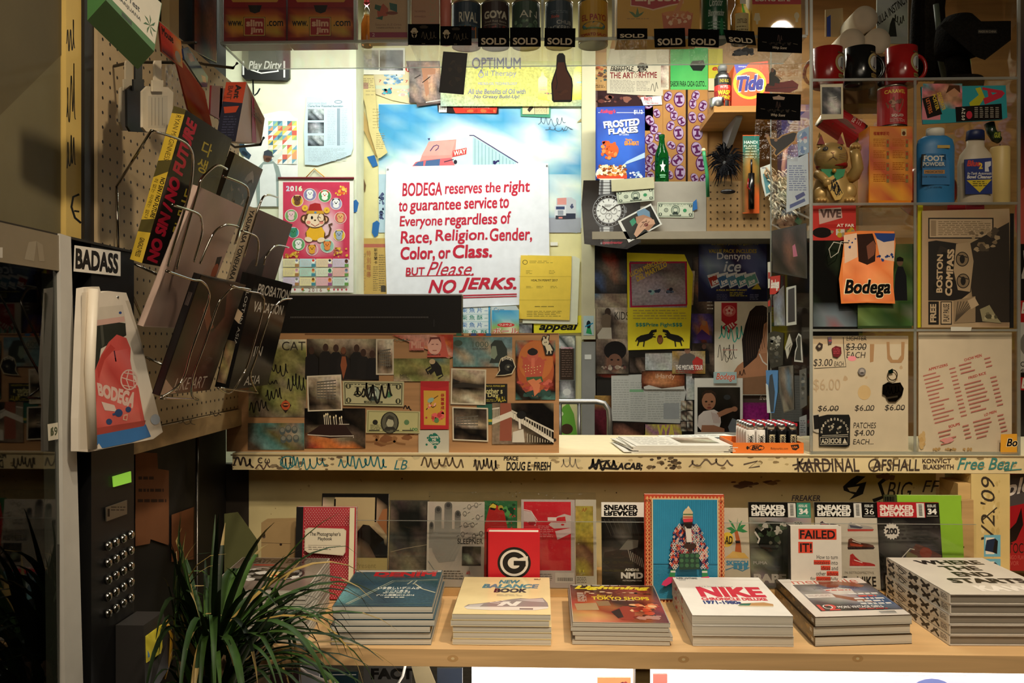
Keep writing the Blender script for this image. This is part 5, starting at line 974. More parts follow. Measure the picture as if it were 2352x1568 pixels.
def sj(x0,x1):
 def f(g):
  w_=x1-x0;X=lambda u:x0+u*w_;cx=X(.5)
  g.gr(x0,18,x1,86,['aaaaaaaa','abbbbbba','acccccca','bccccccb','accbbcca','abaaaaba'],dict(a='7a1418',b='a8541c',c='c89030'),'satin',.15).r(x0,-60,x1,16,'8a1a1c').p([(X(.1),-4),(X(.9),-4),(X(.86),5),(X(.14),5)],'c08a38')
  g.p([(cx-16,12),(cx+16,12),(cx+11,27),(cx,31),(cx-11,27)],'140c08').t('www.',X(.06),48,X(.3),60,'17120c',.02).t('.com',X(.7),48,X(.96),60,'17120c',.02)
  g.r(cx-26,39,cx+24,83,'1a120c').r(cx-25,40,cx+23,82,'c8a050').r(cx-23,42,cx+21,80,'9a2226').t('slim',cx-20,45,cx+18,61,'d8a888',.05).t('jim',cx-10,63,cx+18,79,'d8a888',.05)
 return f
grocer('snack_carton','red and yellow snack stick carton at the end of the case by the pegboard','carton',514,657,2.215,sj(515,656),col='7a1418',depth=.055)
grocer('snack_carton','red and yellow snack stick carton beside the amber bottle','carton',661,812,2.215,sj(662,811),col='7a1418',depth=.055)
def bot(name,lab,x,dd,r_,prof,cols,m,lf=None,cat='bottle'):
 B=(px(x,80,dd).x,dd,zs);o=root(name,lab,cat,B);g=G(m=m).lathe([(a*r_,h) for a,h in prof],B,None,n=28,cols=cols);g.build('bottle_body',o)
 if lf:g=G(m='paper').wrap(B,r_+.0004,-1.2,1.2,.0,.19,100,100);lf(g);g.build('label',o)
 return o
bot('amber_bottle','clear necked bottle of amber liquid in the acrylic case',843,2.25,.016,[(.9,0),(1,.006),(1,.06),(.5,.085),(.42,.11),(.5,.112),(.5,.13)],['7a4418','8a4c1c','9a5a28','d8d0c8','d0d0cc','c04a58'],'glass')
bot('tan_bottle','small straw coloured bottle with a pale label beside the yellow bulb carton',1700,2.26,.026,[(.9,0),(1,.01),(1,.075),(.55,.1),(.5,.19)],['b89c60','b89c60','c8b078','a89050'],'glass',lambda g:g.rw(20,62,80,98,'c8b888').t('DISTILLED',30,70,70,76,'5a4a30').hl(26,80,74,92,3,'7a6a48',.4,3,6).rw(40,42,64,50,'d8d4c8'))
bot('cleaner_bottle','dark green bleach bottle in the acrylic case',1641,2.25,.034,[(.92,0),(1,.01),(1,.13),(.7,.19)],['16402a','1a5034','1c5a3a'],'gloss',lambda g:g.t('Blanqueador',22,60,74,72,'c8d4c8',.01,.2).t('Clorador',26,45,68,56,'c8d4c8',.01,.2).hl(22,77,78,90,3,'8ab098',.3,4,6).e(64,84,6,12,'2a7a50'))
def f(g):g.r(849,-60,936,74,'b0906c').r(849,74,936,86,'8a2c48').p([(880,8),(892,20),(890,36),(868,40),(866,26)],'a8503c').p([(862,10),(876,14),(872,26),(860,20)],'2f5a48').p([(894,6),(912,10),(912,28),(896,22)],'2f5a50').p([(862,42),(880,36),(878,46)],'2f5a48').e(900,30,14,4,'7a4030').t('Saturno A-Z Orbis',862,54,922,59,'8a6a54').t('Complete and Ready to Use',864,62,920,66,'5a4434',.01).t('2',855,76,861,84,'c8a0a0')
grocer('paperback','tan paperback with a magenta foot band in the acrylic case','book',849,936,2.225,f,col='b0906c',depth=.02,part='cover')
grocer('bound_book','plain brown book with faint upright lettering in the acrylic case','book',945,1008,2.225,lambda g:g.t('RECORD',0,0,0,0,'9a8460',.0,0,None,[(987,50),(987,-40),(1001,-40),(1001,50)]).t('THE UNIVERSAL',952,24,978,28,'7a4a3c').t('ROMANESCA',952,36,978,40,'7a4a3c'),col='a87c5c',depth=.02,part='cover')
bot('plastic_tube','pink translucent plastic tube between the brown book and the black can',1024,2.24,.015,[(.9,0),(.9,.03),(1,.032),(1,.19)],['d89080','e0a898','c87060'],'satin',None,'tube')
def can(name,lab,x,dd,r_,h,base,lf,z=None,fr=None):
 B=(px(x,80,dd).x,dd,zs if z is None else z);o=root(name,lab,'tin can',B)
 G(m='metal').lathe([(r_*.9,.002),(r_*.97,0),(r_+.0012,.001),(r_+.0012,.004),(r_,.005),(r_,h-.005),(r_+.0012,h-.004),(r_+.0012,h-.001),(r_*.95,h-.001),(r_*.9,h-.004),(.0001,h-.004)],B,'b8b09a',n=36).build('tin_body',o)
 g=G(m='satin').wrap(B,r_+.0004,-1.57,1.57,.006,h-.006,100,100);g.rw(-40,0,140,100,base,n=24);lf(g);g.build('paper_label',o);return o
can('tin_can','black and orange sardine tin can with a dark cat outline',1071,2.265,.0375,.115,'1f3444',lambda g:g.rw(0,62,100,100,'c07c24').t('RIVAL',36,26,80,52,'c8c4b0',.02).p([(42,98),(44,82),(54,76),(64,80),(70,98)],'1a2430').t('RED',55,66,72,72,'c04828',.03).rw(0,58,100,62,'2a4a58'))
can('tin_can','red bean tin can between the black and the green cans',1138,2.265,.0365,.115,'2a1614',lambda g:g.rw(0,58,100,100,'4a1a18').blots(20,60,80,98,40,['7a2420','8a3428','5a1a18'],3,7,4).t('GOYA',24,24,80,44,'c4bca8',.05).t('Small Red Beans',26,48,78,54,'a89c88',.01).t('Habichuelas Pequenas',24,57,80,62,'a89c88',.01))
can('tin_can','green bean tin can beside the red bean can',1208,2.265,.0365,.115,'2c4434',lambda g:g.blots(18,44,84,98,40,['4a6a50','5c7c5e','34503c','7a9474'],4,9,4).t('AN',36,24,78,42,'c8c4b0',.0))
can('tin_can','blue-grey mackerel tin can beside the yellow sauce can',1284,2.265,.036,.115,'2c3c48',lambda g:g.t('CHUB',44,50,80,60,'b4b4ac',.02).t('MACKEREL',16,64,80,74,'b4b4ac',.02).t('Sole',30,36,50,44,'a8483c',.03,.2).p([(34,90),(50,82),(70,84),(82,92),(60,98),(40,97)],'7a847c').hl(30,26,70,34,2,'7a8890',.3,2,6))
can('tin_can','yellow tomato sauce tin can with a duck picture',1362,2.265,.0385,.115,'c0922a',lambda g:g.t('EL PATO',22,36,80,52,'9c2e1c',.03).e(50,66,27,11,'2a3428').e(50,66,25,9.6,'4a7480').e(50,69,10,4,'b09850').p([(54,68),(60,58),(64,59),(60,70)],'c8b078').rw(26,70,74,74,'5a7a48').t('TOMATO SAUCE',18,84,82,92,'9c2e1c',.03))
def f(g):g.r(1418,-60,1607,87,'c8962a').p([(1448,-60),(1570,-60),(1570,8),(1540,14),(1500,24),(1470,16),(1448,14)],'d8b890').p([(1450,-60),(1568,-60),(1568,6),(1538,11),(1500,21),(1472,14),(1450,12)],'a8282c').t('Lipton',1459,-20,1564,10,'e0c8a8',.03).p([(1458,40),(1448,30),(1444,26),(1454,28),(1460,34),(1464,16),(1468,32),(1480,26),(1474,34),(1464,40)],'4a6a34').p([(1520,30),(1592,30),(1586,70),(1580,87),(1534,87),(1524,66)],'b85a2c').e(1556,32,35,7,'c87a40').blots(1522,24,1590,60,14,['d8a070','c06a38','e0b890'],4,10,4).p([(1545,30),(1560,4),(1572,-10),(1568,8),(1558,32)],'c88048').hl(1440,42,1500,46,1,'9a7428',.5,3,6)
grocer('tea_carton','yellow iced tea carton with a glass of tea printed on it','carton',1418,1607,2.215,f,col='c8962a',depth=.08)
def f(g):g.r(1728,-60,1840,10,'a8282c').t('LONG LIFE',1735,-8,1815,3,'d8c8b0',.03).r(1728,10,1840,83,'c8962a');[g.p([(x-8,46),(x-5,30),(x+5,30),(x+8,46),(x+3,48),(x+2,56),(x-2,56),(x-3,48)],'c8b890') for x in (1739,)];g.e(1830,36,6,8,'c8b890').r(1827,42,1833,51,'c8b890')
grocer('bulb_carton','yellow light bulb carton with a red top band','carton',1728,1840,2.215,f,col='c8962a',depth=.08)
# ---------------------------------------------------------------- header card packets hung on the case
PD=2.192
def packet(lab,hq,kind,bq_=None,fn=None,k=0):
 d_=PD-k*.008;cx=sum(p[0]for p in hq)/4;cy=min(p[1]for p in hq)
 o=root('freshener_packet',lab,'packet',px(cx,max([p[1]for p in (bq_ or hq)]),d_),'header card packets on the acrylic case')
 g=G(PY(d_-.003),'matte').slab(hq,'0b0a09',.0012)
 W=[g.w(*p) for p in hq];n=g.n;g.frame(W,100,60);g.n=n
 if kind=='sold':g.t('SOLD',10,32,90,54,'c4b498',.035)
 elif kind=='face':g.e(20,22,12,5,'b0a084').e(20,18,8,7,'b0a084').e(20,31,8,9,'b0a084').e(20,29,6,5,'1a1712').r(14,26,26,28,'8a7c64').e(20,36,3,4,'14110e').sc(40,22,90,44,1.6,'5a5040',5,14).t('SOLD',44,55,54,58,'8a7c64').p([(36,8),(44,4),(56,4),(64,8),(60,13),(40,13)],'3a3228')
 else:g.t('Whip Scent',34,46,66,54,'c8b8a0',-.004,.3).blots(22,34,78,46,26,['2a2620','3a342c','221e1a'],2,4,3,.7).sc(44,16,56,34,1.4,'4a3a34',6,8).ln([(10,36),(20,37)],1,'6a6050').ln([(80,38),(90,40)],1,'6a6050')
 if kind=='scent2':g.p([(36,8),(46,6),(50,3),(54,6),(64,8),(62,14),(38,14)],'b09884')
 g.build('header_card',o)
 if bq_:G(PY(d_),'film').slab(bq_,'fff',.002).build('clear_bag',o)
 if fn:g=G(PY(d_-.001),'satin');fn(g);g.build('scent_card',o)
 return o
def f(g):g.slab([(1018,118),(1074,122),(1065,217),(1008,212)],'100c08',.0015).p([(1020,121),(1071,125),(1063,214),(1011,209)],'1a130c').blots(1024,130,1064,200,12,['2c2014','22180e','3a2c1a'],5,12,4)
packet('packet with a hatted face header card nearest the tan paperback',rect(937,55,1010,103),'face',[(942,103),(1008,103),(1004,150),(962,150)])
packet('packet with a hatted face header card and a dark photo card',rect(1011,60,1083,104),'face',[(1012,104),(1080,104),(1066,238),(1004,228)],f,1)
packet('SOLD packet overlapping another with tape, before the red bean can',rect(1098,64,1170,107),'sold',[(1092,107),(1168,107),(1166,148),(1096,148)])
packet('SOLD packet before the green bean can',rect(1171,63,1242,107),'sold',[(1173,107),(1240,107),(1238,146),(1176,146)],None,1)
def f(g):g.slab([(1279,128),(1284,122),(1293,122),(1298,128),(1299,143),(1303,160),(1314,180),(1316,195),(1314,231),(1310,234),(1272,234),(1268,230),(1266,192),(1270,178),(1277,158)],'0f0b08',.003).p([(1280,143),(1296,143),(1300,162),(1311,181),(1313,196),(1311,229),(1272,230),(1269,196),(1272,180),(1279,160)],'7c3c1c').blots(1274,205,1308,222,6,['6c3418','8a4824'],4,9,4,.5).ln([(1283,132),(1276,165),(1280,190),(1277,205)],1.6,'1a100a')
packet('SOLD packet with a brown bottle shaped card',[(1251,64),(1322,65),(1321,108),(1250,106)],'sold',[(1256,108),(1318,108),(1318,248),(1262,246)],f)
packet('SOLD packet slipped half behind the acrylic edge under the tea carton',rect(1417,65,1487,89),'sold',[(1420,89),(1486,89),(1484,146),(1424,146)],None,0)
packet('SOLD packet before the iced tea glass picture',[(1502,66),(1573,64),(1575,107),(1504,109)],'sold',[(1506,108),(1572,107),(1566,142),(1510,144)],None,1)
packet('SOLD packet before the green bleach bottle',[(1581,66),(1652,68),(1651,109),(1580,106)],'sold',[(1582,107),(1650,109),(1646,150),(1586,150)],None,0)
packet('half hidden SOLD packet with a crumpled grey bag',[(1662,68),(1732,72),(1737,104),(1670,98)],'sold',[(1672,99),(1736,104),(1742,128),(1690,140),(1664,126)],lambda g:g.blots(1668,104,1738,132,16,['2a2e34','1c1e22','4a4e54'],6,14,5,.6),0)
def f(g):g.slab([(1758,200),(1762,192),(1800,188),(1820,184),(1834,194),(1832,204),(1815,212),(1757,210)],'8a2a20',.002).p([(1766,196),(1767,170),(1774,156),(1782,162),(1782,172),(1792,184),(1790,192),(1780,190),(1778,198)],'2e2a1e').e(1774,161,4,5,'8a6048').ln([(1780,172),(1796,182)],3,'b09068').ln([(1762,204),(1830,200)],1.2,'5a1a14')
packet('packet with a red jet ski card, upper of two by the cabinet',[(1741,62),(1843,64),(1842,122),(1740,118)],'scent',[(1742,121),(1842,122),(1840,214),(1744,214)],f,1)
def f(g):g.slab([(1758,310),(1764,308),(1768,316),(1786,318),(1795,310),(1820,302),(1832,304),(1826,324),(1808,340),(1792,352),(1782,360),(1776,352),(1780,344),(1768,332)],'b08850',.002).p([(1768,318),(1788,320),(1798,312),(1822,304),(1830,306),(1824,323),(1806,338),(1790,350),(1783,357),(1779,352),(1783,343),(1771,331)],'120e0c').e(1761,312,3.4,4,'a07858').e(1782,322,4,3,'9a7050')
packet('packet with a black jet ski card, lower of two by the cabinet',[(1738,213),(1840,217),(1838,277),(1736,273)],'scent2',[(1736,275),(1838,278),(1832,370),(1730,364)],f,2)
# ================================================================ tall acrylic cabinet on the counter
KD=2.215;KB=2.6;kx0=px(1863,600,KD).x;kx1=px(2340,600,KD).x;kz0=1.0556;kz1=2.36
o=root('acrylic_cabinet','tall clear acrylic cabinet of small goods standing on the counter','display cabinet',((kx0+kx1)/2,2.4,kz0))
KZ=[px(2000,y,KD).z for y in (756,466,180)];dvx=px(2102,600,KD).x
G(m='clear').box(kx0,kx1,KD,KD+.003,kz0,kz1,'fff').build('clear_front',o)
G(m='clear').box(kx0,kx0+.004,KD+.004,KB,kz0,kz1,'fff').build('clear_side',o)
G(m='clear').box(kx1-.004,kx1,KD+.004,KB,kz0,kz1,'fff').build('clear_side',o)
for z in KZ:
 G(m='clear').box(kx0+.004,kx1-.004,KD+.004,KB-.002,z-.005,z,'fff').build('clear_shelf',o)
 G(m='edge').box(kx0+.001,kx1-.001,KD-.001,KD+.004,z-.0055,z+.0005,'fff').build('shelf_edge',o)
for x in (kx0,kx1):G(m='edge').box(x-.003,x+.004,KD-.0015,KD+.004,kz0,kz1,'fff').build('corner_edge',o)
G(m='edge').box(kx0-.001,kx0+.002,KB-.004,KB+.001,kz0,kz1,'fff').build('corner_edge',o)
G(m='clear').box(dvx-.002,dvx+.002,KD+.004,KB-.004,kz0,KZ[2]-.0055,'fff').build('divider',o);G(m='edge').box(dvx-.003,dvx+.003,KD-.001,KD+.003,kz0,KZ[2]-.006,'fff').build('divider_edge',o)
G(m='edge').box(kx0,kx1,KD-.002,KD+.004,kz0,kz0+.008,'fff').build('base_edge',o)
# top tier: mugs, paper rolls, magazine, caps
z=KZ[2]+.0006
def mug(lab,x,dd,col,hang,badge=True):
 r_=.04;h=.1;B=(px(x,170,dd).x,dd,z);o=root('mug',lab,'mug',B,'mugs on the upper cabinet shelf')
 G(m='gloss').lathe([(.0001,0),(r_*.93,0),(r_,.004),(r_,h),(r_*.93,h),(r_*.92,.006),(.0001,.006)],B,col,n=40).build('cup',o)
 dx,dy=math.cos(hang),math.sin(hang);pts=[V(B)+V((dx*(r_-.002+.026*math.sin(t)),dy*(r_-.002+.026*math.sin(t)),h*.5-.032*math.cos(t))) for t in [i*math.pi/10 for i in range(11)]]
 G(m='gloss').tube(pts,.005,col,n=10).build('handle',o)
 if badge:
  g=G(m='satin').wrap(B,r_+.0004,.1,1.5,.005,.095,60,90);g.ring(30,40,26,25,6,'9a8a5c').e(30,40,19,18,'b4b4b0').p([(24,28),(34,24),(38,40),(32,54),(22,50)],'7c7c7c').hl(12,12,48,17,1,'4a4028',.8,3,6).rw(14,70,46,80,'8a7440').t('BODEGA',16,72,44,78,'3a3018',.03);g.build('badge_print',o)
mug('red mug next to the packet corner of the cabinet',1900,2.29,'8a1616',2.4)
mug('black mug between the two red mugs',1974,2.29,'0d0d0e',-.0)
mug('red mug with its handle towards the black caps',2070,2.29,'8a1616',0)
mug('black mug in the rear row behind the gap between mugs',2030,2.385,'0d0d0e',1.2,False)
o=root('carton','plain brown carton behind the mugs under the paper rolls','carton',(px(1975,60,2.49).x,2.5,z));cx_=px(1975,60,2.49).x;G(m='paper').box(cx_-.09,cx_+.085,2.45,2.56,z,z+.142,'8a6a44').build('carton_body',o)
for i,(x,dz,w_) in enumerate([(1946,.1425,'lower paper roll at the rear of the top cabinet shelf'),(2004,.1425,'lower paper roll beside the magazine'),(1975,.2065,'upper paper roll with its dark core showing')]):
 c=V((px(x,60,2.49).x,2.45,z+.0365+dz));o=root('paper_roll',w_,'toilet paper',(c.x,2.5,c.z-.036),'toilet paper rolls in the cabinet')
 G(m='paper').lathe([(.014,0),(.036,0),(.036,.1),(.014,.1)],c,'d4c4ac',ax=(0,1,0),n=36).build('paper_winding',o);G(m='paper').lathe([(.0142,.001),(.0145,.1)],c,'54483c',ax=(0,1,0),n=24).build('core',o)
def f(g):g.gr(2014,-30,2084,84,['cbc','ccb','bcc','cbc'],dict(b='8c948c',c='b4b8ae'),'satin').t('KILLA INSTINCT',0,0,0,0,'1a1a18',.02,0,None,[(2012,42),(2080,-14),(2086,4),(2016,60)]).p([(2040,84),(2044,56),(2050,40),(2055,42),(2060,84)],'23261f').sc(2052,30,2078,60,2,'3a3c34',4,12,2).p([(2020,70),(2028,68),(2026,80)],'3a3c34')
sheet('magazine','grey magazine with handwritten capitals behind the mugs','magazine',(2014,-30,2085,100),2.52,'a8aca2',f,.004)
sheet('box_board','tan board with a blue stripe behind the paper rolls','board',[(1896,22),(1936,18),(1938,84),(1896,84)],2.56,'a08a64',lambda g:g.p([(1899,40),(1908,34),(1908,84),(1899,84)],'2c3f8a'),.004)
sheet('dark_bag','brown paper bag with a leaf print in the top of the cabinet','bag',(2086,-30,2160,110),2.575,'57452f',lambda g:g.sc(2096,20,2140,60,2,'2a2016',9,18,2),.01)
o=root('baseball_cap','black cap with a flat brim on the top cabinet shelf','cap',px(2250,175,2.36));A=lambda x,y,dd=2.228:px(x,y,dd)
G(m='fuzzy').mesh([A(2170,50),A(2322,48),A(2322,92),A(2262,138),A(2240,130),A(2160,60),A(2170,50,2.245),A(2306,48,2.245),A(2306,92,2.245),A(2262,138,2.245),A(2240,130,2.245),A(2160,60,2.245)],[tuple(range(6)),tuple(range(11,5,-1))]+[(i,(i+1)%6,6+(i+1)%6,6+i) for i in range(6)],'15120f').build('brim',o)
G(m='fuzzy').lathe([(.058,0),(.06,.03),(.055,.075),(.035,.1),(.0001,.105)],(A(2238,110).x,2.31,A(2238,110).z+.01),'14110e',n=32).build('crown_panel',o)
g=G(PY(2.2265),'satin').t('MADE IN CHINA',2248,70,2288,75,'8a7c64',.01);g.slab(rect(2246,68,2290,77),'1a1612',.0004);g.build('woven_label',o)
G(m='fuzzy').lathe([(.06,0),(.062,.012),(.06,.02),(.04,.022)],(A(2255,160).x-.02,2.31,z),'16120f',n=32).build('sweat_band',o)
G(m='fuzzy').tube([(A(2250,160).x,2.33,z+.02),(A(2238,110).x,2.32,A(2238,110).z+.01)],.03,'171310',n=16).build('folded_back',o)
o=root('dark_jacket','dark folded garment hanging behind the black cap','garment',px(2190,175,2.42));rr=random.Random(3);g=G(m='fuzzy')
for i in range(7):x=2104+i*9;g.tube([px(x,182,2.51),px(x+rr.uniform(-6,6),100,2.53),px(x+rr.uniform(-6,6),20,2.53),px(x+6,-40,2.53)],.014,rr.choice(['1a1512','231c16','15120f','2a2620']),n=10)
g.build('cloth_fold',o);G(m='satin').tube([px(2150,10,2.44),px(2156,70,2.44),px(2154,110,2.44),px(2170,182,2.44)],.008,'5a6458',n=8).build('drawstring_bag_edge',o)
# second tier
z=KZ[1]+.0006
def tilt_can(name,lab,base,ax,r_,h,fn,a0=-1.57,a1=1.57):
 base=V(base);ax=V(ax).normalized();o=root(name,lab,'tin can',base,'red squid tin cans in the cabinet')
 G(m='metal').lathe([(r_*.9,.002),(r_,0),(r_,.003),(r_*.98,.004),(r_*.98,h-.004),(r_,h-.003),(r_,h),(r_*.9,h-.003),(.0001,h-.003)],base,'a8a094',ax=ax,n=36).build('tin_body',o)
 side=V((0,1,0)).cross(ax).normalized()*-1;fw_=(V((0,-1,0))-ax*V((0,-1,0)).dot(ax)).normalized()
 if side.x<0:side=-side
 class M:
  n=V((0,0,0))
  def at(s_,x,y):a=a0+(a1-a0)*x/100;rr_=r_+.0004+g.k*1.2e-4;return base+ax*(h-.006-(h-.012)*y/100)+side*(rr_*math.sin(a))+fw_*(rr_*math.cos(a))
 g=G(m='satin');g.pl=M();g.n=V((0,0,0));g.rw(-20,0,120,100,'a01c20',n=20);fn(g);g.build('paper_label',o);return o
SQ=lambda g:(g.t('CARAVEL',22,8,78,18,'d8b848',.03),g.p([(25,42),(45,28),(60,26),(72,34),(70,50),(60,70),(48,64),(30,56)],'7a4a34'),g.blots(28,30,70,62,10,['8a5a40','6a3c2c','9a6c50'],4,8,3),g.t('SQUID',40,74,70,82,'d8c8b8',.03),g.hl(36,86,74,96,3,'c89890',.4,3,6))
ox=root('orange_calendar','orange and yellow calendar box standing in the cabinet','calendar box',(px(2046,462,2.32).x,2.34,z));dd=2.223
g=G(PY(dd),'gloss').slab([(1997,290),(2094,290),(2093,466),(1995,466)],'d07820',.075)
g.gr(1998,292,2096,460,['abbab','aabbc','bacba','cbaab','bcbac','aacbb','bbaac','abcab'],dict(a='d89020',b='c86a20',c='b8481c'),'satin',.1).t('福爾摩斯司',2006,302,2042,311,'9a2a1c',.03).r(2070,296,2082,312,'c8b080').e(2076,306,4,5,'5a3420')
for j in range(4):
 for i in range(2):g.hl(2006+i*44,319+j*27,2034+i*44,338+j*27,5,'a85a1c',.35,j*2+i,3).r(2036+i*44,320+j*27,2042+i*44,338+j*27,'8a7848').r(2037+i*44,322+j*27,2041+i*44,330+j*27,'b8482c')
g.build('carton',ox);zc=px(2090,290,dd).z+.002
tilt_can('tin_can','upright red squid tin can standing on the orange calendar box',(px(2049,288,2.262).x,2.262,zc),(0,0,1),.036,.109,SQ,-1.5,1.2)
# the gold lucky cat
o=root('lucky_cat','gold waving lucky cat figurine with red collar','figurine',(px(1920,463,2.28).x,2.29,z))
M_=lambda x,y,dd=2.28:px(x,y,dd);GO='b8985c';g=G(m='gold');S=2.28/F
hc=M_(1908,362);g.ball(hc,36*S,GO,sx=1.04,sy=.85,sz=.95,n=28,k=16)
g.lathe([(40*S,0),(46*S,10*S),(45*S,35*S),(38*S,60*S),(30*S,80*S)],(M_(1914,460).x,2.285,z),GO,n=28,sy=.8)
for x,s_ in ((1886,-1),(1931,1)):
 e0=M_(x,335);top=M_(x+s_*2-(2 if s_<0 else -2),303)
 g.mesh([e0+V((-.015,0,-.002)),e0+V((.015,0,-.002)),e0+V((0,.016,-.002)),top],[(0,1,3),(1,2,3),(2,0,3)],GO)
g.ball(M_(1886,446,2.262),17*S,GO,sy=.8,n=18).ball(M_(1950,440,2.262),17*S,GO,sy=.8,sz=1.2,n=18)
g.ball(M_(1886,460,2.245),13*S,GO,sz=.55,n=16).ball(M_(1952,459,2.245),13*S,GO,sz=.55,n=16)
for x in (1880,1887,1894,1946,1953,1960):g.ball(M_(x,459,2.23),3.6*S,'c8a060',n=10,k=6)
g.tube([M_(1877,400,2.262),M_(1886,404,2.248),M_(1899,416,2.24),M_(1902,420,2.238)],10*S,GO,n=14,taper=.85);g.ball(M_(1900,419,2.236),10*S,GO,n=14)
g.build('cat_body',o)
g=G(m='gold').tube([M_(1945,415),M_(1962,402,2.255),M_(1970,385,2.245),M_(1966,362,2.245),M_(1963,345,2.245)],13*S,GO,n=16,taper=[12*S,14*S,13*S,12*S,11*S]);g.ball(M_(1965,340,2.245),13*S,GO,sy=.8,n=18)
for x in (1958,1965,1972):g.ball(M_(x,336,2.232),4*S,'c8a060',n=10,k=6)
g.build('raised_arm',o)
g=G(m='satin')
for x,s_ in ((1886,-1),(1931,1)):g.plane(PY(2.2745)).p([(x-9,331),(x+9,331),(x,309)],'8a1c1c')
g.build('ear_lining',o)
fy=2.28-36*S*.85
g=G(PY(fy-.001),'satin')
g.plane(PY(fy+.005));g.mat='satin'
for x in (1897,1929):g.slab([(x+5.5*math.cos(a*.5236),341+5*math.sin(a*.5236)) for a in range(12)],'2a1c10',.008).e(x,341,3,3,'0a0806').e(x+1,340,1,1,'e8d8a8')
g.plane(PY(fy-.001)).slab([(1909,349),(1918,349),(1914,354)],'c8986c',.006).ln([(1914,354),(1914,360),(1904,366)],1.4,'5a3a1c').ln([(1914,360),(1924,366)],1.4,'5a3a1c')
for i in range(3):
 g.ln([(1898,354+i*4),(1878,352+i*6)],1,'6a4a22').ln([(1928,354+i*4),(1944,351+i*6)],1,'6a4a22')
g.build('face_details',o)
G(m='satin').lathe([(33*S,0),(35*S,3*S),(35*S,8*S),(33*S,11*S)],M_(1910,386,2.285),'9a1c1c',n=28,sy=.82).build('collar',o)
g=G(PY(2.285-35*S*.86-.002),'satin').slab([(1886,388),(1942,388),(1938,404),(1922,414),(1902,408),(1888,396)],'2a8a5a',.01);g.build('bib',o)
G(m='gold').ball(M_(1916,392,2.24),5*S,'c89a48',n=12).build('bell',o)
g=G(PY(2.228),'gold').slab([(1900,410),(1914,402),(1938,444),(1930,458),(1918,460),(1902,430)],'c8a458',.006).t('千万両',0,0,0,0,'1a120a',.05,0,None,[(1906,414),(1918,406),(1936,444),(1920,454)]);g.sc(1906,414,1930,450,2.4,'1a120a',4,10);g.build('gold_coin',o)
# leaning squid can rests on the cat's shoulder and the calendar box
tilt_can('tin_can','tilted red squid tin can leaning behind the lucky cat',px(1962,318,2.36)+V((.012,0,.004)),(-.62,.0,.42),.037,.115,lambda g:(g.p([(34,10),(46,4),(50,30),(56,50),(50,80),(40,92),(44,50)],'6a3828'),g.ln([(40,20),(62,8)],4,'6a3828'),g.ln([(44,40),(30,24)],3,'6a3828'),g.t('SQUID',58,60,84,70,'d8c0b0',.03),g.hl(60,74,86,90,3,'c89890',.4,3,6)))
sheet('instant_photo','monochrome instant photograph stuck to the cabinet front','photograph',[(1884,194),(1936,192),(1937,272),(1886,275)],KD-.001,'c4b896',lambda g:g.gr(1888,200,1932,262,['aabca','abaab','aacba','abdcb','acddc','abdda','aacca'],dict(a='0c0c0c',b='3a3a38',c='888680',d='c8c4ba')) and [g.ln([(1906+i%2*10,225+i*5),(1922,222+i*5)],1.2,'c8c4ba') for i in range(7)],.0008,'gloss')
def f(g):
 g.r(2118,201,2160,275,'c87a84').p([(2170,201),(2206,200),(2202,240),(2196,250)],'3a8a8a').gr(2120,192,2210,250,['abca','bcdb','cddc','bcab'],dict(a='2f8a90',b='c86a78',c='7a5038',d='b88a68')).e(2190,210,14,12,'b08060').p([(2172,215),(2180,196),(2204,196),(2206,214),(2192,202)],'4a2c1a')
 g.p([(2230,250),(2226,236),(2248,218),(2240,203),(2252,200),(2262,224),(2248,244),(2262,250)],'a8a428').p([(2256,200),(2302,208),(2308,214),(2300,224),(2262,240),(2258,226),(2270,222),(2268,208),(2256,206)],'b02c3c').p([(2276,212),(2290,213),(2280,218)],'2f8a90')
 g.p([(2118,226),(2150,218),(2164,262),(2130,272)],'1c1614').t('DECORATE',0,0,0,0,'c8a838',.03,0,None,[(2161,212),(2172,250),(2165,254),(2152,214)]).t('POSTER',0,0,0,0,'c8a838',.03,0,None,[(2148,216),(2158,250),(2150,254),(2140,218)]).t('LETTERS',0,0,0,0,'c86a38',.03,0,None,[(2134,224),(2142,258),(2134,262),(2126,228)])
 g.p([(2194,246),(2300,238),(2302,274),(2196,280)],'161210').t('A-Z 0-9',0,0,0,0,'c8c0b0',.03,0,None,[(2217,248),(2216,276),(2208,276),(2209,248)]).e(2226,264,7,9,'b02c3c')
 for i in range(5):g.hl(2238+i*12,246,2246+i*12,272,6,'8a8274',.5,i,9)
sheet('letters_pack','bright packet of poster letters laid on the blue and white bottles','packet',[(2116,199),(2310,196),(2314,270),(2300,275),(2120,285)],2.223,'2f8a92',f,.006,'gloss')
def bottle2(name,lab,x,dd,prof,sy,col,capprof,capcol,lf,y0,y1,half):
 B=V((px(x,463,dd).x,dd,z));o=root(name,lab,'bottle',B);S2=dd/F
 G(m='satin').lathe([(a*S2,h*S2) for a,h in prof],B,col,n=36,sy=sy).build('bottle_body',o)
 G(m='satin').lathe([(a*S2,h*S2) for a,h in capprof],B,capcol,n=28,sy=min(1,sy*1.4)).build('cap',o)
 fy=dd-max(a for a,h in prof)*S2*sy-.0012;g=G(PY(fy),'satin');lf(g);g.build('label',o)
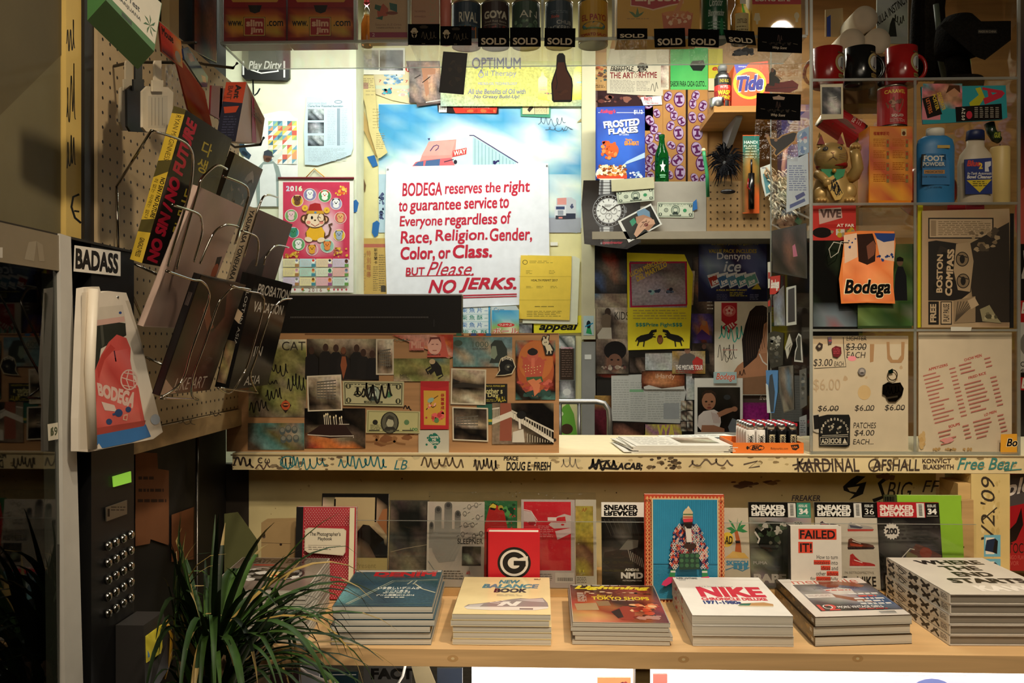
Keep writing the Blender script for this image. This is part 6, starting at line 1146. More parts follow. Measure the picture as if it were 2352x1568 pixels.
def f(g):g.slab([(2119,370),(2128,352),(2172,352),(2180,370),(2182,424),(2118,424)],'2c6ca0',.004).r(2153,333,2182,340,'b09448').slab([(2118,354),(2172,354),(2174,384),(2116,385)],'12110f',.0045).t('FOOT',2122,357,2168,370,'c8c4b8',.04).t('POWDER',2120,372,2170,381,'c8c4b8',.03).r(2122,390,2170,399,'a87a48').t('MEDICATED',2126,392,2166,397,'3a2a18',.02).t('ODOR + WETNESS CONTROL',2118,404,2174,408,'1a2c40').t('NET WT 10 OZ (283g)',2128,428,2164,432,'1a2c40')
bottle2('powder_bottle','flat blue foot powder bottle with a white cap',2148,2.252,[(40,0),(42,3),(42,130),(38,146),(26,154)],.5,'2f74a8',[(20,153),(20,170),(18,172),(.01,172)],'d0ccc0',f,0,0,0)
def f(g):g.slab([(2216,366),(2278,362),(2279,445),(2218,446)],'1c2c6c',.004).t('Blue',2221,368,2252,382,'b8382c',.05,.2).t('2',2248,374,2257,388,'d0b030',.05).p([(2262,372),(2276,370),(2276,380),(2270,384),(2272,394),(2262,394)],'c8c8c8').t('In-Tank Automatic',2222,395,2278,401,'d0ccc0',.02,.2).t('Bowl Cleaner',2221,402,2278,410,'d0ccc0',.04,.2).p([(2220,414),(2278,412),(2250,442)],'c8b028').hl(2234,416,2266,430,3,'3a3210',.4,3,6)
bottle2('cleaner_bottle','white bowl cleaner bottle with a dark blue cap',2240,2.255,[(36,0),(38,3),(39,90),(34,112),(20,130),(19,146)],.6,'b8aa94',[(20,145),(19,165),(17,167),(.01,167)],'16204a',f,0,0,0)
o=root('candle','cream block candle beside the white cleaner bottle','candle',(px(2297,462,2.25).x,2.25,z));B=(px(2297,462,2.25).x,2.25,z)
G(m='satin').lathe([(.022,0),(.0235,.002),(.0235,.145),(.022,.148),(.0001,.148)],B,'c8ae70',n=4 if 0 else 28).build('wax',o);G().tube([(B[0],B[1],z+.148),(B[0],B[1],z+.156)],.001,'2a2018',n=6).build('wick',o)
o=root('green_sachet','dark green glossy sachet lying on the cream candle','sachet',px(2292,330,2.25));g=G(m='gloss').tube([px(2272,284,2.262),px(2277,302,2.257),px(2287,318,2.257),px(2294,321,2.26)],.013,'1c2c1e',n=12,taper=.8)
g.build('foil_body',o);g=G(PY(2.2425),'gloss').t('GUE',2284,304,2298,316,'a8a838',.03,.2);g.slab(rect(2282,302,2299,318),'24381f',.002);g.build('printed_mark',o)
o=root('red_sack','translucent red plastic sack behind the bottles','sack',(1.12,2.5,z));G(m='gloss').ball(V((1.12,2.5,z+.078)),.078,'a01c14',sx=1.1,sy=.8,sz=1).build('plastic_body',o)
# third tier: magazines and prints standing on the shelf
def sh(n,lab,cat,q,dd,col,f=None,t=.002,m='gloss',grp=None):return sheet(n,lab,cat,q,dd,col,f,t,m,grp)
sh('magazine','red and white magazine standing at the top of the third cabinet tier','magazine',(1867,471,1966,552),2.234,'b0342e',lambda g:g.p([(1880,480),(1932,476),(1935,500),(1882,515)],'b89a90').t('VIVE',1884,480,1932,500,'5a4440',.05).r(1880,515,1966,524,'a02824').t('AT FAR',1922,514,1962,521,'d8d0c0',.03).e(1888,534,22,12,'1a1412').r(1920,526,1940,540,'b8b4a8').blots(1900,520,1966,548,10,['6a5a3c','a8902c','8a7c60'],4,9,4))
def f(g):g.gr(1868,552,1970,750,['aabba','aabca','aabba','aaaba','aaaba','baaab','deedb','defed'],dict(a='0c0c0a',b='1c2418',c='2c3824',d='4a5058',e='6a7078',f='8a5a58'),'gloss',.1)
sh('photo_book','black photo book in the third cabinet tier behind the shirt print','book',(1867,552,1974,755),2.232,'10100e',f,.012)
def f(g):g.gr(1970,560,2098,748,['bcbcb','cbacb','bcabc','babcb','cbdcc','bcdbb','dcbbd','cdcbc'],dict(a='10140e',b='2c3c1e',c='46582c',d='66704a'),'gloss',.25).p([(2052,690),(2056,632),(2062,612),(2074,612),(2082,634),(2084,690)],'17181a').e(2067,602,7,9,'5a4434').p([(2059,600),(2060,592),(2067,589),(2075,593),(2075,600)],'14120f')
sh('landscape_print','green print of a person in dark clothes standing among trees','print',(1970,560,2094,754),2.226,'2c3c20',f)
def f(g):
 g.gr(1936,590,2052,692,['bbaab','babab','aabba','baaba','cabac'],dict(a='c86a34',b='d8824a',c='b85a2a'),'satin',.06).p([(1938,540),(1968,535),(1970,590),(1940,605)],'c8a88c').p([(2010,535),(2054,536),(2054,600),(2022,595)],'c0a48c')
 g.p([(1972,600),(1970,560),(1968,538),(2004,536),(2012,560),(2010,600),(1992,608)],'2a1a14').p([(1990,565),(2006,552),(2012,562),(2008,585),(1994,596)],'6a4030').p([(2008,535),(2056,536),(2054,552),(2030,556),(2014,548)],'24386a').blots(1945,545,1968,575,4,['24386a'],2,5,3).blots(2008,580,2054,602,9,['1c305c','24386a'],2,5,4)
 g.t('Bodega',1938,640,2046,686,'d8c8a0',.09,.2).t('Bodega',1940,642,2045,684,'100e0c',.04,.2)
sh('shirt_print','orange print of a person in a printed tee shirt on the cabinet front','print',[(1940,534),(1975,530),(2054,531),(2057,560),(2050,640),(2056,697),(1992,695),(1932,697),(1927,640),(1935,590)],KD-.001,'c87038',f,.0008)
g=G(m='satin').tube([px(1936,560,KD-.003),px(1915,556,KD-.003),px(1904,572,KD-.003),px(1908,592,KD-.003),px(1925,580,KD-.003),px(1932,555,KD-.003),px(1950,556,KD-.003)],.0012,'a8a494',n=6);tag(g.build('string_loop'),'thin white string loop beside the orange shirt print','string')
sh('blank_card','blank tan card standing low beside the black photo book','card',[(1866,728),(1912,727),(1912,751),(1866,751)],2.24,'b89c70')
def f(g):
 P='b09878';K='1c1713';D='4a3e30'
 g.gr(2120,484,2318,750,['aaaaaaa','aaaaaab','abbbabb','aaabccb','aaabccc','aaaaccc','aaaaccb','aaaaabb'],dict(a='a88e6c',b='94795a',c='3a3026'),'satin',.05)
 g.p([(2132,500),(2282,500),(2282,548),(2132,548)],K).p([(2135,503),(2279,503),(2279,545),(2135,545)],P).r(2138,506,2150,542,'8a7458').hl(2155,508,2275,542,8,'7a664c',.4,3,8)
 g.p([(2226,560),(2318,510),(2320,740),(2240,740),(2228,640)],'2c241c').blots(2222,520,2300,580,20,['7a664c','4a3e30','9a8464'],5,14,4,.7)
 g.p([(2132,555),(2150,552),(2206,560),(2232,590),(2230,670),(2204,690),(2132,690)],K).blots(2136,560,2216,680,16,['2a221a','141008'],8,16,6).p([(2196,560),(2228,556),(2236,600),(2228,670),(2200,666),(2190,620)],'a08868')
 for x,y in ((2210,595),(2212,645)):g.e(x,y,15,17,'7a664c').ring(x,y,15,17,2,K).e(x,y,6,10,K).ln([(x-10,y-10),(x+12,y-4)],2,K)
 g.t('BOSTON',0,0,0,0,'b89e7c',.04,0,None,[(2150,672),(2152,584),(2166,584),(2164,672)]).t('COMPASS',0,0,0,0,'b89e7c',.05,0,None,[(2170,678),(2176,572),(2192,572),(2186,680)])
 g.p([(2132,692),(2156,692),(2156,745),(2132,745)],K).t('FREE',0,0,0,0,P,.05,0,None,[(2136,740),(2136,698),(2150,698),(2150,740)]).r(2160,692,2186,745,K).r(2162,694,2184,743,P).t('PLAY PAUSE',0,0,0,0,K,.02,0,None,[(2166,738),(2166,698),(2180,698),(2180,738)]).p([(2190,690),(2240,680),(2240,740),(2190,742)],'8a7458')
 for i in range(7):g.ln([(2194,738),(2200+i*7,692)],2,D)
 g.p([(2222,690),(2238,682),(2248,700),(2230,710)],P).p([(2250,710),(2272,700),(2290,730),(2300,742),(2256,738)],'8a8060').blots(2252,704,2294,738,8,['6a6248','a89c78','4a4430'],4,9,5)
sh('newspaper','brown free newspaper with a drawn face standing sideways in the cabinet','newspaper',[(2118,484),(2318,479),(2322,560),(2322,752),(2117,752)],2.226,'a88e6c',f,.003,'satin')
o=sheet('binder_strip','black binding strip at the edge of the brown newspaper','strip',[(2321,490),(2329,490),(2328,753),(2320,753)],2.223,'0e0d0c',None,.0025)
for i,(x,c_) in enumerate([(2104,'b8b020'),(2172,'8a1c24'),(2215,'7a2028')]):
 sh('magazine',['thin yellow magazine edge behind the cabinet divider','dark red magazine top behind the brown newspaper','maroon magazine top behind the brown newspaper'][i],'magazine',(x+4,471,x+(16 if i==0 else 46),752),2.234+i*.004,c_)
# bottom tier: price card and menu card
def f(g):
 I='2a2420';g.blots(1868,768,2092,1032,10,['c0a888','b89e7c'],3,8,3)
 g.gr(1868,773,2085,790,['bbbb','aaaa'],dict(a='bfa886',b='a89478'),'paper',.02).ln([(1937,774),(1938,800),(1943,842),(1870,846)],1.6,I)
 def tx(s,a,b,c,d,k=.0,sl=.15):g.t(s,a,b,c,d,I,k,sl)
 tx('LIGHTER',1944,772,1990,782);tx('$3.00',1942,788,1990,806);tx('EACH',1944,808,1988,822);g.ln([(1945,777),(1990,779)],1.4,I).ln([(1942,797),(1988,798)],1.4,I);g.e(1957,823,10,6,'e89098');tx('$3.00',1868,824,1912,843);tx('EACH',1916,830,1938,841)
 for x,y,c_ in [(1882,797,'4a3a30'),(1906,780,'5a3a44'),(1922,808,'8a3038')]:pass
 g.p([(1998,790),(2008,790),(2006,830),(1998,832)],'a8825a').p([(2036,785),(2043,785),(2044,815),(2050,826),(2062,826),(2070,815),(2070,785),(2078,785),(2076,824),(2070,833),(2046,833),(2038,824)],'a8825a').e(1985,901,15,17,'c8aa78')
 tx('$6.00',1878,931,1926,946);tx('$6.00',1963,930,2008,945);tx('$6.00',2032,929,2078,944);g.ln([(1902,941),(1926,939)],1.2,I).ln([(1986,942),(2006,941)],1.2,I).ln([(2056,940),(2077,939)],1.2,I)
 tx('PATCHES',1960,970,2012,983);tx('$4.00',1962,987,2008,1002);tx('EACH...',1959,1008,2006,1020)
 g.t('$6.00',1868,870,1930,900,'b8a080',-.01)
price=sh('price_card','cream card with handwritten prices in the lowest cabinet tier','card',(1867,771,2086,1036),2.232,'c8b89c',f,.003,'paper')
def onc(n,lab,cat,fn,dd=2.2275):g=G(PY(dd),'satin');fn(g);return tag(g.build(n),lab,cat,'pins and patches on the price card')
onc('enamel_pin','dark curled enamel pin on the price card','pin',lambda g:g.slab([(1874,796),(1882,786),(1890,790),(1889,800),(1880,804)],'3a2c26',.002).e(1882,795,3,3,'a89c88'))
onc('enamel_pin','small blue and red enamel pin at the top of the price card','pin',lambda g:g.slab([(1902,774),(1910,773),(1911,788),(1903,790)],'5a4a58',.002).r(1903,780,1910,784,'9a4048'))
onc('enamel_pin','red fist shaped enamel pin on the price card','pin',lambda g:g.slab([(1911,800),(1920,794),(1932,797),(1933,812),(1924,821),(1914,818)],'6a1c22',.002).hl(1914,799,1930,814,4,'a8404a',.5,3,4))
onc('enamel_pin','round grey enamel pin above the keychain price','pin',lambda g:g.slab([(1980+9*math.cos(a*.5236),853+9*math.sin(a*.5236)) for a in range(12)],'7a7470',.002).e(1980,852,5,5,'a8a09a').e(1980,856,4,2,'4a4444'))
g=G(PY(2.2265),'metal');g.ring(2050,861,12,13,2.4,'b8ac90').slab([(2028,884),(2040,877),(2050,880),(2068,878),(2076,892),(2072,908),(2058,922),(2042,922),(2034,908),(2027,905)],'3a332a',.002).p([(2032,886),(2048,883),(2066,882),(2072,894),(2066,906),(2050,912),(2038,904)],'4a4034').sc(2034,886,2070,904,1.8,'17130f',5,12,2).p([(2036,912),(2062,908),(2062,912),(2037,916)],'b8ac90').p([(2040,851),(2050,846),(2052,856),(2042,858)],'2a5a50')
tag(g.build('keychain'),'dark rubber keychain on a steel ring on the price card','keychain')
def f(g):
 g.slab([(1880,957),(1900,952),(1950,952),(1953,960),(1952,1022),(1944,1026),(1882,1024)],'121211',.002);I='c8bea8'
 g.ln([(1888,1000),(1948,998)],1.2,I).ln([(1884,1004),(1948,1002),(1947,1020),(1884,1021),(1884,1004)],1.2,I)
 g.t('BODEGA',0,0,0,0,I,.03,0,None,[(1932,1006),(1886,1007),(1886,1019),(1932,1018)]).p([(1935,1018),(1940,1006),(1946,1018)],I)
 for i in range(13):a=math.pi*(i/12);x=1917-30*math.cos(a);y=992-30*math.sin(a);g.t('NEIGHBORHOODWATCH'[i],x-2,y-3,x+2,y+3,I,.04)
 for s_ in (-1,1):g.blots(1917+s_*9-9,970,1917+s_*9+9,998,12,['8a8274','b0a892','2a2824'],2,5,4+s_)
onc('woven_patch','black square patch with two seated lions and an arch of letters','patch',f)
sheet('instant_photo','corner of a dark photograph tucked behind the black patch','photograph',[(1866,952),(1882,950),(1890,990),(1878,994),(1868,990)],2.2285,'b8b0a0',lambda g:g.p([(1868,954),(1880,952),(1887,984),(1870,986)],'141210'),.0006)
def f(g):
 I='b0685c';T=lambda s,q:g.t(s,0,0,0,0,'a8322c',.03,0,None,q)
 T('APPETIZERS',[(2132,846),(2176,834),(2177,840),(2133,852)]);T('CHOW MEIN',[(2214,824),(2254,812),(2255,819),(2215,830)]);T('FRIED RICE',[(2224,865),(2264,853),(2265,859),(2225,871)]);T('LO MEIN',[(2260,950),(2288,941),(2289,947),(2261,956)]);T('SOUPS',[(2178,977),(2204,970),(2205,976),(2179,983)])
 def blk(x,y,n,w_,seed):
  rr_=random.Random(seed)
  for i in range(n):
   xx=x+i*2.2;yy=y+i*9;L_=w_*rr_.uniform(.4,.8)
   for a,b in ((0,L_),(w_,w_+14)):g.p([(xx+a,yy-a*.26),(xx+b,yy-b*.26),(xx+b,yy-b*.26+3),(xx+a,yy-a*.26+3)],I)
 blk(2120,862,13,60,3);blk(2202,838,3,58,4);blk(2214,882,8,60,5);blk(2234,968,5,56,6);blk(2154,992,4,56,7)
 g.blots(2156,1002,2194,1022,6,['d88880','d0908a'],6,14,4,.6).blots(2106,985,2126,1034,8,['b8945c','c0a06c'],5,12,5,1.2).blots(2110,1026,2240,1036,14,['b08c58'],2,5,6)
sh('menu_card','cream takeaway menu card with tilted red print in the lowest cabinet tier','menu',(2110,763,2324,1037),2.232,'c8b79c',f,.003,'paper')
sh('sticker','orange sticker with black lettering at the lower cabinet corner','sticker',[(2299,997),(2336,996),(2336,1041),(2298,1042)],KD-.0015,'d89a30',lambda g:g.t('Bo',2311,1006,2338,1026,'e8d8b0',.09,.25).t('Bo',2312,1007,2337,1025,'14110e',.03,.25),.0006)
sh('torn_tape','torn white tape scrap on the cabinet shelf edge','tape',[(2184,750),(2232,751),(2230,760),(2184,760)],KD-.0018,'b8b4a4',None,.0006)
# ---------------------------------------------------------------- stickers on the cabinet's side facing the lighters
SX=kx0-.0012
def side(n,lab,cat,q,col,f=None,grp='stickers and prints on the cabinet side'):
 g=G(PX(SX),'satin');g.n=V((-1,0,0));g.slab(q,col,.0006)
 if f:f(g)
 return tag(g.build(n),lab,cat,grp)
side('sticker','small red square sticker with white lettering on the cabinet side','sticker',[(1769,635),(1792,632),(1790,675),(1768,676)],'c42420',lambda g:g.t('Bodega',0,0,0,0,'f0ece4',.05,.2,None,[(1771,643),(1790,640),(1789,668),(1770,668)]))
side('price_sticker','white price sticker with blue lettering hung by the mop on the cabinet side','sticker',[(1808,366),(1856,352),(1858,468),(1806,488)],'c4c8d0',lambda g:(g.hl(1812,380,1852,440,12,'5a6494',.4,3,6),g.p([(1814,470),(1848,455),(1850,462),(1814,479)],'3a4684'),g.p([(1826,450),(1846,440),(1850,448),(1830,460)],'2a2f7a')))
side('blue_print','long pale blue print above the price sticker on the cabinet side','print',[(1830,305),(1858,290),(1858,350),(1834,362)],'8aa0b8',lambda g:g.blots(1832,300,1856,355,12,['c06878','5a78a8','d8d8dc'],4,9,4))
def f(g):g.e(1796,510,1,1,'777')
side('photo_strip','dark photograph strip of people near the top of the cabinet side','photograph',[(1772,530),(1852,512),(1854,640),(1774,625)],'1a1614',lambda g:(g.gr(0,0,0,0,['bacab','cbdac','abecb','badab','cbaca'],dict(a='0e0c0c',b='2a2422',c='4a3c38',d='6a4a40',e='8a5a48'),quad=[(1774,532),(1850,516),(1852,636),(1776,622)]),g.p([(1820,565),(1826,560),(1832,588),(1822,590)],'c86a88')))
side('white_label','narrow white label with a red mark on the cabinet edge','label',[(1763,602),(1769,601),(1770,660),(1764,662)],'cdc9bd',lambda g:g.r(1764,625,1769,640,'a8302c'))
side('black_label','small black label with a red scrawl below the red sticker','label',[(1763,690),(1770,682),(1770,716),(1763,718)],'181412',lambda g:g.p([(1764,692),(1769,688),(1769,702),(1764,704)],'c02c24'))
side('photo_print','tall white bordered dark photograph on the cabinet side','photograph',[(1806,660),(1828,655),(1829,745),(1806,748)],'c8c8c4',lambda g:g.p([(1810,665),(1825,660),(1826,738),(1810,741)],'2a2634'))
side('denim_print','faded print of legs in jeans on the cabinet side','print',[(1776,680),(1800,655),(1804,748),(1778,748)],'6c6a6c',lambda g:g.gr(0,0,0,0,['bcb','cdc','bdb','ded'],dict(b='5c5450',c='787a84',d='8a90a0',e='b0b2b4'),quad=[(1778,682),(1799,660),(1802,746),(1779,746)]))
side('figure_cut_out','dark crowd cut-out below the shelf on the cabinet side','print',[(1765,765),(1778,760),(1800,765),(1798,838),(1770,846),(1762,800)],'1c1a1a',lambda g:g.blots(1766,768,1796,836,34,['5a5650','3a3632','8a8680','2a3038','b0aca4'],3,7,5))
side('diamond_sticker','white diamond shaped sticker on the cabinet side','sticker',[(1803,798),(1813,766),(1820,790),(1808,824)],'c8c4b8',lambda g:g.ln([(1806,800),(1817,788)],1.2,'444').p([(1812,800),(1818,790),(1812,812)],'1a1816'))
side('bottle_sticker','white edged sticker of a dark figure shaped like a bottle','sticker',[(1828,778),(1834,765),(1840,770),(1842,800),(1844,832),(1824,830),(1826,806),(1830,795)],'d0d0cc',lambda g:g.p([(1830,780),(1834,769),(1839,774),(1839,802),(1841,828),(1826,826),(1828,808),(1832,796)],'26282c'))
side('sky_print','bright blue print of dark towers on the cabinet side','print',[(1759,850),(1787,850),(1786,900),(1778,948),(1763,948)],'4a84c4',lambda g:g.p([(1764,900),(1768,862),(1774,858),(1780,900),(1777,946),(1764,946)],'2a3444').p([(1759,880),(1764,884),(1770,948),(1762,948)],'d0d4d8'))
side('torn_print','torn print of shop shelves on the cabinet side','print',[(1788,842),(1822,838),(1824,940),(1800,948),(1790,900)],'54504c',lambda g:g.gr(0,0,0,0,['bcbd','cded','bcec','dccb','cdbc'],dict(b='2a2624',c='6a5c50',d='8a8478',e='5a7a94'),quad=[(1789,844),(1821,840),(1822,938),(1800,945)]))
side('grey_print','narrow grey print of a figure near the cabinet corner','print',[(1836,850),(1852,845),(1853,930),(1838,940)],'5a5a5a',lambda g:g.blots(1838,852,1851,930,14,['2a2a2c','8a8a88','3a4450'],3,6,3))
side('white_strip','pale blue strip with small lettering low on the cabinet side','print',[(1836,958),(1852,952),(1852,1000),(1836,1002)],'a8b0b4',lambda g:g.hl(1838,965,1850,996,6,'4a545c',.4,3,4))
# ---------------------------------------------------------------- far edge: red packs hung beyond the cabinet
def f(g):g.gr(2343,0,2420,560,['ab','bc','cc','db','ec'],dict(a='7a6a58',b='4a3a50',c='2a2020',d='a8402c',e='c85a48'),'gloss').e(2370,500,40,80,'c8584c')
sheet('red_poster','tall dark and red poster just beyond the acrylic cabinet','poster',(2343,-20,2440,560),2.7,'5a3a38',f,.003,'gloss')
def f(g):g.r(2340,560,2440,770,'151210').t('y',2346,575,2370,640,'b8b0a4',.05,.2).r(2340,690,2440,740,'a81c1c').t('Boost',2346,694,2400,720,'e0d8cc',.05,.2).r(2340,740,2440,855,'b8b4ae').ring(2378,790,36,34,10,'77726c').t('OLD',2344,830,2372,842,'2a2624').t('MONEY',2342,846,2376,858,'2a2624').r(2340,866,2440,896,'a81c1c').t('Boost',2346,868,2400,892,'e0d8cc',.05,.2).r(2340,896,2440,1040,'1a1414').blots(2340,900,2440,1040,12,['7a1818','3a3434'],10,26,4)
sheet('black_poster','black, white and red poster beyond the acrylic cabinet','poster',(2340,560,2440,1040),2.68,'191412',f,.003,'gloss')
o=root('drink_pouch','red drink powder pouch leaning at the far end of the counter','pouch',px(2340,1310,2.26))
g=G(PY(2.24),'gloss').slab([(2304,1088),(2460,1080),(2460,1312),(2306,1310)],'9c1a20',.05);g.p([(2304,1090),(2430,1084),(2430,1140),(2308,1165)],'4a4442').t('ple',0,0,0,0,'d8d0c4',.03,.15,None,[(2312,1104),(2372,1090),(2366,1138),(2310,1152)]).p([(2310,1252),(2334,1240),(2350,1205),(2346,1165),(2334,1200),(2310,1225)],'1c1210').t("'STOCK",2306,1246,2362,1270,'241412',.0).t('MANGO FLAVOR',2306,1275,2366,1284,'b8544c',.0).t('FLAVOR',2306,1288,2340,1298,'b8544c',.0);g.build('foil_front',o)
# ================================================================ piles of books and magazines on the shelf
SZ=.7206
def pile(name,cat,tops,zt,n,covers,draw,labs,grp,pages='cdc6b4',hard=0,jig=.004,spine='left',spd=None,seed=1,m='gloss',spcol=None):
 """tops: photograph corners of the top cover (back-left, back-right, front-right, front-left) on the plane z = zt"""
 q=[PZ(zt).at(*p) for p in tops];h=(zt-SZ)/n;rr=random.Random(seed)
    # true up to a rectangle
 fl,fr,bl=q[3],q[2],q[0];u=(fr-fl);u.z=0;v=(bl-fl+(q[1]-fr))/2;v.z=0;v=v-u*(v.dot(u)/u.dot(u))*.0
 out=[]
 for i in range(n):
  z=SZ+h*(i+1)-.0002;j=V((rr.uniform(-jig,jig),rr.uniform(-jig*.6,jig*.6),0)) if i<n-1 else V((0,0,0))
  B=[fl+v+j,fr+v+j,fr+j,fl+j]
  for p in B:p.z=z
  top=i==n-1
  out.append(book(name,labs(i,n),cat,B,h-.0006,covers,pages,draw if top else None,grp,m,hard,spcol,spine,0,spd))
 return out
NUM=['first','second','third','fourth','fifth','sixth','seventh','eighth','ninth','tenth','eleventh','twelfth','thirteenth']
def lab(kind,topd):
 def f(i,n):
  if i==n-1:return topd
  return f'{kind}, lowest in its pile' if i==0 else f'{kind}, {NUM[i]} from the bottom of its pile'
 return f
def F100(g):g.W,g.H=100.,140.
# 1 motorcycle annual
def d1(g):
 F100(g);g.gr(1,1,99,139,['aaaa','bbbb','bccb','bcbb','bbbb'],dict(a='4a3c34',b='6a5a50',c='7a6a60'),'gloss',.04).t('LEATHER DELUXE',10,8,92,26,'241c18',.05,.1).r(22,32,46,38,'9a2c24').t('MOTORCYCLE',60,29,86,35,'2a201a')
 g.e(52,74,34,30,'1c1816').ring(36,70,16,24,3,'b8b0a8').ring(66,74,17,22,3,'8a827a').blots(22,46,86,106,40,['3a3430','c8c0b4','8a8278','16120f','5a524a'],3,9,5).blots(40,60,66,100,12,['c8a468','d8b878'],3,8,6).blots(50,70,74,90,4,['a83424'],2,5,7)
pile('motor_annual','magazine',[(548,1279),(767,1282),(701,1357),(470,1354)],.8295,12,'b8b0a4',d1,lab('white edged annual by the plant','topmost annual of the tall pile by the plant, with a motorcycle cover'),'annuals piled by the plant',jig=.002,seed=3)
# 2 denim book
def d2(g):
 F100(g);g.gr(1,1,99,139,['bbcbb','bcbbc','abbcb','dabbb','dbabb','baabb'],dict(a='18303a',b='24424c',c='34545c',d='5a8a90'),'denim',.15)
 g.r(1,1,99,9,'b8b4a8').t('DENIM',24,9,94,27,'b82028',.08).t('SUPER LIGHTNING',70,3,95,8,'9a2028',.05,.2).t('デニム',30,27,78,33,'a03030',.05)
 g.ln([(12,132),(48,46),(98,40)],1.6,'8a9484').ln([(14,134),(50,50),(98,44)],1.2,'8a9484').ln([(70,46),(66,60)],1.4,'b0b4a0').ln([(75,45),(72,60)],1.4,'b0b4a0').ln([(74,58),(84,78),(99,92)],1.8,'b8b498').ln([(4,136),(98,130)],1,'54706c')
 g.t('いま欲しいデニムが',36,70,82,80,'d8d8cc',.03).t('ここにある。',46,82,72,90,'d8d8cc',.03).hl(44,92,78,96,1,'b8bcb0',.8,3,4).t('デニム図鑑2015-2016',38,98,78,105,'d8d8cc',.02).hl(48,108,70,112,1,'b8bcb0',.8,4,4)
pile('denim_magazine','magazine',[(819,1307),(1017,1310),(993,1392),(763,1392)],.801,6,'3a5058',d2,lab('thick denim magazine','topmost denim magazine, cover with red capitals over blue cloth'),'denim magazines',seed=8,jig=.005)
# 3 cream shoe book
def d3(g):
 F100(g);g.t('NEW',42,12,66,27,'4a8090',.09,.2).t('BALANCE',24,29,88,46,'4a8090',.09,.2).t('BOOK',38,47,74,63,'2a2430',.08,.1).hl(42,70,70,78,2,'b8a888',.5,3,6).hl(82,6,90,12,2,'5a5044',.6,4,4)
 g.p([(10,116),(14,108),(26,104),(40,98),(58,88),(68,84),(78,86),(92,82),(97,100),(98,114),(84,122),(50,124),(16,122)],'8a807c').p([(10,116),(98,114),(97,120),(84,126),(40,127),(14,124)],'d8d0c4').p([(12,116),(16,109),(30,105),(26,116)],'b8b0ac').p([(44,112),(50,98),(56,98),(60,106),(64,96),(70,96),(64,112),(58,112),(54,104),(50,112)],'dcd6cc').p([(64,90),(78,87),(92,85),(94,98),(80,96)],'b0a8a4').ln([(36,100),(46,104)],1.4,'e0d8d0').ln([(42,97),(52,102)],1.4,'e0d8d0').ln([(48,94),(58,98)],1.4,'e0d8d0').r(68,120,82,124,'6a6460')
pile('shoe_book','book',[(1067,1322),(1262,1328),(1265,1411),(1038,1409)],.785,5,'e2cd98',d3,lab('cream covered shoe book','topmost cream shoe book, cover with a grey running shoe'),'cream shoe books',seed=5,jig=.003)
# 4 yellow titled magazine
def d4(g):
 F100(g);g.gr(1,1,99,139,['aabba','babca','bcbdb','cdabc','dcdbc','eecdb','eedcb'],dict(a='2c1814',b='5a2418',c='8a3420',d='a85030',e='b88458'),'gloss',.3)
 g.t('Lightning',6,4,94,22,'d8c42c',.05,.3).hl(4,1,60,4,1,'b8b8b0',.8,2,5).t('Best of',30,40,48,48,'d8c42c',.0,.3).t('TOKYO SHOPS',24,48,88,60,'d8c42c',.03).hl(46,61,76,64,1,'c8b8a0',.6,3,5)
 g.p([(4,76),(28,72),(30,98),(6,100)],'a08460').p([(28,66),(42,64),(44,82),(30,84)],'8a6c4c').p([(40,104),(56,84),(70,82),(64,132),(52,132)],'8a3020').p([(42,104),(52,92),(54,122),(48,126)],'2a1410').blots(60,70,98,130,30,['b03c24','7a2418','d8a878','3a1a14','c86a40'],3,8,5).blots(4,26,96,40,18,['d8b890','8a4a30','1c100c'],2,7,6,.6).blots(64,112,96,132,8,['a8786a','8a5a50'],4,8,8).hl(8,34,18,70,9,'c8c0b0',.4,5,4)
pile('shop_magazine','magazine',[(1306,1341),(1503,1345),(1540,1431),(1315,1428)],.767,5,'a89c8a',d4,lab('shop guide magazine with grey page edges','topmost shop guide magazine, red interior cover with yellow title'),'shop guide magazines',seed=11,jig=.006)
# 5 white chronicle
def d5(g):
 F100(g);g.t('SUPER LIGHTNING',4,2,28,9,'2a2424',.05,.1).hl(6,11,14,15,2,'666',.5,2,4).t('ナイキ クロニクル デラックス',24,36,62,41,'8a8480',.02).t('NIKE',20,40,90,78,'c41c38',.12).t('CHRONICLE DELUXE',19,80,88,90,'c83040',.06).t('1971-1980s',19,91,58,103,'2c3c74',.08)
 g.p([(52,108),(58,100),(70,98),(82,96),(90,102),(89,108)],'b88a58').p([(52,108),(58,101),(68,100),(64,108)],'2f6a58').p([(52,108),(89,108),(88,111),(54,111)],'d8c8a8')
pile('chronicle_book','book',[(1543,1324),(1743,1326),(1822,1414),(1590,1412)],.7843,3,'e4dfd6',d5,lab('thick white chronicle book','topmost thick white chronicle book with red capitals'),'white chronicle books',jig=.003,seed=6,m='satin',spd=lambda g:(g.frame(g.q[1:]+g.q[:1],100,10),g.p([(0,0),(100,0),(100,10),(0,10)],'d8d0c4'),g.blots(4,.5,60,9.5,16,['b83038','c85058'],1.5,4,3,.6)))
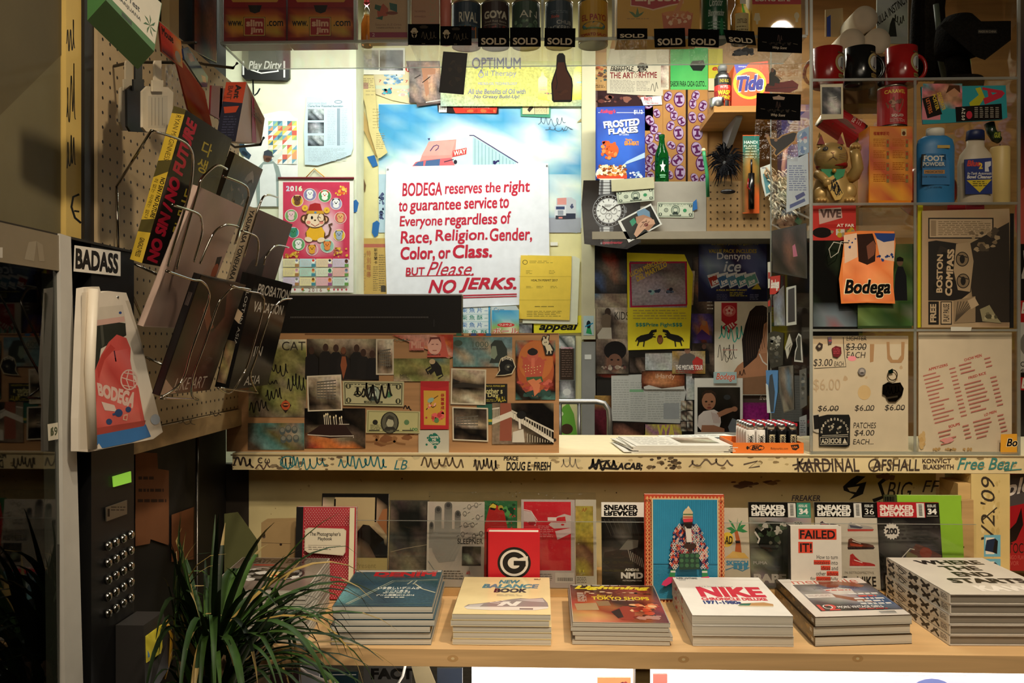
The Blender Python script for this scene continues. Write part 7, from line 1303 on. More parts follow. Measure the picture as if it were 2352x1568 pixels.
# 6 men's magazine
def d6(g):
 F100(g);g.r(1,1,99,139,'d8cfc4').t("men's file",14,3,90,22,'b8483a',.0).gr(12,24,99,122,['aabba','bcddb','ccecb','bcecd','aabdd','aaaab'],dict(a='1c1a1c',b='4a4a54',c='8a8888',d='5a6a84',e='a8a4a0'),'gloss',.12)
 g.e(54,24,11,15,'7a4430').e(52,12,9,5,'9a8878').p([(64,14),(84,20),(92,34),(86,40),(66,30),(60,22)],'8a5640').p([(40,46),(60,38),(72,46),(70,66),(48,66)],'c8c0b8').p([(42,62),(60,76),(86,88),(82,98),(60,90),(40,72)],'8a5640').p([(68,70),(96,74),(98,104),(80,100)],'3c5478')
 g.t('Jackie, HARRISON, HENDERSON',30,38,82,46,'4a4a54',-.01).hl(42,48,76,52,1,'b83c34',.7,3,4).r(14,62,44,76,'cfc8c0').hl(16,66,40,72,2,'9a8a84',.5,4,5).t('12',14,100,34,120,'c8302c',.03).ring(24,108,5,7,1.2,'e8e0d8').t('MORE VINTAGE GIRLS',34,106,82,114,'d8d4d0',.03).hl(54,116,84,120,1,'b84038',.7,5,4)
 for i in range(5):g.hl(62 if i!=1 else 70,62+i*9,96,68+i*9,1,'d8d4d0' if i!=1 else 'c83c34',.8,i,5)
 g.r(70,126,88,134,'d8d4cc')
 for i in range(14):g.r(71+i*1.2,126,71.6+i*1.2,133,'2a2624')
pile('style_magazine','magazine',[(1781,1328),(1978,1327),(2095,1411),(1872,1417)],.7806,3,'3a2a18',d6,lab('dark spined style magazine','topmost dark spined style magazine with a bearded figure on its cover'),'dark spined style magazines',seed=9,jig=.004,spd=lambda g:(g.frame(g.q[1:]+g.q[:1],100,10),g.p([(0,0),(100,0),(100,10),(0,10)],'4a3418'),g.blots(2,.5,98,9.5,26,['2a1c10','8a6a30','6a4a20'],2,5,3,.5),g.r(92,3,97,7,'c8c0b0')))
# 7 hardback monograph
def d7(g):
 F100(g);K='221d1a'
 for i,(s,a,b) in enumerate([('WHERE',22,88),('THE',36,74),('END',38,74),('STARTS',22,94)]):g.t(s,a,12+i*24,b,30+i*24,K,.07,.0)
 g.t('KAWS',34,110,92,130,'e8e0d4',.07)
def sp7(g):
 g.frame(g.q[1:]+g.q[:1],100,10);g.p([(0,0),(100,0),(100,10),(0,10)],'d8d0c0');K='1c1917'
 for a,b in [((2,2),(14,8)),((14,2),(4,8)),((40,2),(52,8)),((52,2),(38,8)),((58,2),(70,8)),((72,2),(60,8))]:g.ln([a,((a[0]+b[0])/2+1,5),b],2.8,K)
 g.blots(36,.5,56,9.5,8,[K],3,5,3,.5).ln([(74,9),(80,4),(84,2)],2,K).ln([(78,3),(86,8)],2.4,K).ln([(18,2),(34,6)],1.2,K).ln([(22,1),(36,4)],1,K).hl(88,2,97,8,4,'6a645c',.5,3,3).ring(26,6,5,2.6,.8,K)
bk7=pile('monograph','book',[(2041,1277),(2252,1283),(2440,1365),(2181,1364)],.826,5,'cdc4b6',d7,lab('thick hardback monograph with black and white spine','topmost hardback monograph, grey cover with bold black capitals'),'hardback monographs',pages='8a8070',hard=.0012,seed=4,m='satin',jig=.002,spcol='d8d0c0',spd=sp7)
# ================================================================ upright row behind the piles
LZ=.7385
def up(name,lab_,cat,q,dd,col,draw,t=.006,lean=.0,grp=None,m='gloss',pages='d0c8b8',spine=None,base=LZ):
 x0,y0,x1,y1=q;a=px(x0,y0,dd+lean);b=px(x1,y0,dd+lean);zt=(a.z+b.z)/2;base=base+t*lean/max(zt-base,.05);X0=px(x0,y0,dd+lean).x;X1=px(x1,y0,dd+lean).x
 Q=[V((X0,dd+lean,zt)),V((X1,dd+lean,zt)),V((X1,dd,base+.0006)),V((X0,dd,base+.0006))]
 W_=x1-x0;yb=790+(CZ-base)*F/dd;H_=yb-y0
 def dr(g):
  k0=g.k;g.frame(Q,1,1);q0=g.q
  class _W:
   pass
  g.w=lambda x,y:((Q[0]*(1-(x-x0)/W_)+Q[1]*((x-x0)/W_))*(1-(y-y0)/H_)+(Q[3]*(1-(x-x0)/W_)+Q[2]*((x-x0)/W_))*((y-y0)/H_))
  draw(g);del g.w
 return book(name,lab_,cat,Q,t,col,pages,dr,grp,m,0,spine)
def f(g):
 g.r(681,1164,697,1381,'14120f').r(697,1164,818,1381,'a83038')
 for i in range(34):g.ln([(697+i*7.1-120,1420),(697+i*7.1+60,1163)],1.1,'c89088') if False else None
 rr_=random.Random(2)
 for j in range(51):
  for i in range(18):g.r(701+i*6.2+(j%2)*3,1168+j*4.1,703+i*6.2+(j%2)*3,1170+j*4.1,'c8988c') if j<10 or j>26 or i<1 or i>16 else None
 g.r(807,1164,818,1381,'d8cca8').p([(706,1216),(714,1211),(794,1213),(800,1218),(799,1268),(794,1276),(714,1270),(706,1264)],'c8bca0').p([(708,1217),(715,1213.5),(793,1215),(797.5,1219),(797,1267),(792.5,1273.5),(715,1268),(708.5,1263)],'d4c8ac').t("The Photographer's",717,1221,787,1233,'1f1a17',.02).t('Playbook',736,1233,768,1243,'1f1a17',.02).r(714,1252,788,1252.8,'7a7060').hl(715,1256,788,1266,2,'7a7060',.35,3,6)
up('hardback_book','red patterned hardback with a rounded cream title panel','book',(681,1164,818,1420),2.036,'a83038',f,.02,.02,m='satin',base=SZ+.002)
def f(g):g.gr(742,1136,891,1330,['bbbbbb','eddddb','eddddc','eddddc','aabbbd','deecbb','eeeccb','abbbbb','bcbbab'],dict(a='2c241c',b='14110e',c='5a4a38',d='a08c68',e='b8a888'),'gloss',.1).r(740,1133,893,1142,'12100d').r(770,1142,862,1210,'a8946c').p([(818,1230),(836,1206),(850,1208),(868,1226),(884,1240),(890,1290),(868,1286),(850,1250)],'17130f').r(768,1146,772,1210,'17130f').r(862,1142,866,1200,'17130f').p([(868,1200),(880,1170),(890,1168),(890,1230)],'8a5a38').r(818,1284,893,1340,'9a8a58').t('Present',822,1296,868,1308,'7a6c44',.0)
up('photo_book','black and tan photo book behind the red patterned hardback','book',(740,1134,893,1345),2.10,'14110e',f,.012,.03,m='gloss')
def f(g):g.gr(898,1150,984,1345,['bbbbb','caaac','caaab','bbabb','cbbcb','ccdcb','bcddb','abcca'],dict(a='14130f',b='3a342c',c='5a5040',d='6a604c'),'photo',.12).ln([(900,1270),(930,1262),(985,1252)],1.2,'8a7c64')
up('photo_zine','grey photo zine in a clear sleeve beside the hand zine','zine',(896,1148,986,1345),2.10,'4a4234',f,.004,.03)
def f(g):
 g.gr(985,1152,1111,1345,['ddddd','ddddd','dcdcd','dcccd','dddcd','ddddd'],dict(c='8a8276',d='a89e8e'),'paper',.03);HC='6a665e'
 for x,y0,y1,w_ in ((1007,1166,1220,8),(1030,1156,1222,9),(1052,1176,1226,7),(992,1203,1240,5)):g.gr(x-w_,y0+4,x+w_,y1+20,['aa','bb','cc','cc'],dict(a='5a564e',b='7a756a',c='858075'),'paper',.02).e(x,y0+5,w_,9,'55514a').e(x,y0+4,w_*.55,5,'34312c')
 g.p([(990,1236),(1000,1214),(1058,1216),(1060,1256),(1046,1290),(1010,1294),(996,1270)],'858075')
 K='2a2622'
 for i,(x,y) in enumerate([(1078,1164),(1094,1160),(1068,1180),(1098,1188),(1070,1206),(1086,1206),(1064,1228),(1090,1232),(1106,1226)]):g.ring(x,y,4.5,6,.9,K).ln([(x-2,y+2),(x+2,y+3)],.8,K).ln([(x+6,y-1),(x+12,y-4)],.9,K).ln([(x-14,y+5),(x-8,y+2)],.9,K)
 g.t('SLEEPNER',1052,1238,1110,1250,K,.01).gr(1063,1256,1106,1300,['aaaa','abba','bcbc','aaba'],dict(a='14120f',b='3a352e',c='8a8272'),'photo',.2).hl(1022,1312,1068,1334,4,'5a544a',.35,3,4).ln([(986,1290),(1000,1310),(1030,1330),(1080,1332)],.8,'5a6a70').sc(1072,1312,1082,1322,1.2,'a83430',3,8)
up('hand_zine','grey zine with a printed hand and scattered small face sketches','zine',(982,1152,1113,1345),2.094,'a89e8e',f,.004,.03,m='paper')
def f(g):g.r(1112,1150,1187,1345,'2c5a34').blots(1150,1152,1186,1215,12,['3a7a40','1c3c24','4a8a48'],4,10,3).blots(1168,1165,1185,1215,8,['a83430'],1.5,3,4).p([(1112,1345),(1114,1205),(1124,1165),(1140,1158),(1158,1175),(1172,1240),(1176,1345)],'9c2420').e(1132,1163,8,7,'b8a83a').e(1150,1166,6,6,'9a8a34').p([(1126,1165),(1140,1168),(1136,1172),(1126,1170)],'1c1612').e(1151,1169,4,2.6,'1c1612').ln([(1122,1164),(1132,1155),(1142,1160)],1.8,'14110e')
up('red_green_zine','green zine with a red round eyed creature behind the red book','zine',(1113,1150,1188,1345),2.098,'2c5a34',f,.004,.03)
def f(g):
 g.r(1198,1148,1319,1345,'a89c94').gr(1203,1152,1311,1310,['aaaa','aaab','aaaa','abaa','aaaa'],dict(a='b4242c',b='c03a3e'),'gloss',.04).p([(1203,1172),(1222,1176),(1232,1198),(1230,1208),(1203,1196)],'b8a8a0').p([(1260,1205),(1280,1186),(1296,1180),(1311,1184),(1311,1212),(1272,1214)],'b8a8a0').p([(1264,1200),(1282,1188),(1298,1186),(1300,1200)],'b4242c').r(1258,1188,1278,1196,'cfc0b8').ln([(1203,1170),(1220,1174),(1234,1196)],1.4,'d8ccc4').e(1222,1202,9,5,'8a1c24').p([(1203,1240),(1230,1220),(1226,1290),(1203,1310)],'b82c34').p([(1275,1220),(1311,1212),(1311,1225),(1280,1240)],'c0a8a4').hl(1236,1208,1270,1236,7,'c8908c',.3,3,5).e(1292,1205,4,2,'b4242c').r(1275,1315,1318,1338,'b8b0a4')
 for i in range(16):g.r(1280+i*2.2,1326,1281+i*2.2,1334,'2a2622')
 g.hl(1240,1318,1268,1336,4,'6a6058',.3,5,4)
up('car_zine','red and white zine with cars in a clear sleeve','zine',(1197,1147,1320,1345),2.094,'a89c94',f,.004,.03)
def f(g):g.gr(1322,1162,1362,1322,['bbb','aab','aba','bab','cdb','dcd','bbd','cbc'],dict(a='a8963c',b='9a8838',c='7a5a3c',d='5a3a28'),'photo',.1).r(1362,1148,1368,1345,'b0a894').r(1322,1148,1368,1160,'b0a894').t('AP',1336,1166,1348,1175,'8a4a24',.02,.2).t('11',1330,1308,1340,1314,'c8c048').hl(1324,1325,1346,1340,4,'4a443a',.3,4,4)
up('yellow_zine','yellow zine edge showing beside the red car zine','zine',(1321,1147,1369,1345),2.104,'b0a894',f,.004,.03)
o=G(m='film').box(px(985,1140,2.087).x,px(1368,1140,2.087).x,2.0855,2.0865,.7392,px(1000,1128,2.09).z,'fff').build('clear_sleeve');tag(o,'clear plastic sleeves before the upright zines','sleeve')
# sneaker magazines
def sneak(kind):
 x0={0:1381,1:1719,2:1870,3:2014}[kind]
 def f(g):
  hc,tc={0:('d8d4c8','14120f'),1:('15130f','d8d4c8'),2:('14120f','d8d4c8'),3:('a4242a','d8c8bc')}[kind]
  w0=86 if kind else 96;g.r(x0,1153,x0+(98 if kind==0 else 142),1187,hc)
  g.t('SNEAKER',x0+6,1159,x0+84,1172,tc,.06).t('FREAKER',0,0,0,0,tc,.06,0,None,[(x0+6,1184.5),(x0+84,1184.5),(x0+84,1173),(x0+6,1173)])
  if kind:
   bx_=x0+90;g.r(bx_,1155,bx_+18,1187,'c8c4b8')
   for i in range(10):g.r(bx_+5,1158+i*2.6,bx_+13,1159.4+i*2.6,'22201c')
   ic={1:'3a8068',2:'14120f',3:'1c1815'}[kind];g.r(bx_+20,1154,bx_+52,1188,ic).t('ISSUE',bx_+25,1158,bx_+45,1164,'d0d0c4',.02).t({1:'34',2:'36',3:'34'}[kind],bx_+25,1167,bx_+46,1180,'d8d4c8',.05 if kind!=2 else .0).r(bx_+22,1183,bx_+48,1184,'b8b4a8')
  if kind==0:
   g.gr(x0,1187,x0+97,1345,['aabba','abcca','abdcb','bccba','cdcbc','ccbcb','bbcaa','aaaaa'],dict(a='12110f',b='24221e',c='3a3731',d='5a564e'),'gloss',.12).p([(x0+40,1262),(x0+60,1238),(x0+84,1240),(x0+82,1256),(x0+64,1262)],'6a665c').p([(x0+2,1290),(x0+6,1268),(x0+40,1262),(x0+90,1275),(x0+95,1300),(x0+60,1308),(x0+20,1304)],'34312b')
   for i in range(7):g.ln([(x0+60+i*5,1262+i*3),(x0+66+i*5,1286+i*3)],1.6,'8a8478');
   for i in range(8):g.ln([(x0+6+i*10,1192),(x0+22+i*9,1230)],.8,'4a463e')
   g.t('ADIDAS',x0+52,1304,x0+84,1310,'c8c4b8',.06).t('NMD',x0+43,1313,x0+93,1327,'d0ccc0',.1).t('RETROSPECTIVE',x0+47,1330,x0+90,1333,'a8a498',.02)
  if kind==1:
   g.gr(x0,1188,x0+142,1345,['eeedee','dabcde','dbaabd','cabacd','ddbabc','dccbac','cdccba','bccbaa'],dict(a='14140f',b='2a3026',c='4a4a40',d='7a746a',e='948c82'),'gloss',.2).p([(x0+12,1214),(x0+40,1196),(x0+84,1198),(x0+92,1226),(x0+60,1262),(x0+20,1252)],'1a1c16').blots(x0+14,1196,x0+90,1260,30,['2c3826','14140f','3a4834','5a564a','a09a8e'],4,9,5).ln([(x0+12,1220),(x0+22,1236),(x0+18,1246)],4,'b8b0a4').t('PUMA',x0+6,1286,x0+38,1293,'9a948a',.02).t('DISC BLAZE',x0+8,1297,x0+36,1302,'5a564c').t('BAPE',x0+6,1314,x0+80,1334,'a8a094',.08).e(x0+112,1202,13,8,'8a8278').t('200',x0+103,1198,x0+121,1206,'22201c',.04)
  if kind==2:
   g.r(x0,1188,x0+142,1345,'b8ae9c')
   def shoe(x,y,s,c1,c2,c3,hi=0):
    g.p([(x,y),(x+2*s,y-9*s-hi),(x+8*s,y-12*s-hi),(x+14*s,y-9*s-hi*.6),(x+26*s,y-6*s),(x+44*s,y-4*s),(x+54*s,y-1*s),(x+56*s,y+4*s),(x+30*s,y+6*s),(x,y+6*s)],c1).p([(x-1,y+3*s),(x+57*s,y+3*s),(x+54*s,y+7*s),(x,y+8*s)],c2).p([(x+4*s,y-6*s),(x+18*s,y-4*s),(x+34*s,y-1*s),(x+28*s,y+2*s),(x+6*s,y)],c3).ln([(x+10*s,y-10*s),(x+28*s,y-4*s)],1.4*s,'e0d8cc')
   shoe(x0+10,1206,.85,'3a2a34','b0a8a0','8a3a44');shoe(x0+74,1210,1.05,'9a948c','a83a30','4a4a54');shoe(x0+72,1250,1.08,'5a3224','2a1f1c','a8442c',4);shoe(x0+74,1292,1.05,'a02a28','c0b8ac','b8342e',12);shoe(x0+6,1248,.7,'a09890','3a3634','7a3a34');shoe(x0+8,1290,.7,'9a948c','7a3a34','4a4a54')
   g.t('IN RETROSPECTIVE',x0+62,1307,x0+128,1312,'8a8274').t('FAME x NIKE',x0+20,1318,x0+132,1340,'1f1b18',.03)
  if kind==3:
   g.gr(x0,1188,x0+142,1345,['aaaaab','bbcbbb','bccbbc','bccccb','abbcba','abaaba','bcdcba','cdbdcb'],dict(a='141210',b='2a2724',c='4a4642',d='6a6258'),'gloss',.1).p([(x0+60,1345),(x0+64,1270),(x0+84,1245),(x0+100,1250),(x0+140,1270),(x0+142,1345)],'5a3a30').p([(x0+44,1310),(x0+64,1262),(x0+86,1272),(x0+84,1310)],'6a6244').e(x0+105,1265,14,12,'7a3a2c').ln([(x0+50,1276),(x0+70,1256),(x0+80,1258)],2,'b8b0a0').hl(x0+4,1206,x0+136,1240,4,'34302c',.5,5,14).p([(x0+30+(19 if i%2 else 15.5)*math.cos(i*.19635),1218+(19 if i%2 else 15.5)*math.sin(i*.19635)) for i in range(32)],'c8c0b4').t('200',x0+17,1211,x0+43,1225,'2a2624',.07)
 return x0,f
for k_,dd,w_,l_,col in [(0,2.094,97,'black sneaker magazine with white head panel and small white capitals at its foot','14120f'),(1,2.104,142,'sneaker magazine with green issue square and a camouflage shoe','7a746a'),(2,2.10,142,'white sneaker magazine with a grid of coloured shoes','b8ae9c'),(3,2.096,142,'sneaker magazine with a red head panel and dark cover','1c1a18')]:
 x0,f=sneak(k_);up('sneaker_magazine',l_,'magazine',(x0,1153,x0+w_,1345),dd,col,f,.008,.03,'sneaker magazines in the upright row')
def f(g):
 g.r(1480,1136,1663,1384,'b8482c')
 for i in range(26):
  for x in (1483,1491,1648,1656):g.p([(x,1150+i*9),(x+3.5,1144+i*9),(x+7,1150+i*9),(x+3.5,1156+i*9)],'d8a468').p([(x+1.6,1150+i*9),(x+3.5,1147+i*9),(x+5.4,1150+i*9),(x+3.5,1153+i*9)],'b8482c')
 for i in range(22):
  for y in (1137,1372):g.p([(1482+i*8.2,y+8),(1486+i*8.2,y+1),(1490+i*8.2,y+8)],'d8a468')
 g.r(1496,1143,1649,1372,'c8b48c').r(1499,1146,1646,1370,'2c86a8')
 for i in range(34):g.ln([(1501+i*4.3,1147),(1501+i*4.3,1288)],1,'24789a')
 for i in range(26):g.ln([(1499,1296+i*3),(1646,1296+i*3)],.9,'3a94b4')
 g.p([(1499,1290),(1646,1290),(1646,1292),(1499,1292)],'206c8c')
 SK='3a241a';S0='31405c';cols=['b8442f','d8d0c0','2c3a6a','14161f','c86a48']
 suit=[[(1548,1210),(1558,1202),(1572,1199),(1586,1199),(1600,1203),(1608,1212),(1614,1234),(1606,1248),(1580,1250),(1554,1250),(1543,1236)],[(1540,1240),(1556,1244),(1560,1262),(1556,1290),(1548,1302),(1534,1300),(1536,1280)],[(1592,1248),(1612,1240),(1622,1252),(1624,1284),(1622,1300),(1608,1300),(1604,1276)],[(1550,1247),(1606,1246),(1598,1268),(1560,1268)]]
 for q in suit:g.p(q,S0)
 rr_=random.Random(6)
 for q in suit:
  xa,xb=min(p[0]for p in q),max(p[0]for p in q);ya,yb=min(p[1]for p in q),max(p[1]for p in q)
  for x,y in [(xa+i*6.4+(j%2)*3.2,ya+j*4.4) for j in range(int((yb-ya)/4.4)+1) for i in range(int((xb-xa)/6.4)+1)]:
   ins=False
   for i in range(len(q)):
    a_,b_=q[i],q[i-1]
    if (a_[1]>y)!=(b_[1]>y) and x<(b_[0]-a_[0])*(y-a_[1])/(b_[1]-a_[1])+a_[0]:ins=not ins
   if ins:s_=3.1;g.p([(x-s_,y),(x,y-s_*1.25),(x+s_,y),(x,y+s_*1.25)],rr_.choice(['d8d0c0','c8503a','d8d0c0','22305c'])).e(x,y,1.5,2,rr_.choice(['22305c','c8503a','14161f']),6)
 g.p([(1570,1205),(1584,1205),(1586,1240),(1574,1240)],'d0c8bc').e(1577,1191,11,14,SK).p([(1565,1190),(1566,1172),(1572,1164),(1582,1164),(1588,1172),(1588,1188)],'c8b48c').r(1566,1176,1588,1179,'4a6a48').r(1566,1182,1588,1185,'a84a34').p([(1574,1164),(1578,1158),(1582,1164)],'d8c8a8').p([(1565,1187),(1588,1186),(1587,1194),(1567,1195)],'c83c48').p([(1568,1198),(1588,1197),(1584,1209),(1574,1209)],'1c120d')
 g.e(1575,1248,8,6,SK).e(1588,1248,8,6,SK).p([(1576,1250),(1588,1250),(1586,1264),(1578,1264)],SK).p([(1557,1266),(1600,1264),(1604,1300),(1556,1302)],'1f3a2c')
 for i in range(4):
  for j in range(3):g.e(1562+i*12,1270+j*11,4.6,4.4,['2f5a3c','3f6a44'][(i+j)%2],10)
 g.p([(1537,1302),(1548,1302),(1546,1322),(1532,1322)],'2a7a44').r(1537,1304,1548,1308,'d0ccc0').p([(1608,1302),(1620,1301),(1622,1320),(1608,1322)],'2a7a44').r(1608,1304,1620,1308,'d0ccc0').p([(1532,1318),(1548,1318),(1544,1328),(1526,1339),(1516,1336),(1520,1328)],'d03a68').p([(1606,1318),(1624,1316),(1626,1324),(1606,1326)],'d03a68')
up('framed_print','framed print of a seated person in a patterned suit on blue','framed picture',(1480,1135,1663,1384),2.053,'b8482c',f,.010,.007,m='satin',base=SZ)
def f(g):g.r(1660,1168,1717,1345,'b8ac94').p([(1684,1270),(1688,1240),(1684,1216),(1692,1216),(1698,1242),(1700,1270)],'a8582c').p([(1686,1240),(1697,1240),(1697,1246),(1687,1246)],'2a2018');[g.p([(1690,1218),(1690+dx*.5,1218+dy*.5-6),(1690+dx,1218+dy),(1690+dx*.55,1218+dy*.5+3)],'2f7a44') for dx,dy in ((-24,-6),(-18,-26),(4,-30),(22,-14),(26,2),(-22,10),(14,-24))];g.e(1668,1238,14,17,'d0b038',a=.3).t('AD',1662,1230,1680,1248,'2a2418',.03,.2).p([(1660,1280),(1680,1264),(1706,1268),(1716,1280)],'c8a050').t('SKETCH',1664,1285,1714,1296,'2f7a9a',.05).t('III',1680,1290,1712,1304,'2f7a9a',.08).ln([(1662,1306),(1680,1300),(1700,1308),(1716,1300)],2,'2f7a9a')
up('palm_zine','cream zine with a palm tree beside the framed print','zine',(1656,1166,1718,1345),2.10,'b8ac94',f,.004,.03,m='paper')
def f(g):
 R_='d0442c';K='1c1815';g.r(1834,1212,1928,1345,'d4ccbc').r(1834,1214,1921,1238,R_).t('FAILED',1837,1217,1918,1236,K,.03).r(1833,1243,1866,1268,R_).t('IT!',1837,1246,1864,1266,K,.03)
 for i,(s,x,rx0,rx1) in enumerate([('How to turn',1875,0,0),('mistakes into',1868,1868,1906),('ideas and',1884,1884,1906),('other advice',1873,1897,1924),('for successfully',1860,1873,1906)]):
  y=1272+i*12.2
  if rx0:g.r(rx0,y-1,rx1,y+9,R_)
  g.t(s,x,y,1923,y+9,K,.0)
up('paperback','white paperback with bold black title on orange bars','book',(1815,1208,1932,1345),2.032,'d4ccbc',f,.022,.008,m='satin',base=SZ,spine='2a2622')
def f(g):g.r(2091,1137,2208,1345,'7aa82c').t('MOZA',2042,1136,2098,1150,'1c2410',.02) if False else g.r(2091,1137,2208,1345,'84b02e')
up('lime_book','lime green book behind the red headed sneaker magazine','book',(2060,1137,2208,1345),2.125,'84b02e',f,.012,.02,m='satin',base=SZ)
def f(g):g.t('CARA MOLA',2042,1140,2098,1152,'14140f',.06).r(2030,1153,2100,1330,'1a1815')
up('dark_zine','dark zine top with cramped lettering beside the lime book','zine',(2030,1136,2059,1345),2.128,'3a3c24',lambda g:g.hl(2032,1140,2058,1152,1,'14140f',.9,3,3),.005,.02)
sheet('pine_block','pale wooden board leaning beside the counter end post','board',[(2209,1150),(2236,1148),(2238,1368),(2209,1368)],2.14,'b89460',lambda g:g.e(2213,1256,2,2,'2a1c10'),.02,'wood')
# red block book with a round emblem, loose papers at the dark end
Q=[PY(2.034).at(1118,1221),PY(2.034).at(1240,1219)];zt=Q[0].z;X0,X1=Q[0].x,Q[1].x
Q=[V((X0,2.034,zt)),V((X1,2.034,zt)),V((X1,2.034,SZ)),V((X0,2.034,SZ))]
def f(g):
 g.frame(Q,124,124*(zt-SZ)/(X1-X0));g.e(64,72,39,37,'17130f',36).e(64,72,33,31,'d4ccbc',36).e(64,72,27,25.5,'17130f',32).e(64,72,15,13.5,'d4ccbc',28).p([(64,64),(96,56),(96,67),(64,67)],'d4ccbc').r(63,67,91,78,'17130f').r(76,67,91,80,'17130f').r(3,0,5,150,'9a141c')
book('emblem_book','thick red block book with a large round black and white emblem','book',Q,.042,'c01c26','d8d0c0',f,None,'satin',.002)
o=root('tan_box','flat tan cardboard box with a rivet at the dark end of the ledge','box',px(630,1340,2.12))
g=G(PY(2.11),'paper').slab([(600,1200),(684,1198),(690,1345),(600,1345)],'a08458',.05);g.e(606,1232,4,4,'5a4a3a').e(645,1250,3,3,'2a1c14').ln([(600,1246),(668,1248)],1,'5a4630');g.build('carton',o);G(m='metal').ball(px(606,1226,2.108),.004,'a8a49c',n=10,k=6).build('rivet',o)
sheet('green_folder','dull green rounded folder edge behind the plant','folder',[(515,1180),(545,1176),(590,1240),(596,1345),(515,1345)],2.13,'5a5a34',None,.004)
# lower compartment: a lit shelf with objects cut by the frame
for i,(q,d_,c_,l_) in enumerate([((620,1536,690,1700),1.98,'3a2a2c','dark magazine under the shelf by the plant'),((735,1542,822,1700),2.0,'1c2e34','dark teal magazine under the shelf beside the cable'),((835,1530,945,1700),2.02,'4a4844','dark photo magazine with black capitals under the shelf'),((1004,1534,1062,1700),2.04,'3a4250','slate blue magazine under the shelf beside the light panel'),((1372,1556,1449,1700),2.02,'d89a68','orange magazine under the shelf beside the wooden upright'),((1500,1548,1533,1700),1.98,'d8786c','red edged magazine under the shelf past the wooden upright'),((2018,1552,2222,1700),1.96,'c8c4dc','pale lilac magazine under the shelf below the monographs')]):
 def f(g,i=i,q=q):
  if i==2:g.t('FACT',852,1534,950,1560,'14120f',.06)
  if i==6:g.e(2140,1590,50,32,'6a74a8')
  if i==4:g.blots(1378,1562,1444,1600,14,['6a2a3c','a84a48'],4,9,3)
  if i==0 or i==1:g.r(q[0]+3,q[1]+6,q[2]-4,q[1]+8,'b8b4ac')
 Q0=px(q[0],q[1],d_);Q1=px(q[2],q[1],d_);sheet('magazine',l_,'magazine',[(q[0],q[1]),(q[2],q[1]),(q[2],774+(CZ-.2205)*F/d_),(q[0],774+(CZ-.2205)*F/d_)],d_,c_,f,.006,'gloss')
o=sheet('blank_card','blank white card standing in for the light box glow behind the plant','card',(492,1528,614,1560),1.98,'d8d0c8',None,.004)  # white card put where the light box glow shows past the plant
P0=[px(688,1534,1.82),px(705,1548,1.82),px(740,1562,1.82),px(765,1567,1.82)]
o=root('charging_cable','white cable looping under the display shelf','cable',(P0[2].x,1.82,.22));G(m='satin').tube([V((P0[0].x,1.82,.684))]+P0+[V((P0[3].x+.05,1.83,.55)),V((P0[3].x+.06,1.84,.2215))],.0045,'d8d8d8').build('white_lead',o)
G(m='satin').slab if 0 else None
g=G(PY(1.90),'satin').slab([(686,1528),(720,1528),(734,1545),(734,1620),(688,1620)],'a8acb0',.004);tag(g.build('grey_card'),'pale grey card hung behind the white cable','card')
o=root('ring_lead','thin pale ring of wire beside the dark photo magazine','wire',px(960,1600,1.88));G(m='satin').tube([V((px(945,1534,1.88).x,1.88,.684)),px(925,1552,1.88),px(908,1580,1.88),px(930,1650,1.88)],.003,'c8c4b8').build('wire',o)
sheet('curved_card','curved tan panel under the shelf beside the dark photo magazine','panel',[(945,1530),(985,1530),(1000,1568),(1000,1640),(958,1640),(955,1568)],1.95,'8a7c5c',None,.004)
# ================================================================ vending machine by the partition
MX=-.75;near,far,mt=.72,1.55,1.512
o=root('vending_machine','black vending machine with a glass front and chrome keypad','vending machine',(-1.0,1.2,0))
P=PX(MX)
g=G(m='satin').box(-.788,-.785,near,far,.0,mt,'0c0b0a').box(-.788,MX,near,far,mt-.004,mt,'2a261f').box(-.785,MX-.002,1.40,far,0,mt-.004,'0d0c0b').box(-.785,MX,near,1.40,0,.56,'14110e');g.build('cabinet_body',o)
g=G(m='satin');g.n=V((1,0,0));a=P.at(140,700).y;b=P.at(178,700).y
g.plane(PX(MX+.004)).slab([(138,536),(163,544),(193,1640),(150,1640)],'bdb7aa',.03).build('steel_strip',o)
zt=P.at(100,617).z
g=G(m='satin').box(-.785,MX+.002,near,a,zt,mt-.003,'7d7059');g.plane(PX(MX+.0022)).p([(66,556),(84,553),(78,600),(56,595)],'8f836c').p([(84,553),(98,562),(102,600),(90,600)],'8a7d66').r(-2,568,6,592,'b8b0a0');g.build('head_band',o)
G(m='darkglass').box(MX-.006,MX-.002,near,a,.56,zt,'fff').build('glass_pane',o)
G(m='lamp').tube([(-.785,1.16,1.38),(-.785,1.19,1.10)],.007,'8a8a84').build('inner_tube',o)
g=G(PX(MX-.0008),'gloss').slab([(110,974),(133,970),(134,1008),(112,1012)],'c8bfa8',.0008).p([(116,984),(122,980),(122,1000),(116,1002)],'6a6a50').t('69',116,980,132,1000,'4a5038',.03);g.build('number_sticker',o)
P2=PX(MX+.0012)
g=G(P2,'satin').slab([(172,563),(277,578),(277,634),(170,623)],'ded6c6',.0008).t('BADASS',0,0,0,0,'191512',.05,0,None,[(174,569),(272,583),(271,629),(173,617)]);g.n=V((1,0,0));g.build('lettered_sticker',o,label='white sticker with bold black capitals')
G(m='screen').plane(PX(MX+.002)).slab([(260,1094),(301,1082),(302,1107),(262,1118)],'7fb63a',.002).build('green_display',o,label='small lit green display')
g=G(PX(MX+.002),'brushed').slab([(244,1165),(292,1148),(292,1180),(245,1197)],'8a8474',.002).r(247,1168,252,1186,'2a2824').hl(255,1163,288,1176,2,'4a463c',.4,2,6);g.build('name_plate',o)
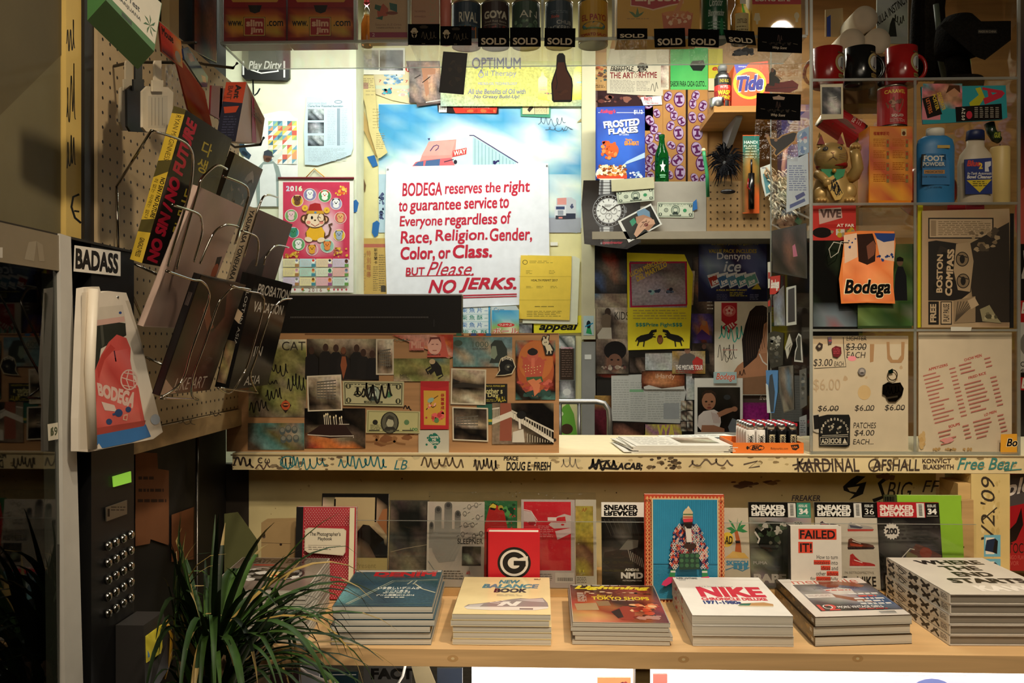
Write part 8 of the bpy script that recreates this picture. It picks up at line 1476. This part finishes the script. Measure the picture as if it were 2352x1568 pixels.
for r_ in range(5):
 for c_ in range(4):
  t=c_/3;x=245+52*t;y=(1254+38.7*r_)*(1-t)+(1228+36.3*r_)*t;p=P.at(x,y)
  g=G(m='chrome').lathe([(.0078,0),(.0085,.003),(.0078,.006),(.005,.008),(.0001,.0085)],p,'c8c4bc',ax=(1,0,0),n=16);g.build('button',o)
x1,y0,y1,z1=-.70,1.478,1.556,.843
g=G(m='satin').mesh([(MX,y0,z1),(x1,y0,z1),(x1,y1,z1),(MX,y1,z1),(MX,y0,.70),(x1+.004,y0,.70),(x1+.012,y1,.74),(MX,y1,.70),(x1+.012,y1,.80)],[(0,1,2,3),(0,4,5,1),(1,5,6,8,2),(3,2,8,6,7),(4,7,6,5)],'2a2724');ac=g.build('bill_acceptor',o)
q=[V((x1+.001,y0+.006,.822)),V((x1+.002,y1-.008,.822)),V((x1+.009,y1-.008,.775)),V((x1+.003,y0+.006,.775))]
g=G(m='satin').frame(q,60,40);g.n=V((1,0,0));g.slab(rect(0,0,60,40),'d8c83a',.001).ring(30,10,7,8,1.5,'3a3620').hl(10,20,52,25,1,'3a3620',.8,3,4).e(40,31,4,5,'d8683a').e(48,31,4,5,'c83a3a').e(55,28,4,5,'3a9a58').p([(4,8),(10,8),(10,34),(4,34)],'5a8ab0').ring(52,10,6,6,1,'6a6430');g.build('yellow_sticker',ac)
G(m='satin').tube([(x1+.006,y1-.002,.83),(x1+.016,y1,.80),(x1+.014,y1,.76),(x1+.004,y1-.004,.72)],.003,'c8962a').build('amber_edge',ac)
# plastic carrier bag hung on the machine
o=root('carrier_bag','white plastic carrier bag printed with a folded red hooded top','bag',PX(-.725).at(280,1035));BP=PX(-.722)
out=[(192,662),(208,659),(228,658),(232,672),(250,668),(268,670),(290,672),(300,700),(316,760),(336,840),(356,920),(374,992),(352,1008),(300,1018),(240,1030),(205,1038),(180,1036),(180,960),(184,850),(188,740)]
g=G(BP,'satin').slab(out,'d6cab6',.012)
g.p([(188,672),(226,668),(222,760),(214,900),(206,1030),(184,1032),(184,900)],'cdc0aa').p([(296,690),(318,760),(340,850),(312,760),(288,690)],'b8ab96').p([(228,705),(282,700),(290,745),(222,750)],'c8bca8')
g.p([(222,745),(236,735),(258,738),(288,742),(290,770),(232,800),(226,840),(216,860)],'2a2c24').p([(230,748),(236,745),(240,790),(234,800)],'4a4a40').p([(222,735),(285,726),(287,738),(222,748)],'c8a090').e(276,718,3.4,3,'2c4a84')
g.p([(212,920),(218,850),(232,815),(250,785),(268,768),(290,776),(300,800),(298,850),(318,890),(325,930),(334,976),(206,1000)],'c9524a').gr(0,0,0,0,['abba','bcab','abca','baba','caab'],dict(a='cc5850',b='d4685e',c='b8423c'),'satin',.06,quad=[(236,812),(294,800),(324,968),(214,985)]).p([(222,845),(234,815),(254,790),(264,800),(240,826),(226,870)],'b84038').ln([(262,805),(266,830),(264,822)],3,'5a2a3a')
g.t('BODEGA',0,0,0,0,'d8b8a8',.08,0,None,[(222,878),(314,902),(304,938),(226,908)])
g.ring(296,872,20,24,3,'d8b8a8').ln([(277,866),(315,878)],2.4,'d8b8a8').ln([(296,848),(290,872),(298,896)],2.4,'d8b8a8').ln([(280,884),(312,890)],2,'d8b8a8').ln([(284,856),(310,860)],2,'d8b8a8').ln([(304,850),(308,890)],2,'d8b8a8')
g.p([(232,922),(262,930),(268,945),(240,942)],'d8c0b0').e(250,968,7,7,'22406e').e(272,948,9,9,'22406e').e(294,940,6.5,6.5,'22406e').ln([(258,952),(272,948)],5,'22406e').p([(283,952),(293,950),(291,966),(281,964)],'d8a890').p([(285,955),(291,954),(289,963),(284,962)],'c9524a')
g.p([(206,1000),(334,974),(346,1002),(300,1016),(240,1028),(205,1032)],'2a6aa4').p([(206,985),(334,965),(330,978),(206,1002)],'a03c34').e(356,963,11,12,'a8b4c0').p([(216,1032),(226,1018),(234,1030)],'d8ccb8')
g.build('bag_sheet',o)
g=G(m='satin').tube([BP.at(206,1030)+V((.004,0,0)),BP.at(196,850)+V((.007,0,0)),BP.at(206,664)+V((.006,0,0))],.008,'d0c4ae',n=10);g.build('side_fold',o)
G(PX(-.73),'paper').slab([(168,700),(190,696),(188,712),(178,722),(168,714)],'223f7c',.001);g=G(PX(-.7475),'paper').slab([(172,702),(196,698),(196,716),(180,722)],'2c4f8c',.001);tag(g.build('masking_tape'),'dark blue tape scrap beside the carrier bag','tape','blue masking tape pieces')
G(m='metal').tube([(MX,1.43,PX(MX).at(235,690).z),(-.728,1.43,PX(MX).at(235,690).z),(-.722,1.43,PX(MX).at(235,680).z)],.003,'999').build('hook',o)
# ================================================================ wire racks with leaning books on the drilled hardboard
def XQ(xt,xb,tl,tr,br,bl):
 a,b,c=PX(xt).at(*tl),PX(xt).at(*tr),PX(xb).at(*bl);b.z=(a.z+b.z)/2 if abs(a.z-b.z)<.03 else b.z;return [a,b,b+c-a,c]
def f(g):
 g.frame(g.q,100,130);g.gr(1,1,99,129,['aaab','aabb','abcb','abbb','aabb','aaaa'],dict(a='0e0d0b',b='1c1c18',c='34322a'),'gloss',.1)
 g.t('NO SIN / NO FUTURE',0,0,0,0,'b01c34',.06,.2,None,[(6,128),(6,4),(26,4),(26,128)])
 for i,c_ in enumerate('다생 느래리미'):
  if c_!=' ':g.t(c_,46 if i<3 else 36,14+i*15,66 if i<3 else 54,26+i*15,'a89430',.02)
def sp(g):
 g.frame(g.q,20,130);Y='b89a30';g.p([(0,0),(20,0),(20,130),(0,130)],'4a4220').p([(0,6),(20,4),(20,42),(0,46)],Y).p([(0,60),(20,52),(20,92),(0,96)],Y).p([(0,106),(20,104),(20,130),(0,130)],Y)
 g.t('RYAN MCGINNESS',0,0,0,0,'4a3c14',.0,0,None,[(16,6),(16,44),(8,44),(8,6)]).t('NO SIN / NO FUTURE',0,0,0,0,'1c1810',.03,0,None,[(19,58),(19,92),(12,92),(12,58)]).t('죄 없는 미래는 없다',0,0,0,0,'3a3014',.0,0,None,[(9,60),(9,94),(3,94),(3,60)]).t('GINGKO PRESS',0,0,0,0,'3a3014',.02,0,None,[(14,110),(14,126),(6,126),(6,110)])
book('rack_book','black book with red lettering and a yellow spine in the top rack pocket','book',XQ(-.60,-.685,(427,252),(533,318),(446,632),(326,604)),.022,'12110f','b8ac94',f,'books leaning in the wire rack','gloss',.001,'4a4220','left',0,sp)
def f(g):g.frame(g.q,100,130);g.gr(1,1,99,129,['aaaa','aaba','abba','bbab','abba','bbbb'],dict(a='a08878',b='8f7464',c='b8a090'),'satin',.05).p([(70,70),(84,60),(96,78),(92,110),(66,118),(60,90)],'9a7a68').p([(84,56),(94,54),(98,90),(90,86)],'17110e').e(90,70,6,8,'8a4428').hl(64,100,80,110,2,'2a1c16',.6,3,5)
book('rack_book','pale pinkish portrait book in the second pocket of the wire rack','book',XQ(-.605,-.685,(457,428),(560,476),(447,775),(330,750)),.012,'a08878','c0b4a0',f,'books leaning in the wire rack','satin',.0005)
def f(g):g.frame(g.q,100,130);g.gr(1,1,99,129,['aaaa','abaa','abba','bbab','cbba','ccbb'],dict(a='5c423a',b='4a342e',c='34231f'),'satin',.06).p([(40,60),(56,44),(60,80),(40,110)],'1c1210').e(30,90,14,30,'2a1a16')
def sp(g):g.frame(g.q,20,130);g.p([(0,0),(20,0),(20,130),(0,130)],'8f7e64').t('YASUMASA YONEHARA T',0,0,0,0,'17120e',.03,0,None,[(15,3),(15,100),(5,100),(5,3)])
book('rack_book','brown portrait book with a tan lettered spine in the far rack column','book',XQ(-.60,-.675,(592,480),(672,512),(605,745),(520,712)),.020,'5c423a','b8ac94',f,'books leaning in the wire rack','satin',.001,'8f7e64','left',0,sp)
def f(g):g.frame(g.q,100,130);g.gr(1,1,99,129,['aabb','abda','acdb','acca','bccb','bcca','dccb'],dict(a='0e0a0a',b='1a0e0e',c='4a1418',d='6a3a2c'),'gloss',.1).p([(30,10),(60,6),(76,40),(60,60),(40,50)],'2a1410').p([(30,22),(44,40),(60,54),(50,60),(26,36)],'7a4632').p([(1,129),(1,112),(30,129)],'b08a74').t('LIKE ART',22,112,84,126,'b8a898',.0)
book('rack_book','dark red fashion book in the lowest near pocket of the wire rack','book',XQ(-.60,-.675,(462,631),(565,656),(468,918),(366,909)),.014,'120c0c','b8ac94',f,'books leaning in the wire rack','gloss',.0008,'141010','left',0,lambda g:(g.frame(g.q,20,130),g.hl(4,20,16,90,1,'3a302c',.2,3,2)))
def f(g):
 g.frame(g.q,100,130);T_='c0b8a8';g.t('PROBATION',12,8,98,20,T_,.02).t('VACATION',12,28,92,40,T_,.02).t('LOST',6,48,50,60,T_,.0) if False else g.t('PROBATION',12,8,98,20,T_,.02).t('VACATION',12,28,90,40,T_,.02).t('IN',40,80,60,92,T_,.0).t('ASIA',34,116,74,127,T_,.0)
def sp(g):
 g.frame(g.q,30,130);g.p([(0,0),(30,0),(30,130),(0,130)],'0e0d0c').t('LOST IN ASIA',0,0,0,0,'8a8478',.0,0,None,[(24,20),(24,80),(18,80),(18,20)]).gr(2,76,22,124,['aba','bcb','bdc','ddb','bdb','cba'],dict(a='2a2018',b='6a543a',c='8f7654',d='a88c64'),'photo',.2).p([(8,40),(22,44),(18,56),(6,52)],'9a8468')
book('rack_book','black travel photo book with white capitals in the far lowest pocket','book',XQ(-.60,-.665,(588,632),(672,654),(606,902),(524,896)),.03,'0c0b0b','a08c70',f,'books leaning in the wire rack','gloss',.0008,'0e0d0c','left',0,sp)
book('rack_book','grey paperback half hidden at the back of the middle rack pocket','book',XQ(-.67,-.74,(540,352),(604,386),(556,530),(486,505)),.014,'1a1614','b8ac94',lambda g:(g.frame(g.q,100,130),g.blots(10,10,90,120,16,['4a4038','2a2420','7a6a5a','8a8078'],8,22,4)),'books leaning in the wire rack','gloss',.0005)
o=root('wire_rack','chrome wire book rack hung on the drilled hardboard','rack',PX(-.70).at(420,910))
tiers=[(250,620),(427,760),(630,912)]
def wl(pts,t,name='wire_loop',r=.0021):
 y0,y1=tiers[t];P_=[]
 for x,y in pts:u=min(1,max(0,(y-y0)/(y1-y0)));P_.append(PX(-.553-.085*u).at(x,y))
 S_=[]
 for i in range(len(P_)-1):
  a,b,c,d=P_[max(i-1,0)],P_[i],P_[i+1],P_[min(i+2,len(P_)-1)]
  for k in range(5):t_=k/5;S_.append(.5*(2*b+(c-a)*t_+(2*a-5*b+4*c-d)*t_**2+(3*b-a-3*c+d)*t_**3))
 G(m='chrome').tube(S_+[P_[-1]],r,'b8b2a6',n=8).build(name,o)
wl([(348,300),(407,318),(436,339),(443,375),(434,446),(400,560),(385,612)],0);wl([(521,388),(500,379),(479,393),(461,414),(454,440),(420,560),(405,618)],0)
wl([(395,470),(453,490),(463,509),(463,539),(445,602)],1);wl([(548,520),(520,516),(495,530),(478,560),(459,606)],1)
wl([(512,404),(562,425),(571,446),(566,467),(540,560)],1);wl([(554,530),(588,543),(594,568),(588,610)],1);wl([(663,568),(634,564),(613,585),(606,608)],1);wl([(638,453),(613,448),(596,471),(560,590)],1)
wl([(382,622),(440,642),(463,646),(478,665),(478,695),(440,804),(423,863),(402,892),(368,914)],2);wl([(575,665),(537,661),(512,682),(499,703),(470,790),(445,859),(440,905),(455,918)],2)
wl([(530,655),(571,669),(602,678),(604,711),(571,829),(554,867),(529,902),(500,890)],2);wl([(670,686),(647,690),(621,720),(588,821),(575,863),(590,900)],2)
wl([(368,914),(455,918)],2);wl([(500,890),(592,902)],2)
for (xa,ya),(xb,yb) in [((348,300),(268,428)),((268,428),(272,600)),((272,600),(330,740))]:
 G(m='chrome').tube([PX(-.60 if (xa,ya)!=(268,428) and (xa,ya)!=(272,600) else -.786).at(xa,ya),PX(-.786).at(xb,yb)],.0025,'a8a296',n=8).build('support_wire',o)
for x0,y0 in ((276,590),(335,820),(520,800)):p=PX(-.79).at(x0,y0);G(m='chrome').tube([p+V((-.0085,0,0)),p,p+V((.10,.02,-.05))],.0025,'a8a296',n=8).build('support_wire',o)
# luggage tags, mouse traps, boxes and cards hung higher up
def hook(lab_,pts,Xs):
 P_=[PX(X).at(*p) for p,X in zip(pts,Xs)];return tag(G(m='satin').tube(P_,.0028,'1c1916',n=8).build('display_hook'),lab_,'hook','black display hooks on the drilled hardboard')
hook('black display hook above the luggage tags',[(262,152),(300,143),(402,143),(408,132)],[-.7965,-.74,-.62,-.615])
hook('long black display hook with an upturned tip by the acrylic case',[(440,140),(470,148),(535,156),(545,145)],[-.7965,-.72,-.60,-.595])
hook('short black display hook behind the mouse trap card',[(395,92),(420,98),(450,98)],[-.7965,-.72,-.62])
hook('low black display hook under the bait boxes',[(500,308),(540,338),(598,332),(606,316)],[-.7965,-.72,-.60,-.598])
def ltag(lab_,q,X,col,inner):
 g=G(PX(X),'satin');g.slab(q,col,.004);x0=min(p[0]for p in q);x1=max(p[0]for p in q);y0=min(p[1]for p in q);y1=max(p[1]for p in q);o=root('luggage_tag',lab_,'luggage tag',PX(X).at((x0+x1)/2,y1),'luggage tags on the black hook')
 if inner:g.p([(x0+12,y0+22),(x1-13,y0+22),(x1-13,y1-12),(x0+12,y1-12)],'a89c86');[g.r(x0+20+i*8,y0+26,x0+21+i*8,y1-18,'6a6254') for i in range(4)];g.t('TEL',x1-24,y1-22,x1-18,y1-16,'8a806c')
 g.build('tag_plate',o);cx=(x0+x1)/2
 G(PX(X+.001),'satin').slab([(cx-8,y0+12),(cx-8,146),(cx-6,139),(cx+8,139),(cx+8,y0+12)],col,.003).build('strap',o);G(PX(X+.004),'satin').slab([(cx-12,y0-14),(cx+12,y0-14),(cx+12,y0+12),(cx-12,y0+12)],col,.003).build('buckle',o)
ltag('white luggage tag hanging nearest the drilled hardboard',[(278,202),(290,196),(318,198),(318,300),(284,300),(276,280)],-.735,'a89a80',False)
ltag('black luggage tag between two white ones',[(292,206),(304,196),(336,198),(346,210),(345,298),(338,304),(300,302),(293,290)],-.690,'12100e',False)
ltag('white luggage tag with address lines in front of the black tag',[(328,210),(340,198),(386,200),(398,212),(396,298),(388,306),(336,302),(328,292)],-.645,'b8aa90',True)
G(m='film').plane(PX(-.65)).slab([(384,150),(420,152),(432,200),(434,250),(412,258),(392,240),(378,190)],'fff',.012);g=G(PX(-.66),'film').slab([(380,148),(418,150),(432,200),(434,248),(410,256),(390,240),(376,190)],'fff',.012);tag(g.build('plastic_packet'),'crumpled clear plastic packet beside the luggage tags','packet')
o=root('test_carton','green and white test kit carton at the top of the hardboard','carton',PX(-.70).at(290,120))
q=[PX(-.60).at(243,-110),PX(-.60).at(372,8),PX(-.60).at(354,118),PX(-.60).at(243,0)]
g=G(m='satin');n=V((1,0,0));g.hexa(q,[p+V((-.026,0,-.028)) for p in q],'3f6a34');g.frame(q,100,130);g.n=V((1,0,.2)).normalized();g.r(1,1,99,112,'c8bfa8').t('Drug Test',14,58,62,78,'17150f',.03).t('MARIJUANA',20,84,66,96,'2a2820',.02).r(30,116,50,127,'2a3a24')
for i in range(7):a=i*.9;g.p([(84,80),(84+14*math.cos(a),80+26*math.sin(a)),(84+9*math.cos(a+.3),80+16*math.sin(a+.3))],'2f5a2c')
g.build('carton_body',o)
for i,(lab_,tl,tr,br,bl,X0,X1,kind) in enumerate([('red and orange mouse trap card nearest the test carton',(366,50),(416,96),(419,150),(372,118),-.60,-.615,0),('long red bait card hanging below the mouse trap card',(398,112),(470,210),(474,262),(432,250),-.62,-.655,1)]):
 g=G(m='gloss');q=XQ(X0,X1,tl,tr,br,bl);g.frame(q,100,100);g.n=V((1,0,0));g.slab(rect(0,0,100,100),'a83424',.003);g.gr(1,1,99,99,['abc','abd','aac','eed']if kind==0 else ['aab','aba','baa','cce'],dict(a='a82c20',b='b8402a',c='c07a30',d='b89a60',e='241a24'),'gloss',.08)
 if kind==0:g.t('Mouse',8,8,60,36,'17120f',.04).e(78,70,14,20,'8a8070')
 tag(g.build('bait_card'),lab_,'card','pest bait cards on the hardboard')
g=G(PX(-.66),'gloss').slab([(420,112),(432,108),(478,176),(476,200),(466,200),(424,136)],'1f2c4a',.003);g.p([(428,122),(440,122),(448,140),(438,142)],'6a3a44').p([(462,172),(472,176),(474,190),(466,188)],'8a4a38');tag(g.build('bait_card'),'dark blue card on the long hook above the red cards','card','pest bait cards on the hardboard')
for i,(x,w_) in enumerate([(486,'plain red card on the hardboard beside the bait boxes'),(506,'plain red card half behind the tall bait box')]):
 g=G(PX(-.70),'satin').slab([(x,196+i*6),(x+26,198+i*6),(x+22,276+i*4),(x-3,262+i*8)],'7a161c',.004);tag(g.build('red_card'),w_,'card','plain red cards')
o=root('bait_box','navy and orange ant bait box with a pale pink side','box',PX(-.66).at(540,330))
q=[PX(-.60).at(566,188),PX(-.60).at(608,272),PX(-.625).at(600,330),PX(-.625).at(541,325)]
t_=V((-.042,-.0,.0));b_=[p+t_ for p in q]
g=G(m='satin').hexa(q,b_,'b8a08c');g.frame(q,100,130);g.n=V((1,0,0));g.p([(30,4),(42,4),(80,128),(62,128)],'a83a5a').hl(46,20,88,50,4,'7a6a5c',.4,3,12).t('Questions?',56,30,92,44,'4a4038')
g.frame([b_[0],q[0],q[3],b_[3]],40,130);g.n=V((0,-1,0));g.p([(0,0),(40,0),(40,130),(0,130)],'16182c').p([(0,0),(40,0),(40,46),(0,42)],'b8401f').t('Ant',0,0,0,0,'1f140f',.05,0,None,[(32,6),(32,36),(20,36),(20,6)]).t('BAIT',0,0,0,0,'6a2a18',.04,0,None,[(16,8),(16,38),(6,38),(6,8)]).p([(4,54),(34,52),(30,66),(8,68)],'b84020').hl(8,74,34,120,8,'3a3c54',.4,3,6)
g.build('carton_body',o)
# ================================================================ dark corner below: notes, steel pole
g=G(PX(-.856),'paper').slab([(311,1038),(361,1040),(363,1076),(388,1080),(388,1252),(346,1238),(344,1248),(312,1254)],'7a4c2c',.001);g.t('PLEASE ASK',318,1092,358,1102,'3a2416',.0).t('FOR HELP',320,1120,378,1132,'3a2416',.0).hl(318,1148,380,1154,1,'3a2416',.6,3,8) if False else g.hl(318,1094,360,1104,1,'3a2416',.7,3,7).hl(318,1122,378,1132,1,'3a2416',.7,4,7).hl(316,1146,382,1156,1,'3a2416',.7,5,7)
tag(g.build('paper_note'),'brown paper note with faint writing on the dark wall','note')
g=G(PX(-.856),'paper').slab([(395,1182),(446,1164),(446,1284),(395,1290)],'7a4a2a',.001);tag(g.build('paper_note'),'blank brown paper sheet behind the plant leaves','note')
tag(G(m='metal').tube([(-.838,PX(-.838).at(453,1000).y,0),(-.838,PX(-.838).at(453,1000).y,1.124)],.004,'6a665e').build('steel_pole'),'thin steel pole in the dark corner under the hardboard','pole')
# ================================================================ potted plant
o=root('potted_plant','leafy green potted plant with long arching blades','plant',(-.60,1.50,0));base=V((-.58,1.50,.70))
G(m='satin').lathe([(.0001,0),(.085,0),(.11,.5),(.118,.52),(.118,.56),(.105,.56),(.10,.54),(.0001,.54)],(-.605,1.50,0),'2a221c',n=32).build('planter',o)
G(m='rough').lathe([(.0001,.541),(.099,.541)],(-.605,1.50,0),'1c140e',n=24).build('soil',o)
rr=random.Random(12);g=G(m='rough')
for i in range(7):a=i*.9;g.tube([(-.605+.03*math.cos(a),1.50+.03*math.sin(a),.54),(-.605+.05*math.cos(a),1.50+.05*math.sin(a),.64),(-.605+.035*math.cos(a+.3),1.5+.035*math.sin(a+.3),.78)],.008,'5a4630',n=7,taper=.8)
g.build('stem',o)
g=G(m='leaf');g.smooth=True
cols=['233a17','1c2e11','2f4a1c','17250d','3d5824','22360f']
for i in range(175):
 a=rr.uniform(0,6.283);k=rr.random();up_=rr.uniform(.25,1.25) if i%5 else rr.uniform(1.2,2.2);L_=rr.uniform(.20,.36) if i%5 else rr.uniform(.26,.33);h0=rr.uniform(.66,.84)
 p=V((-.585+.03*math.cos(a),1.50+.03*math.sin(a),h0));d=V((math.cos(a),math.sin(a),up_)).normalized();L_*=.72 if d.x<-.15 else 1
 if d.x<0:d.x*=.3;d.y*=.6;d.normalize()
 wd=rr.uniform(.0045,.0085);droop=rr.uniform(.5,1.35)*(0.35 if up_>1.2 else 1);n=9;pts=[];st=L_/n;bend=rr.randint(5,8) if rr.random()<.12 else 99
 for j in range(n+1):
  pts.append(p.copy());p=p+d*st;d=(d+V((0,0,-droop*(.10+.05*j)*(3 if j==bend else 1)))).normalized()
  if p.x/p.y<-.43 and d.x<.05:d.x=.06+.2*abs(d.x);d.normalize()
  if p.x<-.685 and d.x<0:d.x*=-.2;d.normalize()
  if p.y>1.665 and d.y>0 and p.z<.9:d.y=-.2*d.y;d.normalize()
  if p.y>1.45 and p.x<-.67:d.x=abs(d.x)+.1;d.normalize()
 col='a08448' if rr.random()<.05 else rr.choice(cols);side=V((-math.sin(a),math.cos(a),0));i0=len(g.v)
 for j,q in enumerate(pts):
  w_=wd*min(1,.5+j*.25)*(1-(j/n)**2.2)+.0004;dd=(pts[min(j+1,n)]-pts[max(j-1,0)]).normalized();nn=dd.cross(side).normalized()*w_*.35
  g.v+=[q-side*w_+nn,q,q+side*w_+nn]
 c1=C(col);tip=C('8f7a48') if rr.random()<.2 else c1
 for j in range(n):
  for s_ in (0,1):
   k0=i0+j*3+s_;g.f.append([k0,k0+1,k0+4,k0+3]);t1=tip if j>=n-2 else c1;g.c.append([c1 if j<n-2 else tip]*2+[t1]*2);g.m.append('leaf');g.sm.append(True)
g.build('foliage',o)
for o in bpy.data.objects:
 if '_o' in o:del o['_o']
